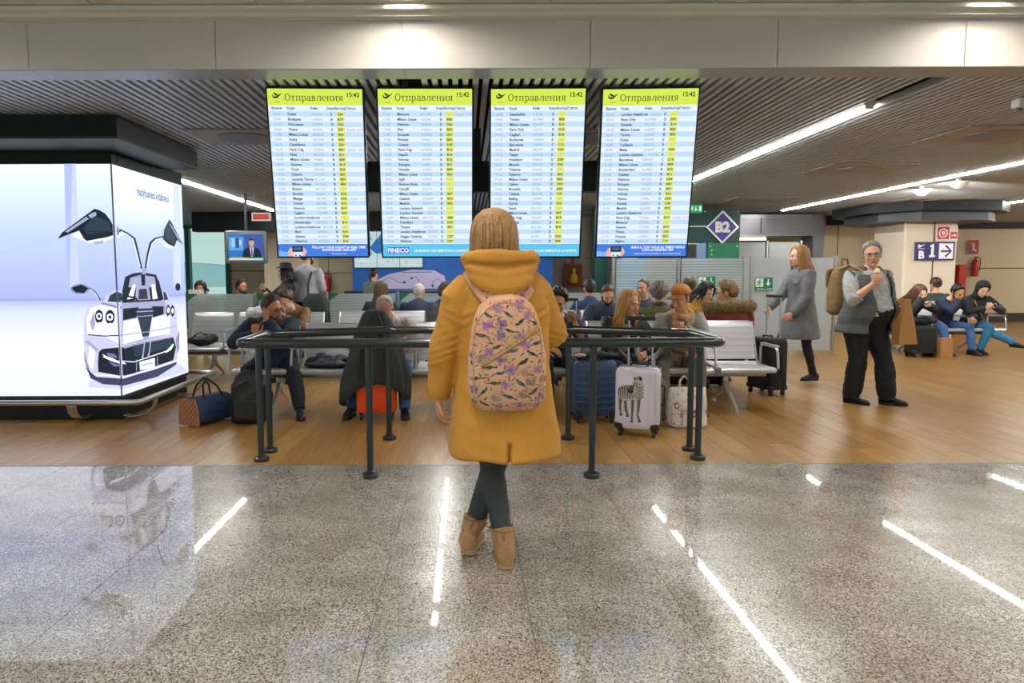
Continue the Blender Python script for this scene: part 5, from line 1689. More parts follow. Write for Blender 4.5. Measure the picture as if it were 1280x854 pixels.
def sit(x=0, z=.50, **kw):
    """seated, hands in the lap"""
    P = dict(hip=(0, .06, z), lean=-8, curve=14, LF=(.12, -.40, .08), RF=(-.12, -.40, .08), LH=(.10, -.28, .66), RH=(-.10, -.28, .66), LE=(.9, .5, -.4), RE=(-.9, .5, -.4), LN=(-.3, .3, -1), RN=(.3, .3, -1))
    P.update(kw)
    return P
def stand(**kw):
    P = dict(hip=(0, 0, .90), LF=(.09, 0, .08), RF=(-.09, 0, .08))
    P.update(kw)
    return P
def phone(label, pos, d, n, group=None, c='#15171b', w_=.036, h_=.073):
    t = thing('phone', label, 'phone', pos)
    d, n = V3(d).normalized(), V3(n); n = (n - d * n.dot(d)).normalized()
    M = frame((0, 0, 0), d.cross(n), d)
    MB(M).rbox(-w_, w_, -h_, h_, -.004, .004, .008).build('phone_body', mat('phone_' + c.strip('#'), c, .3), t)
    MB(M).box(-w_ + .004, w_ - .004, -h_ + .006, h_ - .006, -.005, -.0041).build('phone_screen', mat('phone_glass', '#0c1118', .08), t)
    return t
# ------------------------------------------------------------------ the cast
SK, SK2, SK3 = '#d9a383', '#c98f6c', '#e0b297'
M_JEAN = mat('denim_blue', '#3d5f92', .8, bump=.15, bscale=60, vary=.15, vscale=10)
M_JEAND = mat('denim_dark', '#27374f', .8, bump=.15, bscale=60, vary=.12, vscale=10)
M_JEANT = mat('denim_teal', '#2a6f98', .8, bump=.15, bscale=60, vary=.12, vscale=10)
M_TRB = mat('trousers_black', '#181a20', .8, bump=.1, bscale=40)
M_TRN = mat('trousers_navy', '#161a26', .8, bump=.1, bscale=40)
M_TRG = mat('trousers_grey', '#6f6c66', .85, bump=.15, bscale=40, vary=.1)
T = jacket_mat

# bearded man on the front bench, cheek in one hand, phone in the other
J = person('bearded man in glasses and navy jacket resting his cheek on his hand', -1.97, 7.2, 10,
    sit(lean=18, curve=20, head=(48, 10, -8), LH=(-.03, -.37, .94), LE=(.25, -.5, -1.2), RH=(-.15, -.40, .80), RE=(-.9, .1, -.5), LF=(.27, -.56, .08), RF=(-.22, -.48, .08), LD=(-.12, .1, 1), LN=(.5, .8, 0), LC=.35, RD=(.15, -.35, .9), RN=(.2, .9, .3), RC=.8, LK=(.3, -1, .3), RK=(-.4, -1, .3)),
    dict(skin=SK2, hair=('short', '#4a3b30'), beard='#7a4d2c', beard_len=.03, glasses='#1a1a1a', top=T('jacket_navy', '#1f2d42'), bot=M_TRN, collar=(.05, .075), build=1.2), near=True)
q, d, n = palm(J, 'R', .022, .07)
phone('black phone held up by the bearded man in glasses', q, d, n)

# second row
J = person('young man in brown suede jacket bent over a phone behind the bearded man', -2.25, 9.35, -14,
    sit(lean=16, curve=20, head=(-4, 34, 0), LH=(.04, -.40, .84), RH=(-.06, -.40, .86), LE=(.9, .2, -.6), RE=(-.9, .2, -.6), LC=.7, RC=.7, LD=(-.5, -.5, .4), RD=(.5, -.5, .4), LN=(-.4, .5, .6), RN=(.4, .5, .6)),
    dict(skin=SK3, hair=('full', '#5b3a22'), top=T('suede_brown', '#7b5635', vary=.3), bot=M_JEAN, collar=(.03, .08)))
q, d, n = palm(J, 'R', .02, .08)
phone('small phone in the hands of the young man in brown suede', q, d, n)
person('brown haired woman behind the bald reading man, seen from the back', -1.25, 10.25, 180, sit(lean=4, curve=12), dict(skin=SK, fem=True, hair=('long', '#5a3d2a', .2), locks=40, top=T('coat_dark_green', '#25322e'), bot=M_TRB, face=False))
person('white haired man in a navy suit seen from behind', -.70, 10.25, 180, sit(lean=8, curve=16, head=(-6, 4, 0)), dict(skin='#dba688', hair=('bald', '#cfcac6'), top=T('suit_navy', '#222e44', bump=.08), bot=M_TRN, collar=(.03, .075), build=1.08, face=False))
person('man in dark jacket seated sideways close beside the sleeve of the yellow coat', -.36, 9.4, 60, sit(lean=6, curve=14, head=(30, 8, 0)), dict(skin=SK2, hair=('full', '#3a2a20'), top=T('jacket_graphite', '#37383f'), bot=M_TRB, collar=(.05, .08)))
# standing pair behind the second row
J = person('woman in a black hat and black jacket standing with her arm raised', -2.72, 10.7, -62,
    stand(hip=(0, 0, .85), head=(-15, -4, 0), LH=(.02, -.30, 1.16), LE=(.5, -.3, -.8), RH=(-.10, -.34, 1.24), RE=(-.6, -.2, -.8), RD=(.2, -.4, .8), LF=(.09, 0, .08), LC=.6, RC=.6),
    dict(skin=SK3, fem=True, hair=('long', '#241a16', .16), locks=36, top=T('jacket_black', '#17191d'), bot=M_TRB, collar=(.06, .08)), s=.93)
hb = MB(J['head'])
hb.lathe([(.145, .068), (.15, .074), (.098, .082), (.094, .10), (.088, .15), (.06, .168), (.0, .17)], (0, .012, 0), 24)
hb.build('hat', T('felt_black', '#121316', bump=.1), J['root'], smooth=True)
J = person('tall man in a light grey knitted sweater seen from behind under the first board', -2.46, 10.9, 168,
    stand(hip=(0, 0, 1.0), LF=(.1, 0, .08), RF=(-.1, 0, .08), LH=(.12, -.28, 1.15), RH=(-.12, -.28, 1.12), head=(-20, -5, 0)),
    dict(skin=SK3, hair=('short', '#4a3526'), beard='#4a3526', top=T('knit_grey', '#b9b6be', bump=.5, bscale=60), bot=M_TRB, build=1.0, top_name='sweater', collar=(.03, .07)))
t = thing('backpack', 'dark green backpack hanging low behind the man in grey sweater', 'backpack', (-2.25, 10.52, .62))
bk = MB()
for z, a, b_ in ((.0, .15, .08), (.04, .19, .12), (.22, .20, .13), (.38, .18, .10), (.46, .10, .06)):
    pass
bk.loft([[( a * math.copysign(abs(math.cos(q)) ** .6, math.cos(q)), b_ * math.copysign(abs(math.sin(q)) ** .6, math.sin(q)), z) for q in [2 * PI * j / 20 for j in range(20)]] for z, a, b_ in ((.0, .15, .08), (.04, .19, .12), (.22, .20, .13), (.38, .18, .10), (.47, .10, .06))])
bk.build('bag_body', T('bag_green_dark', '#273430'), t, smooth=True)
MB().tube([(-.12, .04, .44), (-.13, .12, .62), (-.1, .2, .78)], .02, 8, .4).build('shoulder_strap', M_BLACK, t, smooth=True)
MB().tube([(.12, .04, .44), (.2, -.02, .2), (.23, -.05, -.1)], .014, 8, .4).build('loose_strap', M_BLACK, t, smooth=True)

# far left behind the low glass
J = person('dark haired woman holding a white sheet at the far left behind the low glass', -4.72, 12.6, 8, sit(lean=4, curve=12, head=(0, 18, 0), LH=(.09, -.36, .98), RH=(-.09, -.36, .98), LN=(-1, .2, 0), RN=(1, .2, 0)), dict(skin=SK2, fem=True, hair=('long', '#3a2720', .12), locks=36, top=T('top_charcoal', '#2b2b30'), bot=M_TRB))
t = thing('paper_sheet', 'white folded sheet held up by the woman at the far left', 'paper', world(J, (0, -.44, 1.02)), R(8))
MB().box(-.13, .13, -.004, .0, -.09, .10).box(-.008, .008, -.006, -.004, 0, .02).build('sheet', M_WHITE, t)
person('dark haired man looking sideways over the low glass under the television', -4.05, 12.7, 20, sit(lean=-4, curve=8, head=(40, 0, 0)), dict(skin=SK2, hair=('short', '#231a17'), beard='#2e2019', beard_len=.006, top=T('top_black', '#1c1d22'), bot=M_TRB))
for x, y, lab in ((-4.72, 12.6, 'chair of the woman with the white sheet, behind the low glass'), (-4.05, 12.7, 'chair of the man under the television, behind the low glass')):
    t = thing('cafe_chair', lab, 'chair', (x, y, 0), R(10))
    MB().rbox(-.22, .22, -.2, .22, .40, .43, .04).build('seat', M_CHAR, t)
    MB().rbox(-.2, .2, .2, .22, .5, .8, .02, axis='y').build('backrest', M_CHAR, t)
    for a in (-.18, .18):
        MB().cyl(a, -.16, 0, .4, .012, 8).build('leg', M_CHAR, t)
        MB().tube([(a, .19, 0), (a, .2, .45), (a, .21, .78)], .012, 8).build('leg', M_CHAR, t)
# lady at the blue booth
J = person('woman with dark ponytail in a grey green jacket leaning at the blue booth', -1.98, 14.25, 150, stand(hip=(0, 0, .84), lean=18, head=(10, 6, 0), LH=(.1, -.42, 1.06), RH=(-.12, -.40, 1.06)), dict(skin=SK, fem=True, hair=('pony', '#241c18'), top=T('jacket_grey_green', '#5c6560'), bot=M_TRB, face=False), s=.93)

# bald reader
J = person('bald elderly man in a pale patterned jacket and jeans reading with lowered head', -.80, 7.2, 0,
    sit(lean=10, curve=26, head=(-3, 42, 0), LH=(.16, -.30, .66), RH=(-.14, -.30, .68), LF=(.20, -.48, .08), RF=(-.32, -.46, .08), LK=(.25, -1, .2), RK=(-.3, -1, .2)),
    dict(skin='#dca084', hair=('bald', '#b9b2ab'), down=True, top=T('jacket_pale_pattern', '#cfc3bd', vary=.35, vscale=28), bot=M_JEAN, collar=(.05, .08), build=1.05), near=True)
cb_ = MB()
c_, T2_ = J['c'], J['T2']
cb_.tube([c_(.44) + T2_ @ V3((.05, -.10, 0)), c_(.34) + T2_ @ V3((.07, -.135, 0)), c_(.2) + T2_ @ V3((.08, -.15, 0))], .022, 8, .4)
cb_.tube([c_(.46) + T2_ @ V3((-.04, -.09, 0)), c_(.38) + T2_ @ V3((-.05, -.125, 0))], .022, 8, .4)
cb_.build('lapel', T('lapel_dark', '#4a4744'), J['root'], smooth=True)

# person with a paper cup, mostly hidden behind the yellow coat
J = person('person in dark clothes with bare forearm holding a cup, half hidden behind the yellow coat', .90, 7.2, 4,
    sit(lean=8, curve=18, head=(-10, 20, 0), LH=(.13, -.36, .90), LE=(.4, -.4, -1), LD=(-.05, -.1, 1), LN=(-1, -.1, .1), LC=.9, RH=(-.12, -.3, .64)),
    dict(skin=SK2, hair=('full', '#2c211c'), top=T('shirt_dark_blue', '#20283a'), sleeve=.5, bot=M_TRN, top_name='shirt'))
q, d, n = palm(J, 'L', .035, .06)
t = thing('paper_cup', 'brown paper cup in the hand beside the yellow sleeve', 'cup', q)
MB().lathe([(.026, -.05), (.034, .05), (.036, .052), (.033, .053)], n=16).build('cup_body', mat('cup_brown', '#a8714f', .6), t, smooth=True, angle=40)
MB().lathe([(.037, .0535), (.037, .06), (.03, .064)], n=16).build('cup_lid', M_WHITE, t, smooth=True, angle=40)

# behind the blonde woman
person('dark haired person with navy collar seen from behind, left of the bearded man in navy', 1.80, 10.3, 180, sit(lean=-2, curve=8), dict(skin=SK2, hair=('short', '#2a2220'), top=T('jacket_blue_navy', '#2b3f63'), bot=M_TRB, collar=(.05, .085), face=False))
person('bearded man in a navy jacket looking down behind the blonde woman', 1.86, 9.35, -6, sit(lean=4, curve=16, head=(4, 36, 0)), dict(skin=SK, hair=('crop', '#5a4436'), beard='#2c201a', beard_len=.02, down=True, top=T('jacket_navy2', '#232f47'), bot=M_TRN, collar=(.05, .08), build=1.12))
J = person('blonde woman in black leather jacket and grey turtleneck on the front bench', 1.57, 7.2, 8,
    sit(lean=14, curve=18, head=(24, 8, 4), LH=(.13, -.36, .60), RH=(-.02, -.36, .50), LE=(.9, .4, -.3), RE=(-.9, .4, -.3), LN=(-.6, .2, -.8), LC=.8, LF=(.10, -.36, .08), RF=(-.10, -.38, .08)),
    dict(skin='#d99c7c', lip='a8483f', fem=True, hair=('long', '#c08a4c', .30), locks=70, lock_a=1.0, lock_back=.0, top=T('leather_black', '#1b1c1f', rough=.38, bump=.3), hem=.0, bot=M_JEAND, collar=(.03, .085)), near=True)
tn = MB()
tn.tube([J['c'](.47), J['nb'] + V3((0, -.006, .03)), J['nb'] + V3((0, -.02, .075))], [.075, .066, .060], 18, round_end=False)
tn.loft([ring_at(J['c'](t_), J['rot'](t_), a, b_, dy=-.03) for t_, a, b_ in ((.12, .10, .108), (.3, .09, .118), (.42, .09, .108), (.47, .07, .085))])
link('turtleneck', fuse(tn, .009, 2), T('knit_turtleneck', '#8b8a8c', bump=.4, bscale=70), J['root'], smooth=True)
q, d, n = palm(J, 'L', .03, .05)
t = thing('tissue', 'crumpled white tissue in the blonde woman\'s hand', 'tissue', q)
tm_ = MB().ell((0, 0, 0), (.035, .03, .03), 10, 7)
me = fuse(tm_, .008, 1, .012, 20); link('tissue_paper', me, M_WHITE, t, smooth=True)
person('short haired man in a dark jacket looking to the left behind the man in cap', 2.36, 9.4, -22, sit(lean=-6, curve=8, head=(-22, 2, 0), z=.52), dict(skin=SK, hair=('crop', '#5d4a3d'), top=T('jacket_slate', '#2b3346'), bot=M_TRB, collar=(.05, .085)))
J = person('grey haired person in an olive coat with striped collar, seen from behind', 2.20, 8.02, 172, sit(lean=2, curve=12, head=(-10, 2, 0)), dict(skin=SK, hair=('full', '#6a5d50'), top=T('coat_olive', '#50491f'), bot=M_TRB, collar=(.03, .10), build=1.1, face=False))
sc = MB().tube([J['c'](.49), J['c'](.515), J['c'](.545)], [.105, .102, .088], 18, round_end=False)
sc.build('striped_collar', mat('collar_navy', '#27304a', .8), J['root'], smooth=True)

# man in the ochre cap
J = person('man in an ochre cap with tan scarf and grey sweater holding a white cup', 2.18, 7.2, -6,
    sit(lean=6, curve=14, head=(-42, 16, 0), LH=(-.0, -.36, .825), LE=(.9, .1, -.7), LD=(-.75, -.35, .35), LN=(-.5, .4, .3), LC=.8, RH=(-.02, -.36, .66), RE=(-.9, .4, -.3), RD=(.6, -.4, -.2), RN=(.2, .3, -1), LF=(.14, -.36, .08), RF=(-.20, -.36, .08), RK=(-.3, -1, .3)),
    dict(skin='#c98d6d', hair=('crop', '#4a3a30'), top=T('sweater_grey', '#938f8a', bump=.4, bscale=70), bot=M_TRG, top_name='sweater', down=True), near=True)
cp = MB()
shell_mb(cp, J['head'], .024, [(0, .34), (1.0, .30), (1.6, .10), (2.3, -.12), (3.2, -.18)], .0, 3, top=1.5)
cp.build('cap_crown', T('cap_ochre', '#b97a33', bump=.15), J['root'], smooth=True)
cv = MB(J['head'])
cv.loft([[(x, y - d_, z - .004 * k) for x, y, z in ((-.066, -.055, .052), (-.05, -.082, .060), (0, -.098, .064), (.05, -.082, .060), (.066, -.055, .052))] + [(x, y - d_, z - .006 - .004 * k) for x, y, z in ((.066, -.055, .052), (.05, -.082, .060), (0, -.098, .064), (-.05, -.082, .060), (-.066, -.055, .052))] for k, d_ in enumerate((0, .03, .06, .072))], fan=False)
cv.build('cap_visor', T('cap_visor', '#a86c2b', bump=.15), J['root'], smooth=True, angle=50)
sm_ = MB()
cc, T2_ = J['c'], J['T2']
sm_.tube([cc(.49) + T2_ @ V3((.10 * math.cos(q), -.02 + .085 * math.sin(q), .015 * math.sin(2 * q))) for q in [2 * PI * k / 14 for k in range(15)]], .036, 10, round_end=False)
sm_.tube([cc(.47) + T2_ @ V3((-.07, -.11, 0)), cc(.36) + T2_ @ V3((-.075, -.145, 0)), cc(.2) + T2_ @ V3((-.07, -.17, 0)), cc(.08) + T2_ @ V3((-.06, -.17, 0))], [.045, .05, .055, .06], 10, .35)
sm_.tube([cc(.47) + T2_ @ V3((.06, -.11, 0)), cc(.36) + T2_ @ V3((.07, -.145, 0)), cc(.16) + T2_ @ V3((.07, -.17, 0)), cc(.05) + T2_ @ V3((.07, -.17, 0))], [.045, .05, .055, .055], 10, .35)
link('scarf', fuse(sm_, .009, 2, .006, 14), mat('scarf_tan', '#b98d62', .9, bump=.4, bscale=50, vary=.35, vscale=24), J['root'], smooth=True)
q, d, n = palm(J, 'L', .035, .05)
t = thing('paper_cup', 'small white cup held by the man in the ochre cap', 'cup', q)
MB().lathe([(.024, -.04), (.033, .045), (.035, .047), (.031, .048), (.028, .03)], n=16).build('cup_body', M_WHITE, t, smooth=True, angle=40)
# row behind him
person('brown haired person seen from behind beside the exit sign', 3.24, 10.3, 180, sit(lean=-6, curve=6, z=.53), dict(skin=SK2, hair=('short', '#4b3829'), top=T('top_black', '#1c1d22'), bot=M_TRB, collar=(.05, .085), face=False))
J = person('black haired woman in mustard coat with sunglasses pushed up on her head', 3.14, 9.4, 6, sit(lean=2, curve=14, head=(16, 24, 6)), dict(skin=SK3, fem=True, lip='b04848', hair=('long', '#15110f', .14), locks=46, top=T('coat_mustard_fur', '#b9852c', bump=.9, bscale=45), bot=M_TRB, collar=(.05, .10), down=True))
sg_ = MB(J['head'])
for s_ in (-1, 1):
    sg_.ell((s_ * .034, -.072, .088), (.028, .010, .018), 10, 6, RX(-45))
    sg_.tube([(s_ * .06, -.06, .085), (s_ * .082, .0, .05)], .003, 5)
sg_.build('sunglasses', mat('sunglass_black', '#101012', .1), J['root'], smooth=True)
J = person('man with glasses in a red brown coat with fur hood, behind the empty seat', 2.98, 8.02, 178, sit(lean=-2, curve=10, head=(52, 6, 0)), dict(skin='#d6a083', hair=('full', '#7a5a3a'), glasses='#2a2a2a', top=T('coat_red_brown', '#7b3324'), bot=M_TRB, collar=(.04, .12), build=1.15))
fb = MB()
fb.tube([J['c'](.47) + J['T2'] @ V3((.235 * math.cos(q), .02 + .13 * math.sin(q), .03 - .0 * math.cos(q))) for q in [2 * PI * k / 20 for k in range(21)]], .055, 10, round_end=False)
fm = fuse(fb, .010, 1)
link('fur_hood', fm, hair_mat('#947a50', .5, 1.3), J['root'], smooth=True)
ft = MB(); rr = random.Random(4)
for v in list(fm.vertices):
    if rr.random() < .35:
        p, nn = v.co.copy(), v.normal.copy()
        e_ = p + nn * rr.uniform(.02, .04) + V3((rr.uniform(-.01, .01), rr.uniform(-.01, .01), rr.uniform(-.02, .005)))
        u_ = nn.orthogonal().normalized() * .004
        ft.add([p - u_, p + u_, p + nn.cross(u_), e_], [(0, 1, 3), (1, 2, 3), (2, 0, 3)])
tag(ft.build('fur_tufts', hair_mat('#a88f62', .5, 1.4), J['root']), kind='stuff')

# walking woman in grey
J = person('woman in a grey coat with long reddish blonde hair walking left', 4.16, 8.75, -84,
    stand(hip=(0, 0, .925), lean=2, head=(0, 4, 0), LF=(.05, .17, .085), RF=(-.06, -.36, .085), LH=(.14, -.20, .88), LE=(.5, 1, 0), LD=(-.1, -.8, -.5), LC=.6, RH=(-.14, -.34, .92), RE=(-.5, 1, 0), RC=.9, LN=(-1, 0, -.2)),
    dict(skin=SK3, fem=True, hair=('long', '#a97a4c', .26), locks=70, lock_a=.9, lock_back=.03, top=T('coat_grey_wool', '#6c6e72', bump=.3, bscale=50), top_name='coat', hem=-.06, puff=.026, collar=(.07, .075),
         skirt=[(.56, .225, .235, 0, -.01), (.62, .225, .235, 0, -.01), (.78, .205, .20, 0, -.005), (.92, .195, .165, 0, 0), (1.05, .175, .14, 0, 0), (1.14, .17, .135, 0, 0)], bot=mat('tights_black', '#141519', .7), bot_puff=.004, boot=.09, shoe=mat('boot_black', '#141416', .45)), near=True)

# woman with the ice cream
P24 = stand(hip=(0, 0, .905), lean=1, curve=4, head=(-42, 2, -4), LF=(.22, -.12, .08), RF=(-.05, .08, .08), LY=34, RY=16, RH=(-.21, -.27, 1.26), RE=(-.5, .1, -1), RD=(.25, -.35, .8), RN=(.6, .6, .2), RC=.95, LH=(.22, -.18, 1.08), LE=(.6, .8, -.3), LD=(.1, -.8, -.3), LN=(-.5, -.2, -1), LC=.9)
J = person('heavy woman with short grey hair in a grey vest eating an ice cream', 4.15, 7.32, 18, P24,
    dict(skin='#dca58a', hair=('short', '#8a8580'), glasses='#2b2b2b', build=1.32, belly=.09, bust=False, fem=False, top=T('tshirt_grey_print', '#b2b0b3', vary=.25, vscale=30), top_name='shirt', hem=-.03, sleeve=.62, puff=.016, fold=.008, bot=mat('trousers_black_blue', '#181a24', .85, bump=.12, bscale=40), flare=.022, bot_puff=.022, fold_f=7), near=True)
c_, rot_ = J['c'], J['rot']
def vest(puff, t0, t1, gap, n=26):
    rings = []
    for t_, a, b_, dy in [(-.15, .18, .135, .008), (-.10, .18, .135, .008)] + [q for q in TORSO if -.06 <= q[0] <= t1]:
        bl = .09 * math.exp(-((t_ - .13) / .13) ** 2)
        k = 1.32 if t_ < .4 else 1.17
        ring = []
        for j in range(n + 1):
            th = -PI / 2 + gap + (2 * PI - 2 * gap) * j / n
            a_, bb = a * k + puff, b_ * k + puff + bl * .6
            x_ = a_ * math.copysign(abs(math.cos(th)) ** .87, math.cos(th)); y_ = bb * math.copysign(abs(math.sin(th)) ** .87, math.sin(th))
            w_ = 1 + .02 * math.sin(t_ * 120)
            ring.append(c_(t_) + rot_(t_) @ V3((x_ * w_, y_ * w_ + dy - bl * .7, 0)))
        rings.append(ring)
    return rings
o_, i_ = vest(.05, 0, .48, .50), vest(.03, 0, .48, .50)
vb = MB()
vb.loft([a + b_[::-1] for a, b_ in zip(o_, i_)], fan=False)
for k, sg in (('L', 1), ('R', -1)):
    a_ = J['sh'][k]
    vb.tube([a_ + V3((-sg * .03, 0, .0)), a_ + V3((sg * .045, 0, -.012))], [.085, .088], 14, round_end=False)
vb.tube([c_(.465) + V3((.11 * math.sin(q), .01 - .10 * math.cos(q), .045)) for q in [R(60) + R(240) * k / 12 for k in range(13)]], .03, 8, .5, up=(0, 0, 1))
vm = fuse(vb, .010, 2, .006, 14, stretch=(.3, .3, 2.5))
link('vest', vm, T('vest_grey', '#53575a', bump=.3, bscale=30), J['root'], smooth=True)
q, d, n = palm(J, 'R', .04, .075)
t = thing('ice_cream_cone', 'ice cream in a brown paper wrapped cone held by the woman in the vest', 'ice cream', q)
t.rotation_euler = (R(-18), R(10), 0)
MB().lathe([(.004, -.09), (.012, -.085), (.03, .03), (.033, .036), (.029, .04)], n=16).build('wafer_cone', mat('wafer', '#b98750', .7, bump=.3, bscale=120), t, smooth=True, angle=40)
ib = MB().ell((0, 0, .05), (.032, .032, .03), 12, 8).ell((.004, 0, .078), (.024, .024, .022), 12, 8)
link('ice_cream_scoop', fuse(ib, .006, 2, .003, 25), mat('ice_cream', '#e6cfae', .5), t, smooth=True)
# her tan rucksack
p = world(J, (.0, .29, 1.22))
t = thing('rucksack', 'tan canvas rucksack with leather flap on the back of the ice cream eater', 'backpack', p, R(18))
rb = MB()
rb.loft([[(a * math.copysign(abs(math.cos(q)) ** .6, math.cos(q)), b_ * math.copysign(abs(math.sin(q)) ** .6, math.sin(q)) + dy, z) for q in [2 * PI * j / 20 for j in range(20)]] for z, a, b_, dy in ((-.30, .12, .07, 0), (-.26, .16, .10, .01), (-.05, .15, .11, .01), (.12, .14, .09, 0), (.2, .12, .065, -.01), (.22, .09, .04, -.01))])
link('bag_body', fuse(rb, .012, 1, .006, 8), T('canvas_tan', '#8b6d44', vary=.2), t, smooth=True)
MB().rbox(-.14, .14, .08, .115, -.02, .2, .05, axis='y').build('flap', T('leather_tan', '#7a5a36', rough=.5), t)
MB().rbox(-.10, .10, .10, .135, -.24, -.06, .03, axis='y').build('pocket', T('canvas_tan2', '#957549'), t)
MB().tube([(-.05, -.02, .2), (-.04, -.0, .3), (.04, -.0, .3), (.05, -.02, .2)], .012, 8).build('grab_loop', T('leather_tan', '#7a5a36'), t, smooth=True)
for s_ in (-1, 1):
    MB().tube([(s_ * .09, -.05, .19), (s_ * .13, -.22, .235), (s_ * .15, -.36, .18), (s_ * .165, -.42, .02), (s_ * .17, -.36, -.16)], .024, 8, .35, up=(1, 0, 0)).build('shoulder_strap', T('strap_tan', '#a3835a'), t, smooth=True)
    MB().box(s_ * .06 - .01, s_ * .06 + .01, .114, .12, -.1, .06).build('buckle_strap', T('leather_tan', '#7a5a36'), t)
# her paper bag
q, d, n = palm(J, 'L', .02, .05)
t = thing('paper_bag', 'long brown paper bag carried by the woman in the vest', 'bag', (q.x + .02, q.y - .03, q.z), R(14))
MB().loft([[(x0, -.05, z), (x1, -.05, z), (x1, .05, z), (x0, .05, z)] for z, x0, x1 in ((-.40, -.09, .14), (-.2, -.08, .10), (0, -.04, .04), (.06, -.03, .03))], fan=False).build('bag_paper', mat('kraft_paper', '#b5834f', .8, bump=.2, bscale=25), t)

# young people on the far bench
J = person('young woman with long brown hair bent over a phone on the far bench', 7.52, 12.0, -4, sit(lean=18, curve=20, head=(14, 30, 6), LH=(.16, -.36, .82), RH=(.02, -.36, .96), RE=(-.6, -.2, -1), LE=(.9, .2, -.5), LC=.8, RD=(.3, -.2, 1), RN=(.3, .9, 0), RC=.8, LN=(-.3, .7, .6), LD=(-.4, -.6, .3)), dict(skin=SK3, fem=True, hair=('long', '#5d3f2b', .28), locks=56, top=T('top_black', '#1c1d22'), bot=M_TRB, down=True))
q, d, n = palm(J, 'L', .02, .07)
phone('white edged phone of the young woman on the far bench', q, d, n, c='#dcdcdc')
person('brown haired person turned away behind the far bench', 8.62, 12.95, 150, sit(lean=-2, curve=8, head=(20, 0, 0)), dict(skin=SK2, hair=('bun', '#3e2a20'), top=T('coat_dark_green', '#25322e'), bot=M_TRB, face=False, fem=True))
person('young man in navy sweater holding his fist to his mouth, far bench', 8.14, 12.0, 4, sit(lean=18, curve=20, head=(4, 26, -6), RH=(-.03, -.34, .93), RE=(-.6, -.4, -1), RD=(.15, .05, 1), RN=(.2, 1, 0), RC=1.1, LH=(.22, -.38, .62), LE=(.9, .3, -.3), LC=.8, LF=(.22, -.40, .08), RF=(-.22, -.42, .08), LK=(.4, -1, .2), RK=(-.4, -1, .2)), dict(skin='#b98260', hair=('short', '#16120f'), beard='#1d1612', beard_len=.004, top=T('sweater_navy', '#1b2440', bump=.2), bot=M_JEAN, top_name='sweater', down=True))
J = person('young woman in black headscarf and teal jeans, legs crossed, far bench', 8.67, 12.0, -8, sit(lean=8, curve=18, head=(-4, 30, 4), LH=(.10, -.36, .80), RH=(-.02, -.36, .78), LE=(.9, .2, -.5), RE=(-.9, .2, -.5), LC=.8, RC=.8, LF=(-.06, -.34, .08), RF=(.34, -.58, .22), RY=35, RK=(.1, -1, .8), LK=(0, -1, .2), LN=(-.3, .6, .7), RN=(.3, .6, .7)), dict(skin=SK3, fem=True, hair=('none', '#16120f'), top=T('top_black', '#1c1d22'), bot=M_JEANT, down=True, collar=(.06, .085)))
hj = MB()
shell_mb(hj, J['head'], .026, [(0, .50), (.6, .40), (1.0, .0), (1.25, -.6), (1.5, -.9), (3.2, -.98)], .002, 2, top=1.2)
hj.tube([J['nb'] + V3((.0, .0, -.03)), J['nb'] + V3((0, -.01, .06)), J['nb'] + V3((0, -.035, .12))], [.12, .085, .075], 16, round_end=False)
hj.build('headscarf', T('scarf_black', '#111215', bump=.2), J['root'], smooth=True)
c_, T2_ = J['c'], J['T2']
MB().tube([c_(.46) + T2_ @ V3((-.09, -.09, 0)), c_(.33) + T2_ @ V3((-.02, -.165, 0)), c_(.2) + T2_ @ V3((.06, -.165, 0)), c_(.1) + T2_ @ V3((.13, -.14, 0))], .008, 6).build('bag_strap', mat('strap_yellow', '#b5893c', .6), J['root'], smooth=True)
q, d, n = palm(J, 'R', .02, .08)
phone('light phone in the hands of the woman in the black headscarf', q, d, n, c='#e2dfe4')
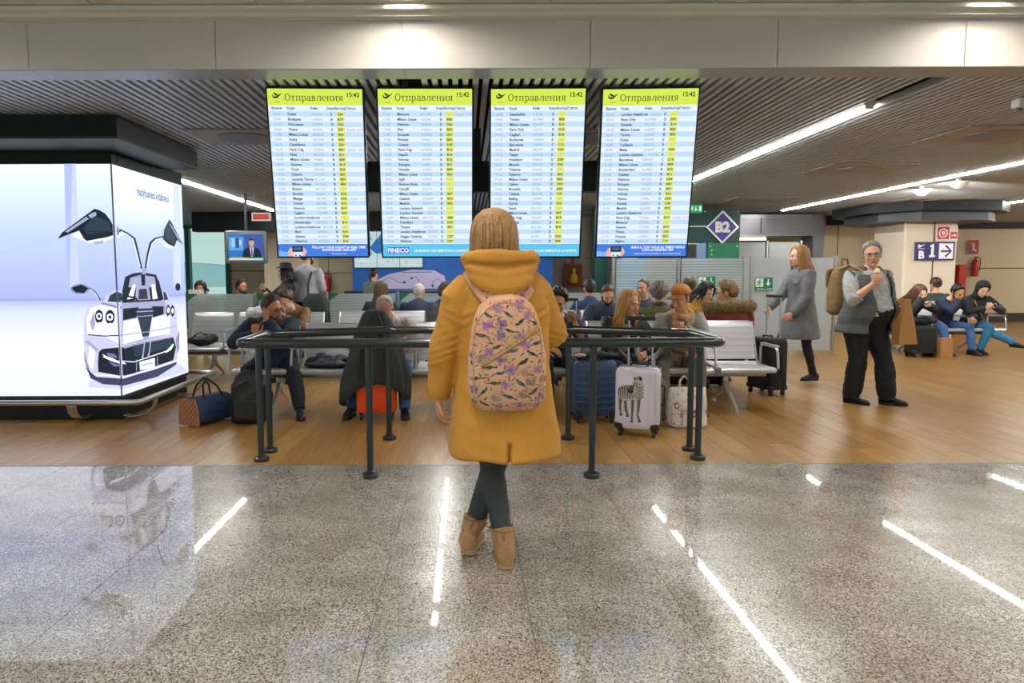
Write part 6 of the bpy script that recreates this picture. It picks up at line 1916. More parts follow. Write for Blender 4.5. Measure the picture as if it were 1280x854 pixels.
# ------------------------------------------------------------------ luggage and belongings
def squircle(a, b, z, n=24, e=.5, dx=0, dy=0):
    return [(dx + a * math.copysign(abs(math.cos(q)) ** e, math.cos(q)), dy + b * math.copysign(abs(math.sin(q)) ** e, math.sin(q)), z) for q in [2 * PI * j / n for j in range(n)]]
M_WHEEL = mat('wheel_black', '#17181a', .5)
def suitcase(label, loc, rz, w_, d_, h_, m, handle=None, ribs=0, trim='#1b1c1f', lift=.07, corner=True):
    t = thing('suitcase', label, 'suitcase', loc, R(rz))
    sh = MB()
    rings = []
    H0, H1 = lift, h_
    for k, (z, s_) in enumerate(((H0, .86), (H0 + .012, .95), (H0 + .04, 1), (H1 - .05, 1), (H1 - .015, .95), (H1, .84))):
        rings.append(squircle(w_ / 2 * s_, d_ / 2 * (s_ if s_ < 1 else 1), z, 28, .28))
    sh.loft(rings)
    sh.build('shell', m, t, smooth=True, angle=45)
    tr_ = mat('trim_' + trim.strip('#'), trim, .5)
    zb = MB()
    zb.loft([[( (w_ / 2 + .002) * c0, y, H0 + (H1 - H0) * c1) for c0, c1 in ((-1, .06), (-1, .93), (-.9, 1.004), (.9, 1.004), (1, .93), (1, .06), (.9, -.004), (-.9, -.004))] for y in (-.011, .011)], fan=False)
    zb.build('zip_band', tr_, t)
    for k in range(ribs):
        z = H0 + .05 + (H1 - H0 - .10) * (k + .5) / ribs
        n = 9
        rb = MB()
        pts = [(-w_ / 2 * .93 + w_ * .93 * j / n, -d_ / 2 - .003, z - .012 * math.sin(PI * j / n)) for j in range(n + 1)]
        rb.tube(pts, .013, 8, .7)
        rb.build('rib', m, t, smooth=True)
    for sx in (-1, 1):
        for sy in (-1, 1):
            wh = MB().tube([(sx * (w_ / 2 - .045) - .011, sy * (d_ / 2 - .035), .026), (sx * (w_ / 2 - .045) + .011, sy * (d_ / 2 - .035), .026)], .026, 14, round_end=False).build('wheel', M_WHEEL, t, smooth=True, angle=40)
            MB().box(sx * (w_ / 2 - .045) - .018, sx * (w_ / 2 - .045) + .018, sy * (d_ / 2 - .035) - .016, sy * (d_ / 2 - .035) + .016, .045, lift + .01).build('wheel_mount', tr_, t)
            if corner:
                MB().rbox(sx * (w_ / 2 - .04) - .042, sx * (w_ / 2 - .04) + .042, sy * (d_ / 2 - .03) - .034, sy * (d_ / 2 - .03) + .034, lift - .004, lift + .05, .03).build('corner_guard', tr_, t)
    MB().tube(fillet([(-.07, .0, H1), (-.07, .0, H1 + .026), (.07, .0, H1 + .026), (.07, .0, H1)], .02), .010, 8, .8).build('top_handle', tr_, t, smooth=True)
    MB().tube(fillet([(w_ / 2, 0, H0 + .20), (w_ / 2 + .03, 0, H0 + .20), (w_ / 2 + .03, 0, H0 + .36), (w_ / 2, 0, H0 + .36)], .02), .010, 8, .8).build('side_handle', tr_, t, smooth=True)
    if handle:
        hw = .085 if w_ < .36 else .10
        for sx in (-1, 1):
            MB().cyl(sx * hw, d_ * .3, H1 - .01, handle - .02, .0085, 10).build('handle_tube', M_STEEL, t, smooth=True, angle=40)
        MB().rbox(-hw - .022, hw + .022, d_ * .3 - .016, d_ * .3 + .016, handle - .022, handle + .012, .014).build('grip', tr_, t, smooth=True, angle=40)
    return t

M_ORANGE = mat('suitcase_orange', '#e8501a', .4)
M_SBLUE = mat('suitcase_blue', '#2f4769', .38, bump=.05, bscale=150)
M_SWHITE = mat('suitcase_white', '#d9d4e6', .18, coat=.4)
M_SBLACK = mat('suitcase_fabric', '#1a1b1e', .8, bump=.2, bscale=120)

suitcase('orange suitcase under a draped dark coat in front of the bald man', (-.86, 6.66, 0), 4, .38, .23, .55, M_ORANGE, .92, corner=False)
# dark coat draped over it: rings from the handle down to an uneven hem
t = thing('coat', 'dark grey coat draped over the orange suitcase', 'coat', (-.86, 6.64, 0), R(4))
rr = random.Random(8)
def coat_ring(u, off=0.0, n=72):
    out = []
    for j in range(n):
        q = 2 * PI * j / n
        cx, sy = math.cos(q), math.sin(q)
        hem = .335 - .20 * max(0, -cx) ** 3 - .15 * max(0, cx) ** 3 + .02 * math.sin(3 * q)
        z = 1.035 + (hem - 1.035) * u
        a = .095 + .215 * min(1, u * 1.25) ** .7 + (.03 * u if cx < 0 else 0)
        b_ = .055 + .115 * min(1, u * 1.6) ** .8
        f = 1 + (.07 * math.sin(7 * q + 1) + .05 * math.sin(12 * q + 3 * u) + .03 * math.sin(23 * q)) * min(1, u * 1.6)
        out.append((a * cx * f - off * cx, b_ * sy * f - off * sy - .01, z))
    return out
us = [0, .05, .12, .22, .34, .48, .62, .76, .9, 1.0]
top = [[(x * .55, y * .5, z + .012) for x, y, z in coat_ring(0)]]
cm = MB().loft(top + [coat_ring(u) for u in us] + [coat_ring(u, .014) for u in us[::-1]], fan=True)
me = cm.mesh('coat_cloth'); ripple(me, .008, 6, 2)
link('coat_cloth', me, T('coat_charcoal', '#36393a', bump=.2), t, smooth=True)
lb = MB()
for s_, x1 in ((-1, -.13), (1, .10)):
    lb.tube([(s_ * .03, -.075, 1.01), (s_ * .07, -.135, .88), (x1, -.185, .66), (x1 * 1.2, -.195, .42)], [.02, .03, .034, .02], 10, .4, up=(0, -1, 0))
lb.build('coat_lapel', T('coat_lapel', '#2a2c2d', bump=.2), t, smooth=True)

suitcase('dark blue ribbed suitcase standing behind the barrier post', (1.18, 6.5, 0), 3, .40, .25, .58, M_SBLUE, None, ribs=7)
t = thing('folded_jacket', 'dark jacket with pale lining lying on the blue suitcase', 'jacket', (1.2, 6.52, .605))
jb = MB()
for k in range(5):
    jb.ell((-.13 + .065 * k, .0 + .02 * (-1) ** k, .012 + .008 * (k % 2)), (.07, .10, .03), 12, 8, RZ(30 * k))
link('jacket_cloth', fuse(jb, .010, 1, .012, 14), T('cloth_dark', '#22252b'), t, smooth=True)
lb = MB().ell((-.15, -.06, .02), (.07, .05, .018), 12, 8)
link('lining', fuse(lb, .008, 1, .006, 20), mat('cloth_pink', '#c7a39b', .8), t, smooth=True)

zt = suitcase('white hard suitcase with a zebra print and pulled out handle', (1.465, 5.93, 0), -22, .37, .22, .59, M_SWHITE, 1.0)
Z = lambda pts: [((x - 345) / 245 * .36 - .18, (530 - y) / 380 * .53 + .07) for x, y in pts]
ZG, ZK, ZD = '#bdbab6', '#1c1b1b', '#6c6863'
zeb = [(ZG, Z([(362, 300), (385, 262), (420, 260), (440, 262), (452, 238), (446, 206), (460, 220), (480, 206), (497, 214), (499, 245), (508, 290), (506, 330), (492, 346), (470, 362), (430, 360), (395, 368), (366, 352)])),
       (ZD, Z([(470, 352), (492, 342), (488, 385), (480, 440), (494, 482), (478, 486), (468, 442), (472, 390)])), (ZD, Z([(438, 352), (456, 354), (452, 420), (449, 488), (436, 488), (438, 420)])),
       (ZD, Z([(396, 360), (412, 358), (414, 392), (426, 452), (412, 456), (402, 410)])), (ZD, Z([(368, 345), (386, 355), (380, 395), (386, 446), (375, 450), (369, 392)])),
       (ZK, Z([(446, 206), (460, 222), (455, 238)])), (ZK, Z([(480, 206), (497, 214), (492, 236), (480, 228)])), (ZD, Z([(450, 222), (480, 208), (470, 232)])),
       (ZK, Z(oval(433, 297, 15, 16))), (ZD, Z(oval(440, 280, 14, 16))), (ZK, Z(oval(456, 262, 5, 4))), (ZK, Z(oval(482, 256, 4, 4)))]
for k in range(9):
    x = 366 + 9.5 * k
    zeb.append((ZK, Z(stroke([(x + 6, 264 + max(0, 14 - 3 * k)), (x + 2, 292), (x - 1 + k, 318), (x + 3, 348)], [5, 5.5, 4.5, 3]))))
for k in range(7):
    y = 270 + 11 * k
    zeb.append((ZK, Z(stroke([(462 - k, y), (480, y + 7), (505, y - 3)], [3, 4.5, 3]))))
for k in range(4):
    zeb.append((ZK, Z(stroke([(446, 246 + 7 * k), (460, 243 + 7 * k), (474, 250 + 7 * k)], 2.4))))
for lx, top_ in ((478, 352), (446, 358), (404, 362), (376, 352)):
    for k in range(6):
        zeb.append((ZK, Z(stroke([(lx - 9, top_ + 12 * k), (lx + 8, top_ + 3 + 12 * k)], 3))))
for lx, ly in ((486, 480), (442, 484), (419, 451), (380, 446)):
    zeb.append((ZK, Z([(lx - 8, ly + 6), (lx + 9, ly + 6), (lx + 6, ly - 4), (lx - 6, ly - 4)])))
art('zebra_print', zeb, (0, -.1108, 0), (1, 0, 0), (0, 0, 1), zt, 0, .0006, .00006)
for x in (.10, .15):
    MB().box(x - .003, x + .003, -.1125, -.11, .12, .55).build('moulded_groove', mat('suitcase_groove', '#c3bdd2', .3), zt)

suitcase('black fabric suitcase with raised handle beside the empty seat', (3.42, 7.95, 0), -70, .40, .24, .64, M_SBLACK, 1.12)
suitcase('black suitcase behind the seats, only its raised handle showing', (1.26, 8.62, 0), 0, .40, .24, .6, M_SBLACK, 1.06)
suitcase('black suitcase in front of the young woman on the far bench', (7.40, 11.42, 0), 6, .42, .25, .50, M_SBLACK, None)
t = thing('duffel_bag', 'black duffel bag lying on the black suitcase by the far bench', 'bag', (7.40, 11.42, .53))
db = MB().tube([(-.2, 0, .06), (0, -.01, .065), (.2, 0, .06)], [.05, .07, .05], 12)
link('bag_body', fuse(db, .010, 1, .008, 12), M_SBLACK, t, smooth=True)
MB().tube([(-.1, -.05, .1), (0, -.09, .13), (.1, -.05, .1)], .009, 6).build('bag_handle', M_BLACK, t, smooth=True)
t = thing('duffel_bag', 'flat black holdall lying under the empty front seat', 'bag', (2.75, 8.55, 0))
db = MB().tube([(-.38, 0, .11), (0, 0, .12), (.38, 0, .11)], [.09, .11, .09], 12)
link('bag_body', fuse(db, .012, 1, .008, 10), M_SBLACK, t, smooth=True)
MB().tube([(-.16, -.10, .14), (0, -.14, .2), (.16, -.10, .14)], .011, 6).build('bag_handle', M_BLACK, t, smooth=True)

# blue holdall with a checked end
t = thing('holdall', 'blue holdall with an orange checked end beside the kiosk', 'bag', (-2.42, 6.52, 0), R(64))
hb = MB()
rings = []
for x, k in ((-.23, .82), (-.2, .97), (0, 1.0), (.2, .97), (.23, .82)):
    prof = []
    for j in range(20):
        q = 2 * PI * j / 20
        y_, z_ = math.copysign(abs(math.cos(q)) ** .6, math.cos(q)), math.copysign(abs(math.sin(q)) ** .7, math.sin(q))
        prof.append((x, y_ * (.13 - .03 * max(0, z_)) * k, .135 + z_ * .13 * k))
    rings.append(prof)
hb.loft(rings)
link('bag_body', fuse(hb, .010, 1, .006, 9), T('holdall_blue', '#23395c', bump=.2), t, smooth=True)
m, nt, b, out = nodes_mat('checked_cloth')
tcn = N(nt, 'ShaderNodeTexCoord'); ck = N(nt, 'ShaderNodeTexChecker', Scale=38.0)
ck.inputs[1].default_value = (*lin('#c0744a'), 1); ck.inputs[2].default_value = (*lin('#d99a72'), 1)
wv = N(nt, 'ShaderNodeTexWave', Scale=9.0); nt.links.new(tcn.outputs['Object'], wv.inputs['Vector'])
mx = N(nt, 'ShaderNodeMix', data_type='RGBA', blend_type='MULTIPLY'); mx.inputs[0].default_value = .5
nt.links.new(tcn.outputs['Object'], ck.inputs['Vector']); nt.links.new(ck.outputs[0], mx.inputs[6]); nt.links.new(wv.outputs[0], mx.inputs[7]); nt.links.new(mx.outputs[2], b.inputs['Base Color'])
b.inputs['Roughness'].default_value = .85
pb = MB()
pb.loft([[(x, y_ * s_, z_) for y_, z_ in ((-.125, .012), (.125, .012), (.118, .16), (.085, .255), (-.085, .255), (-.118, .16))] for x, s_ in ((-.232, 1), (-.246, .98))], fan=False)
pb.build('checked_end', m, t)
for s_ in (-1, 1):
    MB().tube([(-.12, s_ * .07, .25), (-.1, s_ * .04, .36), (-.03, s_ * .02, .42), (.06, s_ * .05, .34), (.1, s_ * .08, .25)], .009, 7).build('carry_strap', M_BLACK, t, smooth=True)

t = thing('backpack', 'black backpack on the floor at the feet of the bearded man in glasses', 'backpack', (-2.03, 6.5, 0), R(6))
bk = MB()
bk.loft([squircle(a, b_, z, 22, .6) for z, a, b_ in ((.0, .14, .09), (.03, .165, .12), (.2, .17, .125), (.36, .155, .11), (.45, .11, .08), (.49, .05, .04))])
link('bag_body', fuse(bk, .011, 1, .006, 9), T('nylon_black', '#17191b', rough=.55), t, smooth=True)
MB().rbox(-.12, .12, -.145, -.10, .04, .24, .04, axis='y').build('front_pocket', T('nylon_black', '#17191b'), t, smooth=True, angle=40)
MB().tube([(-.13, -.10, .26), (-.11, -.118, .34), (0, -.11, .41), (.11, -.118, .34), (.13, -.10, .26)], .005, 6).build('zip', M_CHAR, t, smooth=True)
MB().tube([(.15, .05, .40), (.2, .06, .25), (.17, .05, .06)], .014, 7, .4).build('shoulder_strap', M_BLACK, t, smooth=True)

t = thing('jacket', 'crumpled dark navy jacket lying on the seat between the two front row men', 'jacket', (-1.45, 7.18, .44))
rr = random.Random(12)
jb = MB()
for k in range(11):
    jb.ell((rr.uniform(-.2, .22), rr.uniform(-.13, .12), rr.uniform(.02, .09)), (rr.uniform(.07, .14), rr.uniform(.06, .1), rr.uniform(.03, .075)), 12, 8, RZ(rr.uniform(0, 180)))
jb.ell((.05, -.12, .03), (.24, .10, .03), 14, 8)
link('jacket_cloth', fuse(jb, .010, 1, .022, 7, 4), T('jacket_blue_black', '#1e2633', rough=.6, bump=.2), t, smooth=True)
t = thing('bag', 'small black bag lying on the empty seat beside the kiosk', 'bag', (-3.50, 9.3, .44))
jb = MB().ell((0, 0, .07), (.2, .13, .07), 14, 8).ell((.08, .02, .09), (.12, .1, .07), 12, 8)
link('bag_body', fuse(jb, .012, 1, .014, 10), T('nylon_black', '#17191b'), t, smooth=True)
MB().tube([(-.1, -.05, .13), (0, -.07, .18), (.1, -.05, .13)], .008, 6).build('bag_handle', M_BLACK, t, smooth=True)
t = thing('jacket', 'white puffy jacket over the second row seat back', 'jacket', (-2.80, 9.66, .80))
jb = MB()
for k in range(4):
    jb.ell((-.14 + .09 * k, 0, .04 + .02 * (k % 2)), (.09, .09, .09), 12, 8)
link('jacket_cloth', fuse(jb, .011, 2, .01, 10), mat('puffer_white', '#dcdad9', .6, bump=.1, bscale=20), t, smooth=True)

# printed cotton shopping bag, olive rucksack
t = thing('shopping_bag', 'printed cotton shopping bag with grey and red pattern beside the zebra suitcase', 'bag', (1.98, 6.25, 0), R(-4))
sb = MB()
sb.loft([squircle(a, b_, z, 22, .55) for z, a, b_ in ((.0, .15, .08), (.02, .175, .10), (.2, .172, .085), (.34, .16, .03), (.36, .158, .012))])
me = fuse(sb, .009, 1, .008, 9)
sbody = link('bag_body', me, mat('cotton_print_white', '#d9cfc8', .85, bump=.2, bscale=40, vary=.1), t, smooth=True)
def project(name, layers, target, O, U, V, D, mats_fn, parent, off=.0014, step=.00004):
    """print flat outlines on a curved surface: every corner is dropped on the surface along D"""
    tree = BVHTree.FromPolygons([v.co.copy() for v in target.data.vertices], [tuple(p.vertices) for p in target.data.polygons])
    O, U, V, D = V3(O), V3(U), V3(V), V3(D)
    mb, mats, idx = MB(), [], {}
    for k, (c, poly) in enumerate(layers):
        if c not in idx: idx[c] = len(mats); mats.append(mats_fn(c))
        pts, ok = [], True
        dense = []
        for i, p in enumerate(poly):
            q = poly[(i + 1) % len(poly)]
            m_ = max(1, int(math.hypot(q[0] - p[0], q[1] - p[1]) / .02))
            for j in range(m_): dense.append((p[0] + (q[0] - p[0]) * j / m_, p[1] + (q[1] - p[1]) * j / m_))
        for a, b_ in dense:
            hit, nn, _, _ = tree.ray_cast(O + U * a + V * b_ - D * 2, D)
            if hit is None: ok = False; break
            pts.append(hit - D * (off + step * k))
        if ok and len(pts) > 2:
            mb.cur = idx[c]
            mb.add(pts, [tuple(range(len(pts)))])
    return mb.build(name, mats, parent)
rr = random.Random(3)
lay = [('#8b8580', [(-.15, .03), (-.06, .03), (-.05, .12), (-.07, .2), (-.10, .24), (-.15, .2)]), ('#5c5651', oval(-.105, .2, .022, .03)), ('#b4553f', [(-.03, .13), (.15, .13), (.15, .165), (-.03, .165)]), ('#b4553f', [(.02, .10), (.08, .10), (.08, .12), (.02, .12)])]
for k in range(34):
    x, y = rr.uniform(-.14, .14), rr.uniform(.04, .33)
    if -.03 < x and .1 < y < .19: continue
    lay.append((rr.choice(['#57504b', '#8a7d76', '#a4665a', '#6a5f62']), stroke([(x, y), (x + rr.uniform(-.012, .012), y + rr.uniform(.01, .03))], rr.uniform(.003, .009))))
project('bag_print', lay, sbody, (0, 0, 0), (1, 0, 0), (0, 0, 1), (0, 1, 0), lambda c: mat('print_' + c.strip('#'), c, .8), t)
for s_ in (-1, 1):
    MB().tube([(-.07, s_ * .015, .35), (-.065, s_ * .02, .42), (-.03, s_ * .02, .46), (.01, s_ * .02, .42), (.02, s_ * .015, .35)], .008, 7, .6).build('carry_handle', mat('cotton_cream', '#d8c9b4', .85), t, smooth=True)
t = thing('rucksack', 'olive green rucksack standing behind the zebra suitcase', 'backpack', (1.74, 6.55, 0))
bk = MB().loft([squircle(a, b_, z, 20, .6) for z, a, b_ in ((.0, .12, .08), (.03, .145, .1), (.25, .15, .11), (.38, .12, .09), (.42, .06, .04))])
link('bag_body', fuse(bk, .012, 1, .006, 9), T('canvas_olive', '#5c5a34'), t, smooth=True)
MB().rbox(-.10, .10, -.135, -.09, .05, .2, .03, axis='y').build('front_pocket', T('canvas_olive', '#5c5a34'), t)
t = thing('handbag', 'brown leather handbag in the lap of the man in the ochre cap', 'bag', (2.15, 6.84, .60), R(-8))
hb = MB().loft([squircle(a, b_, z, 20, .6) for z, a, b_ in ((.0, .13, .06), (.02, .15, .075), (.12, .14, .06), (.17, .11, .03))])
link('bag_body', fuse(hb, .009, 1, .006, 10), T('leather_brown', '#5b452b', rough=.5), t, smooth=True)
MB().rbox(-.12, .12, -.085, -.055, .06, .15, .03, axis='y').build('bag_flap', T('leather_brown2', '#4d3a24', rough=.5), t)
t = thing('paper_bag', 'brown paper bag on the floor beside the black suitcase at the far bench', 'bag', (7.75, 11.35, 0), R(8))
MB().loft([[(x0, -.06, z), (x1, -.06, z), (x1, .06, z), (x0, .06, z)] for z, x0, x1 in ((0, -.11, .11), (.2, -.12, .10), (.31, -.115, .09))], fan=False).build('bag_paper', mat('kraft_paper', '#b5834f', .8), t)
t = thing('luggage_trolley', 'dark luggage trolley handle behind the woman eating ice cream', 'trolley', (7.25, 12.7, 0))
MB().tube(fillet([(-.2, 0, 0), (-.2, 0, 1.12), (.2, 0, 1.12), (.2, 0, 0)], .06), .014, 8).build('trolley_frame', M_CHAR, t, smooth=True)
MB().tube(fillet([(-.08, -.1, .9), (-.08, -.1, 1.02), (.2, -.06, 1.02)], .03), .012, 8).build('push_bar', M_CHAR, t, smooth=True)
MB().box(-.22, .22, -.5, .05, .12, .15).build('deck', M_CHAR, t)
for sx in (-1, 1):
    MB().tube([(sx * .18 - .02, -.4, .05), (sx * .18 + .02, -.4, .05)], .05, 12, round_end=False).build('wheel', M_WHEEL, t)
    MB().tube([(sx * .18 - .02, 0, .05), (sx * .18 + .02, 0, .05)], .05, 12, round_end=False).build('wheel', M_WHEEL, t)
# ------------------------------------------------------------------ the woman in the yellow coat, seen from behind
M_MUST = mat('coat_mustard', '#c99138', .78, bump=.35, bscale=260, vary=.05, vscale=6)
M_MUST2 = mat('coat_mustard_seam', '#b5822e', .8, bump=.3, bscale=260)
M_LEG = mat('jeans_charcoal', '#363c42', .8, bump=.25, bscale=120, vary=.14, vscale=16)
M_BOOT = mat('boot_suede_tan', '#a27d5a', .8, bump=.3, bscale=140, vary=.14, vscale=22)
M_SOLE = mat('boot_sole_cream', '#a98d66', .7)
MX, MY = .165, 3.36
PM = dict(hip=(-.01, 0, .88), side=4, lean=-2, curve=3, head=(0, -7, 0), neck=-2,
          LF=(-.012, .12, .085), RF=(.152, -.03, .085), LY=4, RY=-14, LK=(.1, -1, 0), RK=(-.1, -1, 0),
          LH=(.315, -.05, .725), LE=(1, .5, -.2), LC=.5, LD=(.02, -.25, -1), LN=(-1, -.1, 0),
          RH=(-.14, -.30, .98), RE=(-1, .25, -.5), RC=.8, RD=(.6, -.7, .3), RN=(.2, .7, .4))
J = person('woman in a mustard yellow hooded coat and tan boots seen from behind', MX, MY, 180, PM,
    dict(skin='#d9a184', fem=True, hair=('none', '#8a6a45'), face=True, top=None, bot=M_LEG, bot_puff=.006, fold=.004, ankle_gap=.07, boot=None, shoe=M_BOOT, vox=.008, cvox=.008), near=True)
root = J['root']
for ch in list(root.children):       # shoes are rebuilt below as laced ankle boots
    if ch.name.startswith('shoe'):
        for g in list(ch.children): bpy.data.objects.remove(g)
        bpy.data.objects.remove(ch)
for k in 'LR':
    an, kn = J[k + 'a'], J[k + 'k']
    f_ = (kn - an).normalized()
    yaw = PM[k + 'Y']
    sb, so = MB(), MB()
    shoe_geo(sb, an, yaw, 0, .98, sole=so)
    Rm = RZ(yaw)
    cen = lambda h_: an + f_ * h_ + Rm @ V3((0, .012, 0))
    sb.tube([cen(-.05), cen(.0), cen(.035), cen(.07), cen(.092)], [.045, .049, .052, .057, .060], 18, round_end=False)
    me = fuse(sb, .006, 2, .005, 9, seed=3 if k == 'L' else 8, stretch=(.4, .4, 2.2))
    bt_ = link('boot', me, M_BOOT, root, smooth=True)
    so.build('sole', M_SOLE, bt_)
    top_ = [cen(.094) + RZ(0) @ V3((.057 * math.cos(q), .057 * math.sin(q), .004 * math.sin(q * 2))) for q in [2 * PI * j / 20 for j in range(21)]]
    MB().tube(top_, .006, 6, round_end=False).build('boot_rim', mat('boot_rim', '#8d6441', .8), bt_, smooth=True)
    MB().tube([cen(.098) + Rm @ V3((0, .057, 0)), cen(.08) + Rm @ V3((0, .063, 0)), cen(.06) + Rm @ V3((0, .058, 0))], .008, 6, .4).build('pull_tab', mat('boot_rim', '#8d6441', .8), bt_, smooth=True)
    st_ = MB()
    for s_ in (-1, 1):
        st_.tube([cen(.088) + Rm @ V3((s_ * .03, .050, 0)), cen(.03) + Rm @ V3((s_ * .036, .040, 0))], .0022, 5)
    st_.build('stitched_seam', mat('boot_rim', '#8d6441', .8), bt_, smooth=True)

# coat: A-line body down to mid thigh, sleeves with elbow folds, cuffs
ct = MB()
def cring(z, a, b_, dx=0, dy=0, p=2.35): return ring_at(V3((dx, dy, z)), Matrix.Identity(3), a, b_, 36, p)
ct.loft([cring(.515, .262, .225, -.018, .0), cring(.54, .270, .228, -.018, 0), cring(.66, .258, .208, -.016, 0), cring(.80, .240, .186, -.014, 0), cring(.95, .222, .168, -.012, 0), cring(1.08, .214, .158, -.012, 0),
         cring(1.2, .218, .155, -.012, .006), cring(1.29, .214, .145, -.012, .012), cring(1.345, .185, .118, -.012, .016), cring(1.385, .12, .085, -.012, .02), cring(1.41, .08, .07, -.012, .02)])
for k, sg in (('L', 1), ('R', -1)):
    a_, e_, w_ = J['sh'][k], J[k + 'e'], J[k + 'w']
    pts = [a_ + V3((-sg * .09, .0, .012)), a_ + V3((-sg * .02, 0, .006)), a_ + V3((sg * .018, 0, -.035)), a_.lerp(e_, .4), a_.lerp(e_, .75), e_, e_.lerp(w_, .3), e_.lerp(w_, .65), e_.lerp(w_, .97)]
    rr_ = [.075, .086, .086, .080, .074, .073, .070, .062, .053]
    ct.tube(pts, rr_, 18, round_end=False)
sx_ = -.03
def coat_extra(co):
    x, y, z = co[:, 0], co[:, 1], co[:, 2]
    d = np.zeros(len(co), np.float32)
    # back vent
    vent = np.exp(-((x - sx_) / .007) ** 2) * (y > .05) * (z < .615) * (z > .50)
    d -= .055 * vent * np.clip((.615 - z) / .03, 0, 1)
    # centre seam, seam ridges
    d -= .0022 * np.exp(-((x + .012) / .006) ** 2) * (y > .05) * (z > .615)
    # elbow and shoulder folds on the sleeves
    for k in 'LR':
        e_ = J[k + 'e']
        for off, am in ((-.05, 0.0060), (-.02, 0.0078), (.012, 0.0072), (.05, 0.0054), (.085, 0.0036)):
            r2 = (x - e_.x) ** 2 + (y - e_.y) ** 2
            zz = z - e_.z - off + .35 * (x - e_.x) * (1 if k == 'L' else -1)
            d += am * np.exp(-(zz / .011) ** 2) * np.exp(-r2 / .016)
        s_ = J['sh'][k]
        for off, am in ((-.11, .006), (-.15, .007)):
            zz = z - s_.z - off - .5 * np.abs(x - s_.x)
            d += am * np.exp(-(zz / .012) ** 2) * np.exp(-((x - s_.x) ** 2) / .01)
    # hem roll
    d += .003 * np.exp(-((z - .53) / .008) ** 2)
    d += .006 * np.sin(x * 24 + 1.0 + z * 3) * np.clip((1.0 - z) / .4, 0, 1)
    return d
me = fuse(ct, .0075, 3, .006, 5.5, seed=5, extra=coat_extra)
coat = link('coat', me, M_MUST, root, smooth=True)
for k, sg in (('L', 1), ('R', -1)):
    e_, w_ = J[k + 'e'], J[k + 'w']
    dd = (w_ - e_).normalized()
    MB().tube([w_ - dd * .075, w_ - dd * .06, w_ - dd * .012, w_ - dd * .006], [.058, .0605, .058, .053], 22, round_end=False).build('cuff', M_MUST, coat, smooth=True, angle=40)
    MB(frame(w_ - dd * .045 + V3((sg * .055, .0, 0)), (0, 1, 0), (0, 0, 1))).rbox(-.03, .03, -.016, .016, -.006, .008, .008).build('cuff_tab', M_MUST2, coat)
hm_ = MB().tube([(-.018 + .268 * math.copysign(abs(math.cos(q)) ** .85, math.cos(q)), .227 * math.copysign(abs(math.sin(q)) ** .85, math.sin(q)), .548) for q in [R(100) + R(335) * j / 60 for j in range(61)]], .0022, 5)

# hood lying on the back: rolled rim round the neck and a full pouch behind
hd = MB()
rim = []
for j in range(29):
    q = R(-62) + R(304) * j / 28
    a = .152 + .018 * math.sin(q)
    rim.append((.004 + a * math.cos(q), .045 + .125 * math.sin(q), 1.44 + .012 * math.sin(q) - .05 * max(0, -math.sin(q))))
hd.tube(rim, [.030 + .008 * math.sin(PI * j / 28) for j in range(29)], 14)
rings = []
for z, a, b_, dy in ((1.288, .06, .03, .165), (1.298, .11, .055, .16), (1.325, .146, .085, .14), (1.365, .158, .105, .115), (1.40, .166, .115, .09), (1.435, .163, .118, .07), (1.455, .15, .112, .06)):
    rings.append([(.004 + a * math.cos(q), dy + b_ * math.sin(q), z + .014 * math.cos(2 * q)) for q in [2 * PI * j / 30 for j in range(30)]])
hd.loft(rings)
def hood_extra(co):
    x, y, z = co[:, 0], co[:, 1], co[:, 2]
    d = .006 * np.sin((z - .28 * np.abs(x) ** 1.2) * 120) * np.exp(-((z - 1.40) / .045) ** 2) * (y > .1)
    return d.astype(np.float32)
hood = link('hood', fuse(hd, .0075, 3, .008, 6, 9, extra=hood_extra), M_MUST, root, smooth=True)
for s_ in (-1, 1):
    MB().tube([(s_ * .15 - .012, -.06, 1.42), (s_ * .155 - .012, -.075, 1.36), (s_ * .14 - .012, -.09, 1.3)], .004, 6).build('drawcord', M_MUST2, hood, smooth=True)
# hair falling into the hood
hb = MB()
Hd = J['head']
shell_mb(hb, Hd, .024, HL, .001, 5, n=64, m=34, top=1.1)
strands_mb(hb, Hd, .20, 260, .30, .026, 11, back=.0, r=.0072, wave=.010, grow=.016, parting=.004)
M_HAIR = hair_mat('#7a5836', .45, 1.6)
hr_ = hb.build('hair', M_HAIR, root, smooth=True)
hl_ = MB()
strands_mb(hl_, Hd, .205, 74, .35, .032, 29, back=.004, r=.006, wave=.012, grow=.019, parting=.004)
hl_.build('hair_highlights', hair_mat('#a37f55', .6, 1.5), hr_, smooth=True)

# ------------------------------------------------------------------ her printed backpack
BX, BYB, BZ = .188, MY - .185, .765
bp_ = thing('printed_backpack', 'peach backpack printed with birds and flowers on the back of the yellow coat', 'backpack', (BX, BYB, BZ), R(0))
bp_.rotation_euler = (R(3), R(-1.5), 0)
M_PEACH = mat('bag_peach', '#dfae8e', .75, bump=.2, bscale=300, vary=.05, vscale=10)
bg_ = MB()
prof = [(.0, .115, .05), (.012, .145, .075), (.05, .170, .095), (.13, .180, .105), (.25, .174, .105), (.36, .160, .098), (.43, .142, .085), (.48, .112, .068), (.51, .075, .05), (.525, .035, .03)]
bg_.loft([squircle(a, b_, z, 40, .72) for z, a, b_ in prof])
me = fuse(bg_, .0065, 4, .004, 6, 3)
bag = link('bag_body', me, M_PEACH, bp_, smooth=True)
tree = BVHTree.FromPolygons([v.co.copy() for v in bag.data.vertices], [tuple(p.vertices) for p in bag.data.polygons])
def on_bag(x, z, off=0.0):
    hit, nn, _, _ = tree.ray_cast(V3((x, -2, z)), V3((0, 1, 0)))
    return None if hit is None else hit + nn * off
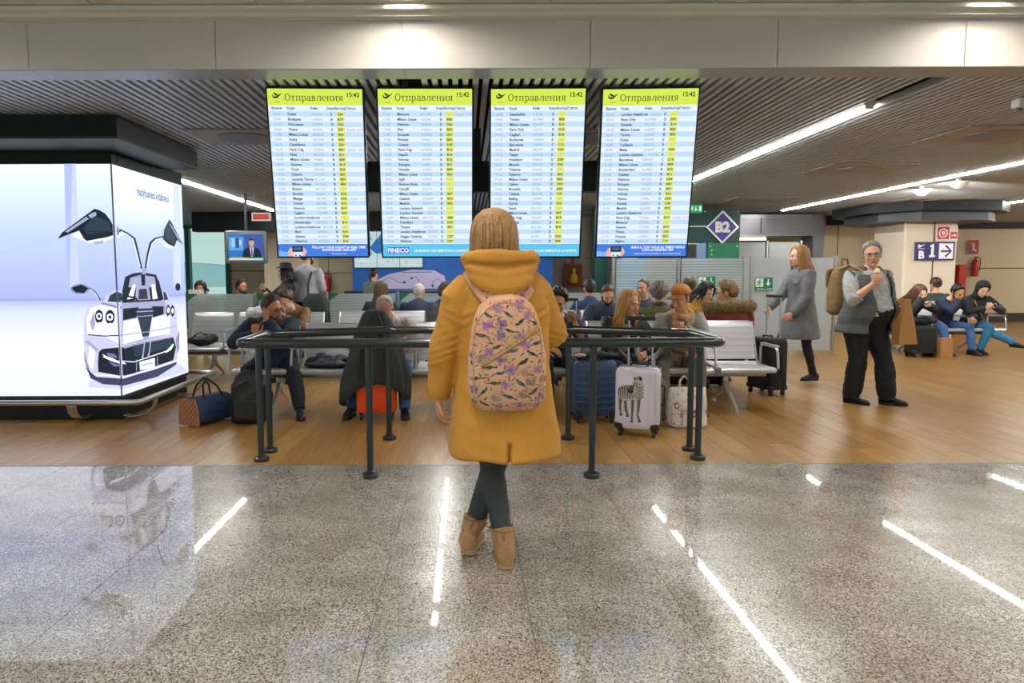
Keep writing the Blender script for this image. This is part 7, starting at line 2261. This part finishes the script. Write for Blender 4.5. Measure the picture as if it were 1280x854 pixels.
def seam(pts, r, name, m):
    P = [on_bag(*p) for p in pts]
    P = [p for p in P if p is not None]
    return MB().tube(P, r, 7).build(name, m, bp_, smooth=True)
M_PIPE = mat('bag_piping', '#c99a78', .7)
M_ZIP = mat('bag_zip_gold', '#a8884f', .5, .3)
arc = [(-.150 + 0, .20), (-.152, .30), (-.142, .38), (-.118, .43), (-.075, .475), (0, .497), (.075, .475), (.118, .43), (.142, .38), (.152, .30), (.150, .20), (.155, .10), (.14, .05), (.09, .025), (0, .018), (-.09, .025), (-.14, .05), (-.155, .10), (-.150, .20)]
seam([tuple(v) for v in [p.to_2d() for p in fillet([(x, z, 0) for x, z in arc], .03, 4)]], .0042, 'piping', M_PIPE)
seam([(-.115 + .01 * k, .215 + .0062 * k) for k in range(26)], .006, 'pocket_zip', M_ZIP)
seam([(-.118 + .01 * k, .232 + .0062 * k) for k in range(26)], .0035, 'zip_flap', M_PIPE)
zp = on_bag(.125, .375, .004)
MB().tube([zp, zp + V3((.012, -.004, -.03))], .004, 6).build('zip_pull', mat('zip_pull', '#c8b43c', .5), bp_)
MB().tube([(-.05, .02, .505), (-.055, .025, .535), (0, .03, .552), (.055, .025, .535), (.05, .02, .505)], .011, 8, .5).build('haul_loop', M_PEACH, bp_, smooth=True)
# print: blossoms, birds, twigs, leaves
rr = random.Random(21)
lay = []
def place(pts, x, z, s, rot):
    c_, s__ = math.cos(rot), math.sin(rot)
    return [(x + s * (a * c_ - b_ * s__), z + s * (a * s__ + b_ * c_)) for a, b_ in pts]
def bird(x, z, s, rot, flip, c):
    F = (lambda P: [(a * flip, b_) for a, b_ in P])
    lay.append((c[0], place(F([(-.6, .02), (-.35, .2), (0, .24), (.3, .2), (.5, .3), (.66, .26), (.72, .16), (.6, .02), (.3, -.18), (-.1, -.2), (-.4, -.1)]), x, z, s, rot)))
    lay.append((c[1], place(F([(-.5, .04), (-.2, .18), (.2, .12), (.0, -.06), (-.4, -.04)]), x, z, s, rot)))
    lay.append((c[2], place(F([(.1, -.02), (.4, .08), (.55, .0), (.3, -.16), (-.05, -.17)]), x, z, s, rot)))
    lay.append((c[0], place(F([(-.55, .03), (-1.05, -.12), (-1.0, -.2), (-.45, -.08)]), x, z, s, rot)))
    lay.append((c[0], place(F([(.68, .22), (.86, .17), (.7, .14)]), x, z, s, rot)))
def flower(x, z, s, c):
    for k in range(7):
        a = 2 * PI * k / 7 + rr.random()
        lay.append((c[k % 2], oval(x + s * .5 * math.cos(a), z + s * .5 * math.sin(a), s * .42, s * .3, 8, a)))
    lay.append((c[2], oval(x, z, s * .34, s * .3, 8)))
    lay.append((c[0], oval(x, z, s * .14, s * .12, 6)))
def rose(x, z, s):
    g = rr.choice(['#7a6a58', '#675b50', '#8a7566'])
    lay.append(('#cfa88a', oval(x, z, s * .8, s * .75, 12)))
    for k, q in enumerate((.78, .56, .36, .18)):
        a0 = rr.random() * 6
        pts = [(x + s * q * math.cos(a0 + t), z + s * q * .92 * math.sin(a0 + t)) for t in [5.2 * j / 10 for j in range(11)]]
        lay.append((g, stroke(pts, s * .13)))
def leaf(x, z, s, rot, c):
    lay.append((c, place([(-.5, 0), (-.2, .17), (.2, .15), (.55, 0), (.2, -.13), (-.2, -.15)], x, z, s, rot)))
BIRDC = [('#2d4d5c', '#1e3440', '#9a8457'), ('#4a4a3a', '#2f3b44', '#a98f4c'), ('#32606a', '#28414f', '#7d7a4a'), ('#3b3634', '#5f5a50', '#8d7a66')]
FLC = [('#9b6b9a', '#b48bb0', '#6f4a78'), ('#b58aa6', '#a3738f', '#7c5a80'), ('#8a6a86', '#a58aa8', '#584764')]
spots = []
def free(x, z, d):
    if all((x - a) ** 2 + (z - b_) ** 2 > ((d + e) * .9) ** 2 for a, b_, e in spots):
        spots.append((x, z, d)); return True
    return False
kinds = [('bird', .026, 22), ('flower', .021, 20), ('rose', .023, 22), ('leaf', .009, 150), ('twig', .010, 60), ('dot', .004, 110)]
for kind, d, n_ in kinds:
    cnt = tries = 0
    while cnt < n_ and tries < 900:
        tries += 1
        x, z = rr.uniform(-.17, .17), rr.uniform(.02, .50)
        if abs(x) > .165 - .12 * max(0, (z - .33) / .18) ** 2: continue
        if abs(z - (.285 + .62 * x)) < .016 or not free(x, z, d): continue
        cnt += 1
        if kind == 'bird': bird(x, z, rr.uniform(.032, .04), rr.uniform(-.8, .8), rr.choice((-1, 1)), rr.choice(BIRDC))
        elif kind == 'flower': flower(x, z, rr.uniform(.022, .03), rr.choice(FLC))
        elif kind == 'rose': rose(x, z, rr.uniform(.026, .034))
        elif kind == 'leaf': leaf(x, z, rr.uniform(.016, .026), rr.uniform(0, 6.28), rr.choice(['#6d6a45', '#7e7a5e', '#5a5d4c', '#8a7a62', '#4a5750']))
        elif kind == 'twig':
            a = rr.uniform(0, 6.28)
            lay.append(('#6e5a48', stroke([(x, z), (x + .012 * math.cos(a), z + .012 * math.sin(a)), (x + .024 * math.cos(a + .4), z + .024 * math.sin(a + .4))], .0022)))
        else: lay.append((rr.choice(['#7a6a56', '#9b6b9a', '#4a5750']), oval(x, z, .0028, .0028, 5)))
PM_ = lambda c: mat('print_' + c.strip('#'), c, .8)
tag(project('flower_and_bird_print', lay, bag, (0, 0, 0), (1, 0, 0), (0, 0, 1), (0, 1, 0), PM_, bp_, .0012, .000004), kind='stuff')
add_ = MB()
add_mesh(add_, text_mesh('roxy', .022, off=.0004), frame(on_bag(-.005, .455, .002), (1, .0, .15), (0, 0, 1))) if False else None
seam([(-.005 + .006 * k, .425 + .0016 * k + .003 * math.sin(k * 1.9)) for k in range(9)], .0016, 'stitched_script', mat('script_teal', '#8fb0a0', .7))
# straps running over the shoulders
for s_ in (-1, 1):
    so_ = V3((s_ * .165, .165, .575))
    dz_ = -.03 if s_ > 0 else .0
    dx_ = .88 if s_ > 0 else 1.0
    pts = [V3((s_ * .055, .0, .475)), V3((s_ * .085 * dx_, .045, .525 + dz_ * .4)), V3((s_ * .12 * dx_, .085, .575 + dz_)), V3((s_ * .155 * dx_, .165, .632 + dz_)), V3((s_ * .152, .27, .60)), V3((s_ * .15, .345, .50)), V3((s_ * .16, .36, .36))]
    sp_ = MB().tube(pts, [.04, .044, .045, .044, .038, .032, .03], 14, .22, up=(s_ * 1, 0, -.8))
    strap = link('shoulder_strap', fuse(sp_, .006, 2), M_PEACH, bp_, smooth=True)
    low = MB().tube([(s_ * .165, .06, .05), (s_ * .195, .14, .10), (s_ * .215, .23, .2), (s_ * .19, .33, .32)], .011, 8, .4)
    low.build('lower_strap', M_PIPE, bp_, smooth=True)
    lay2 = lay; lay = []
    for q in ((s_ * .085, .575), (s_ * .115, .60), (s_ * .14, .625)):
        pass
    lay = []
    for k, (f_, w_) in enumerate(((.35, -.015), (.7, .018), (1.2, -.01), (1.6, .015), (2.0, -.015), (2.5, .01), (2.8, -.012))):
        a_ = pts[int(f_)].lerp(pts[int(f_) + 1], f_ - int(f_))
        x_, z_ = a_.x + w_ * .8, a_.z + w_ * .6 * s_
        if k % 3 == 0: bird(x_, z_, .022, .6 * s_, s_, BIRDC[k % 4])
        elif k % 3 == 1: flower(x_, z_, .014, FLC[k % 3])
        else: leaf(x_, z_, .024, k, '#6d6a45')
    tag(project('strap_print', lay, strap, (0, 0, 0), (1, 0, 0), (0, 0, 1), (0, 1, 0), PM_, strap, .0012, .000004), kind='stuff')
    lay = lay2
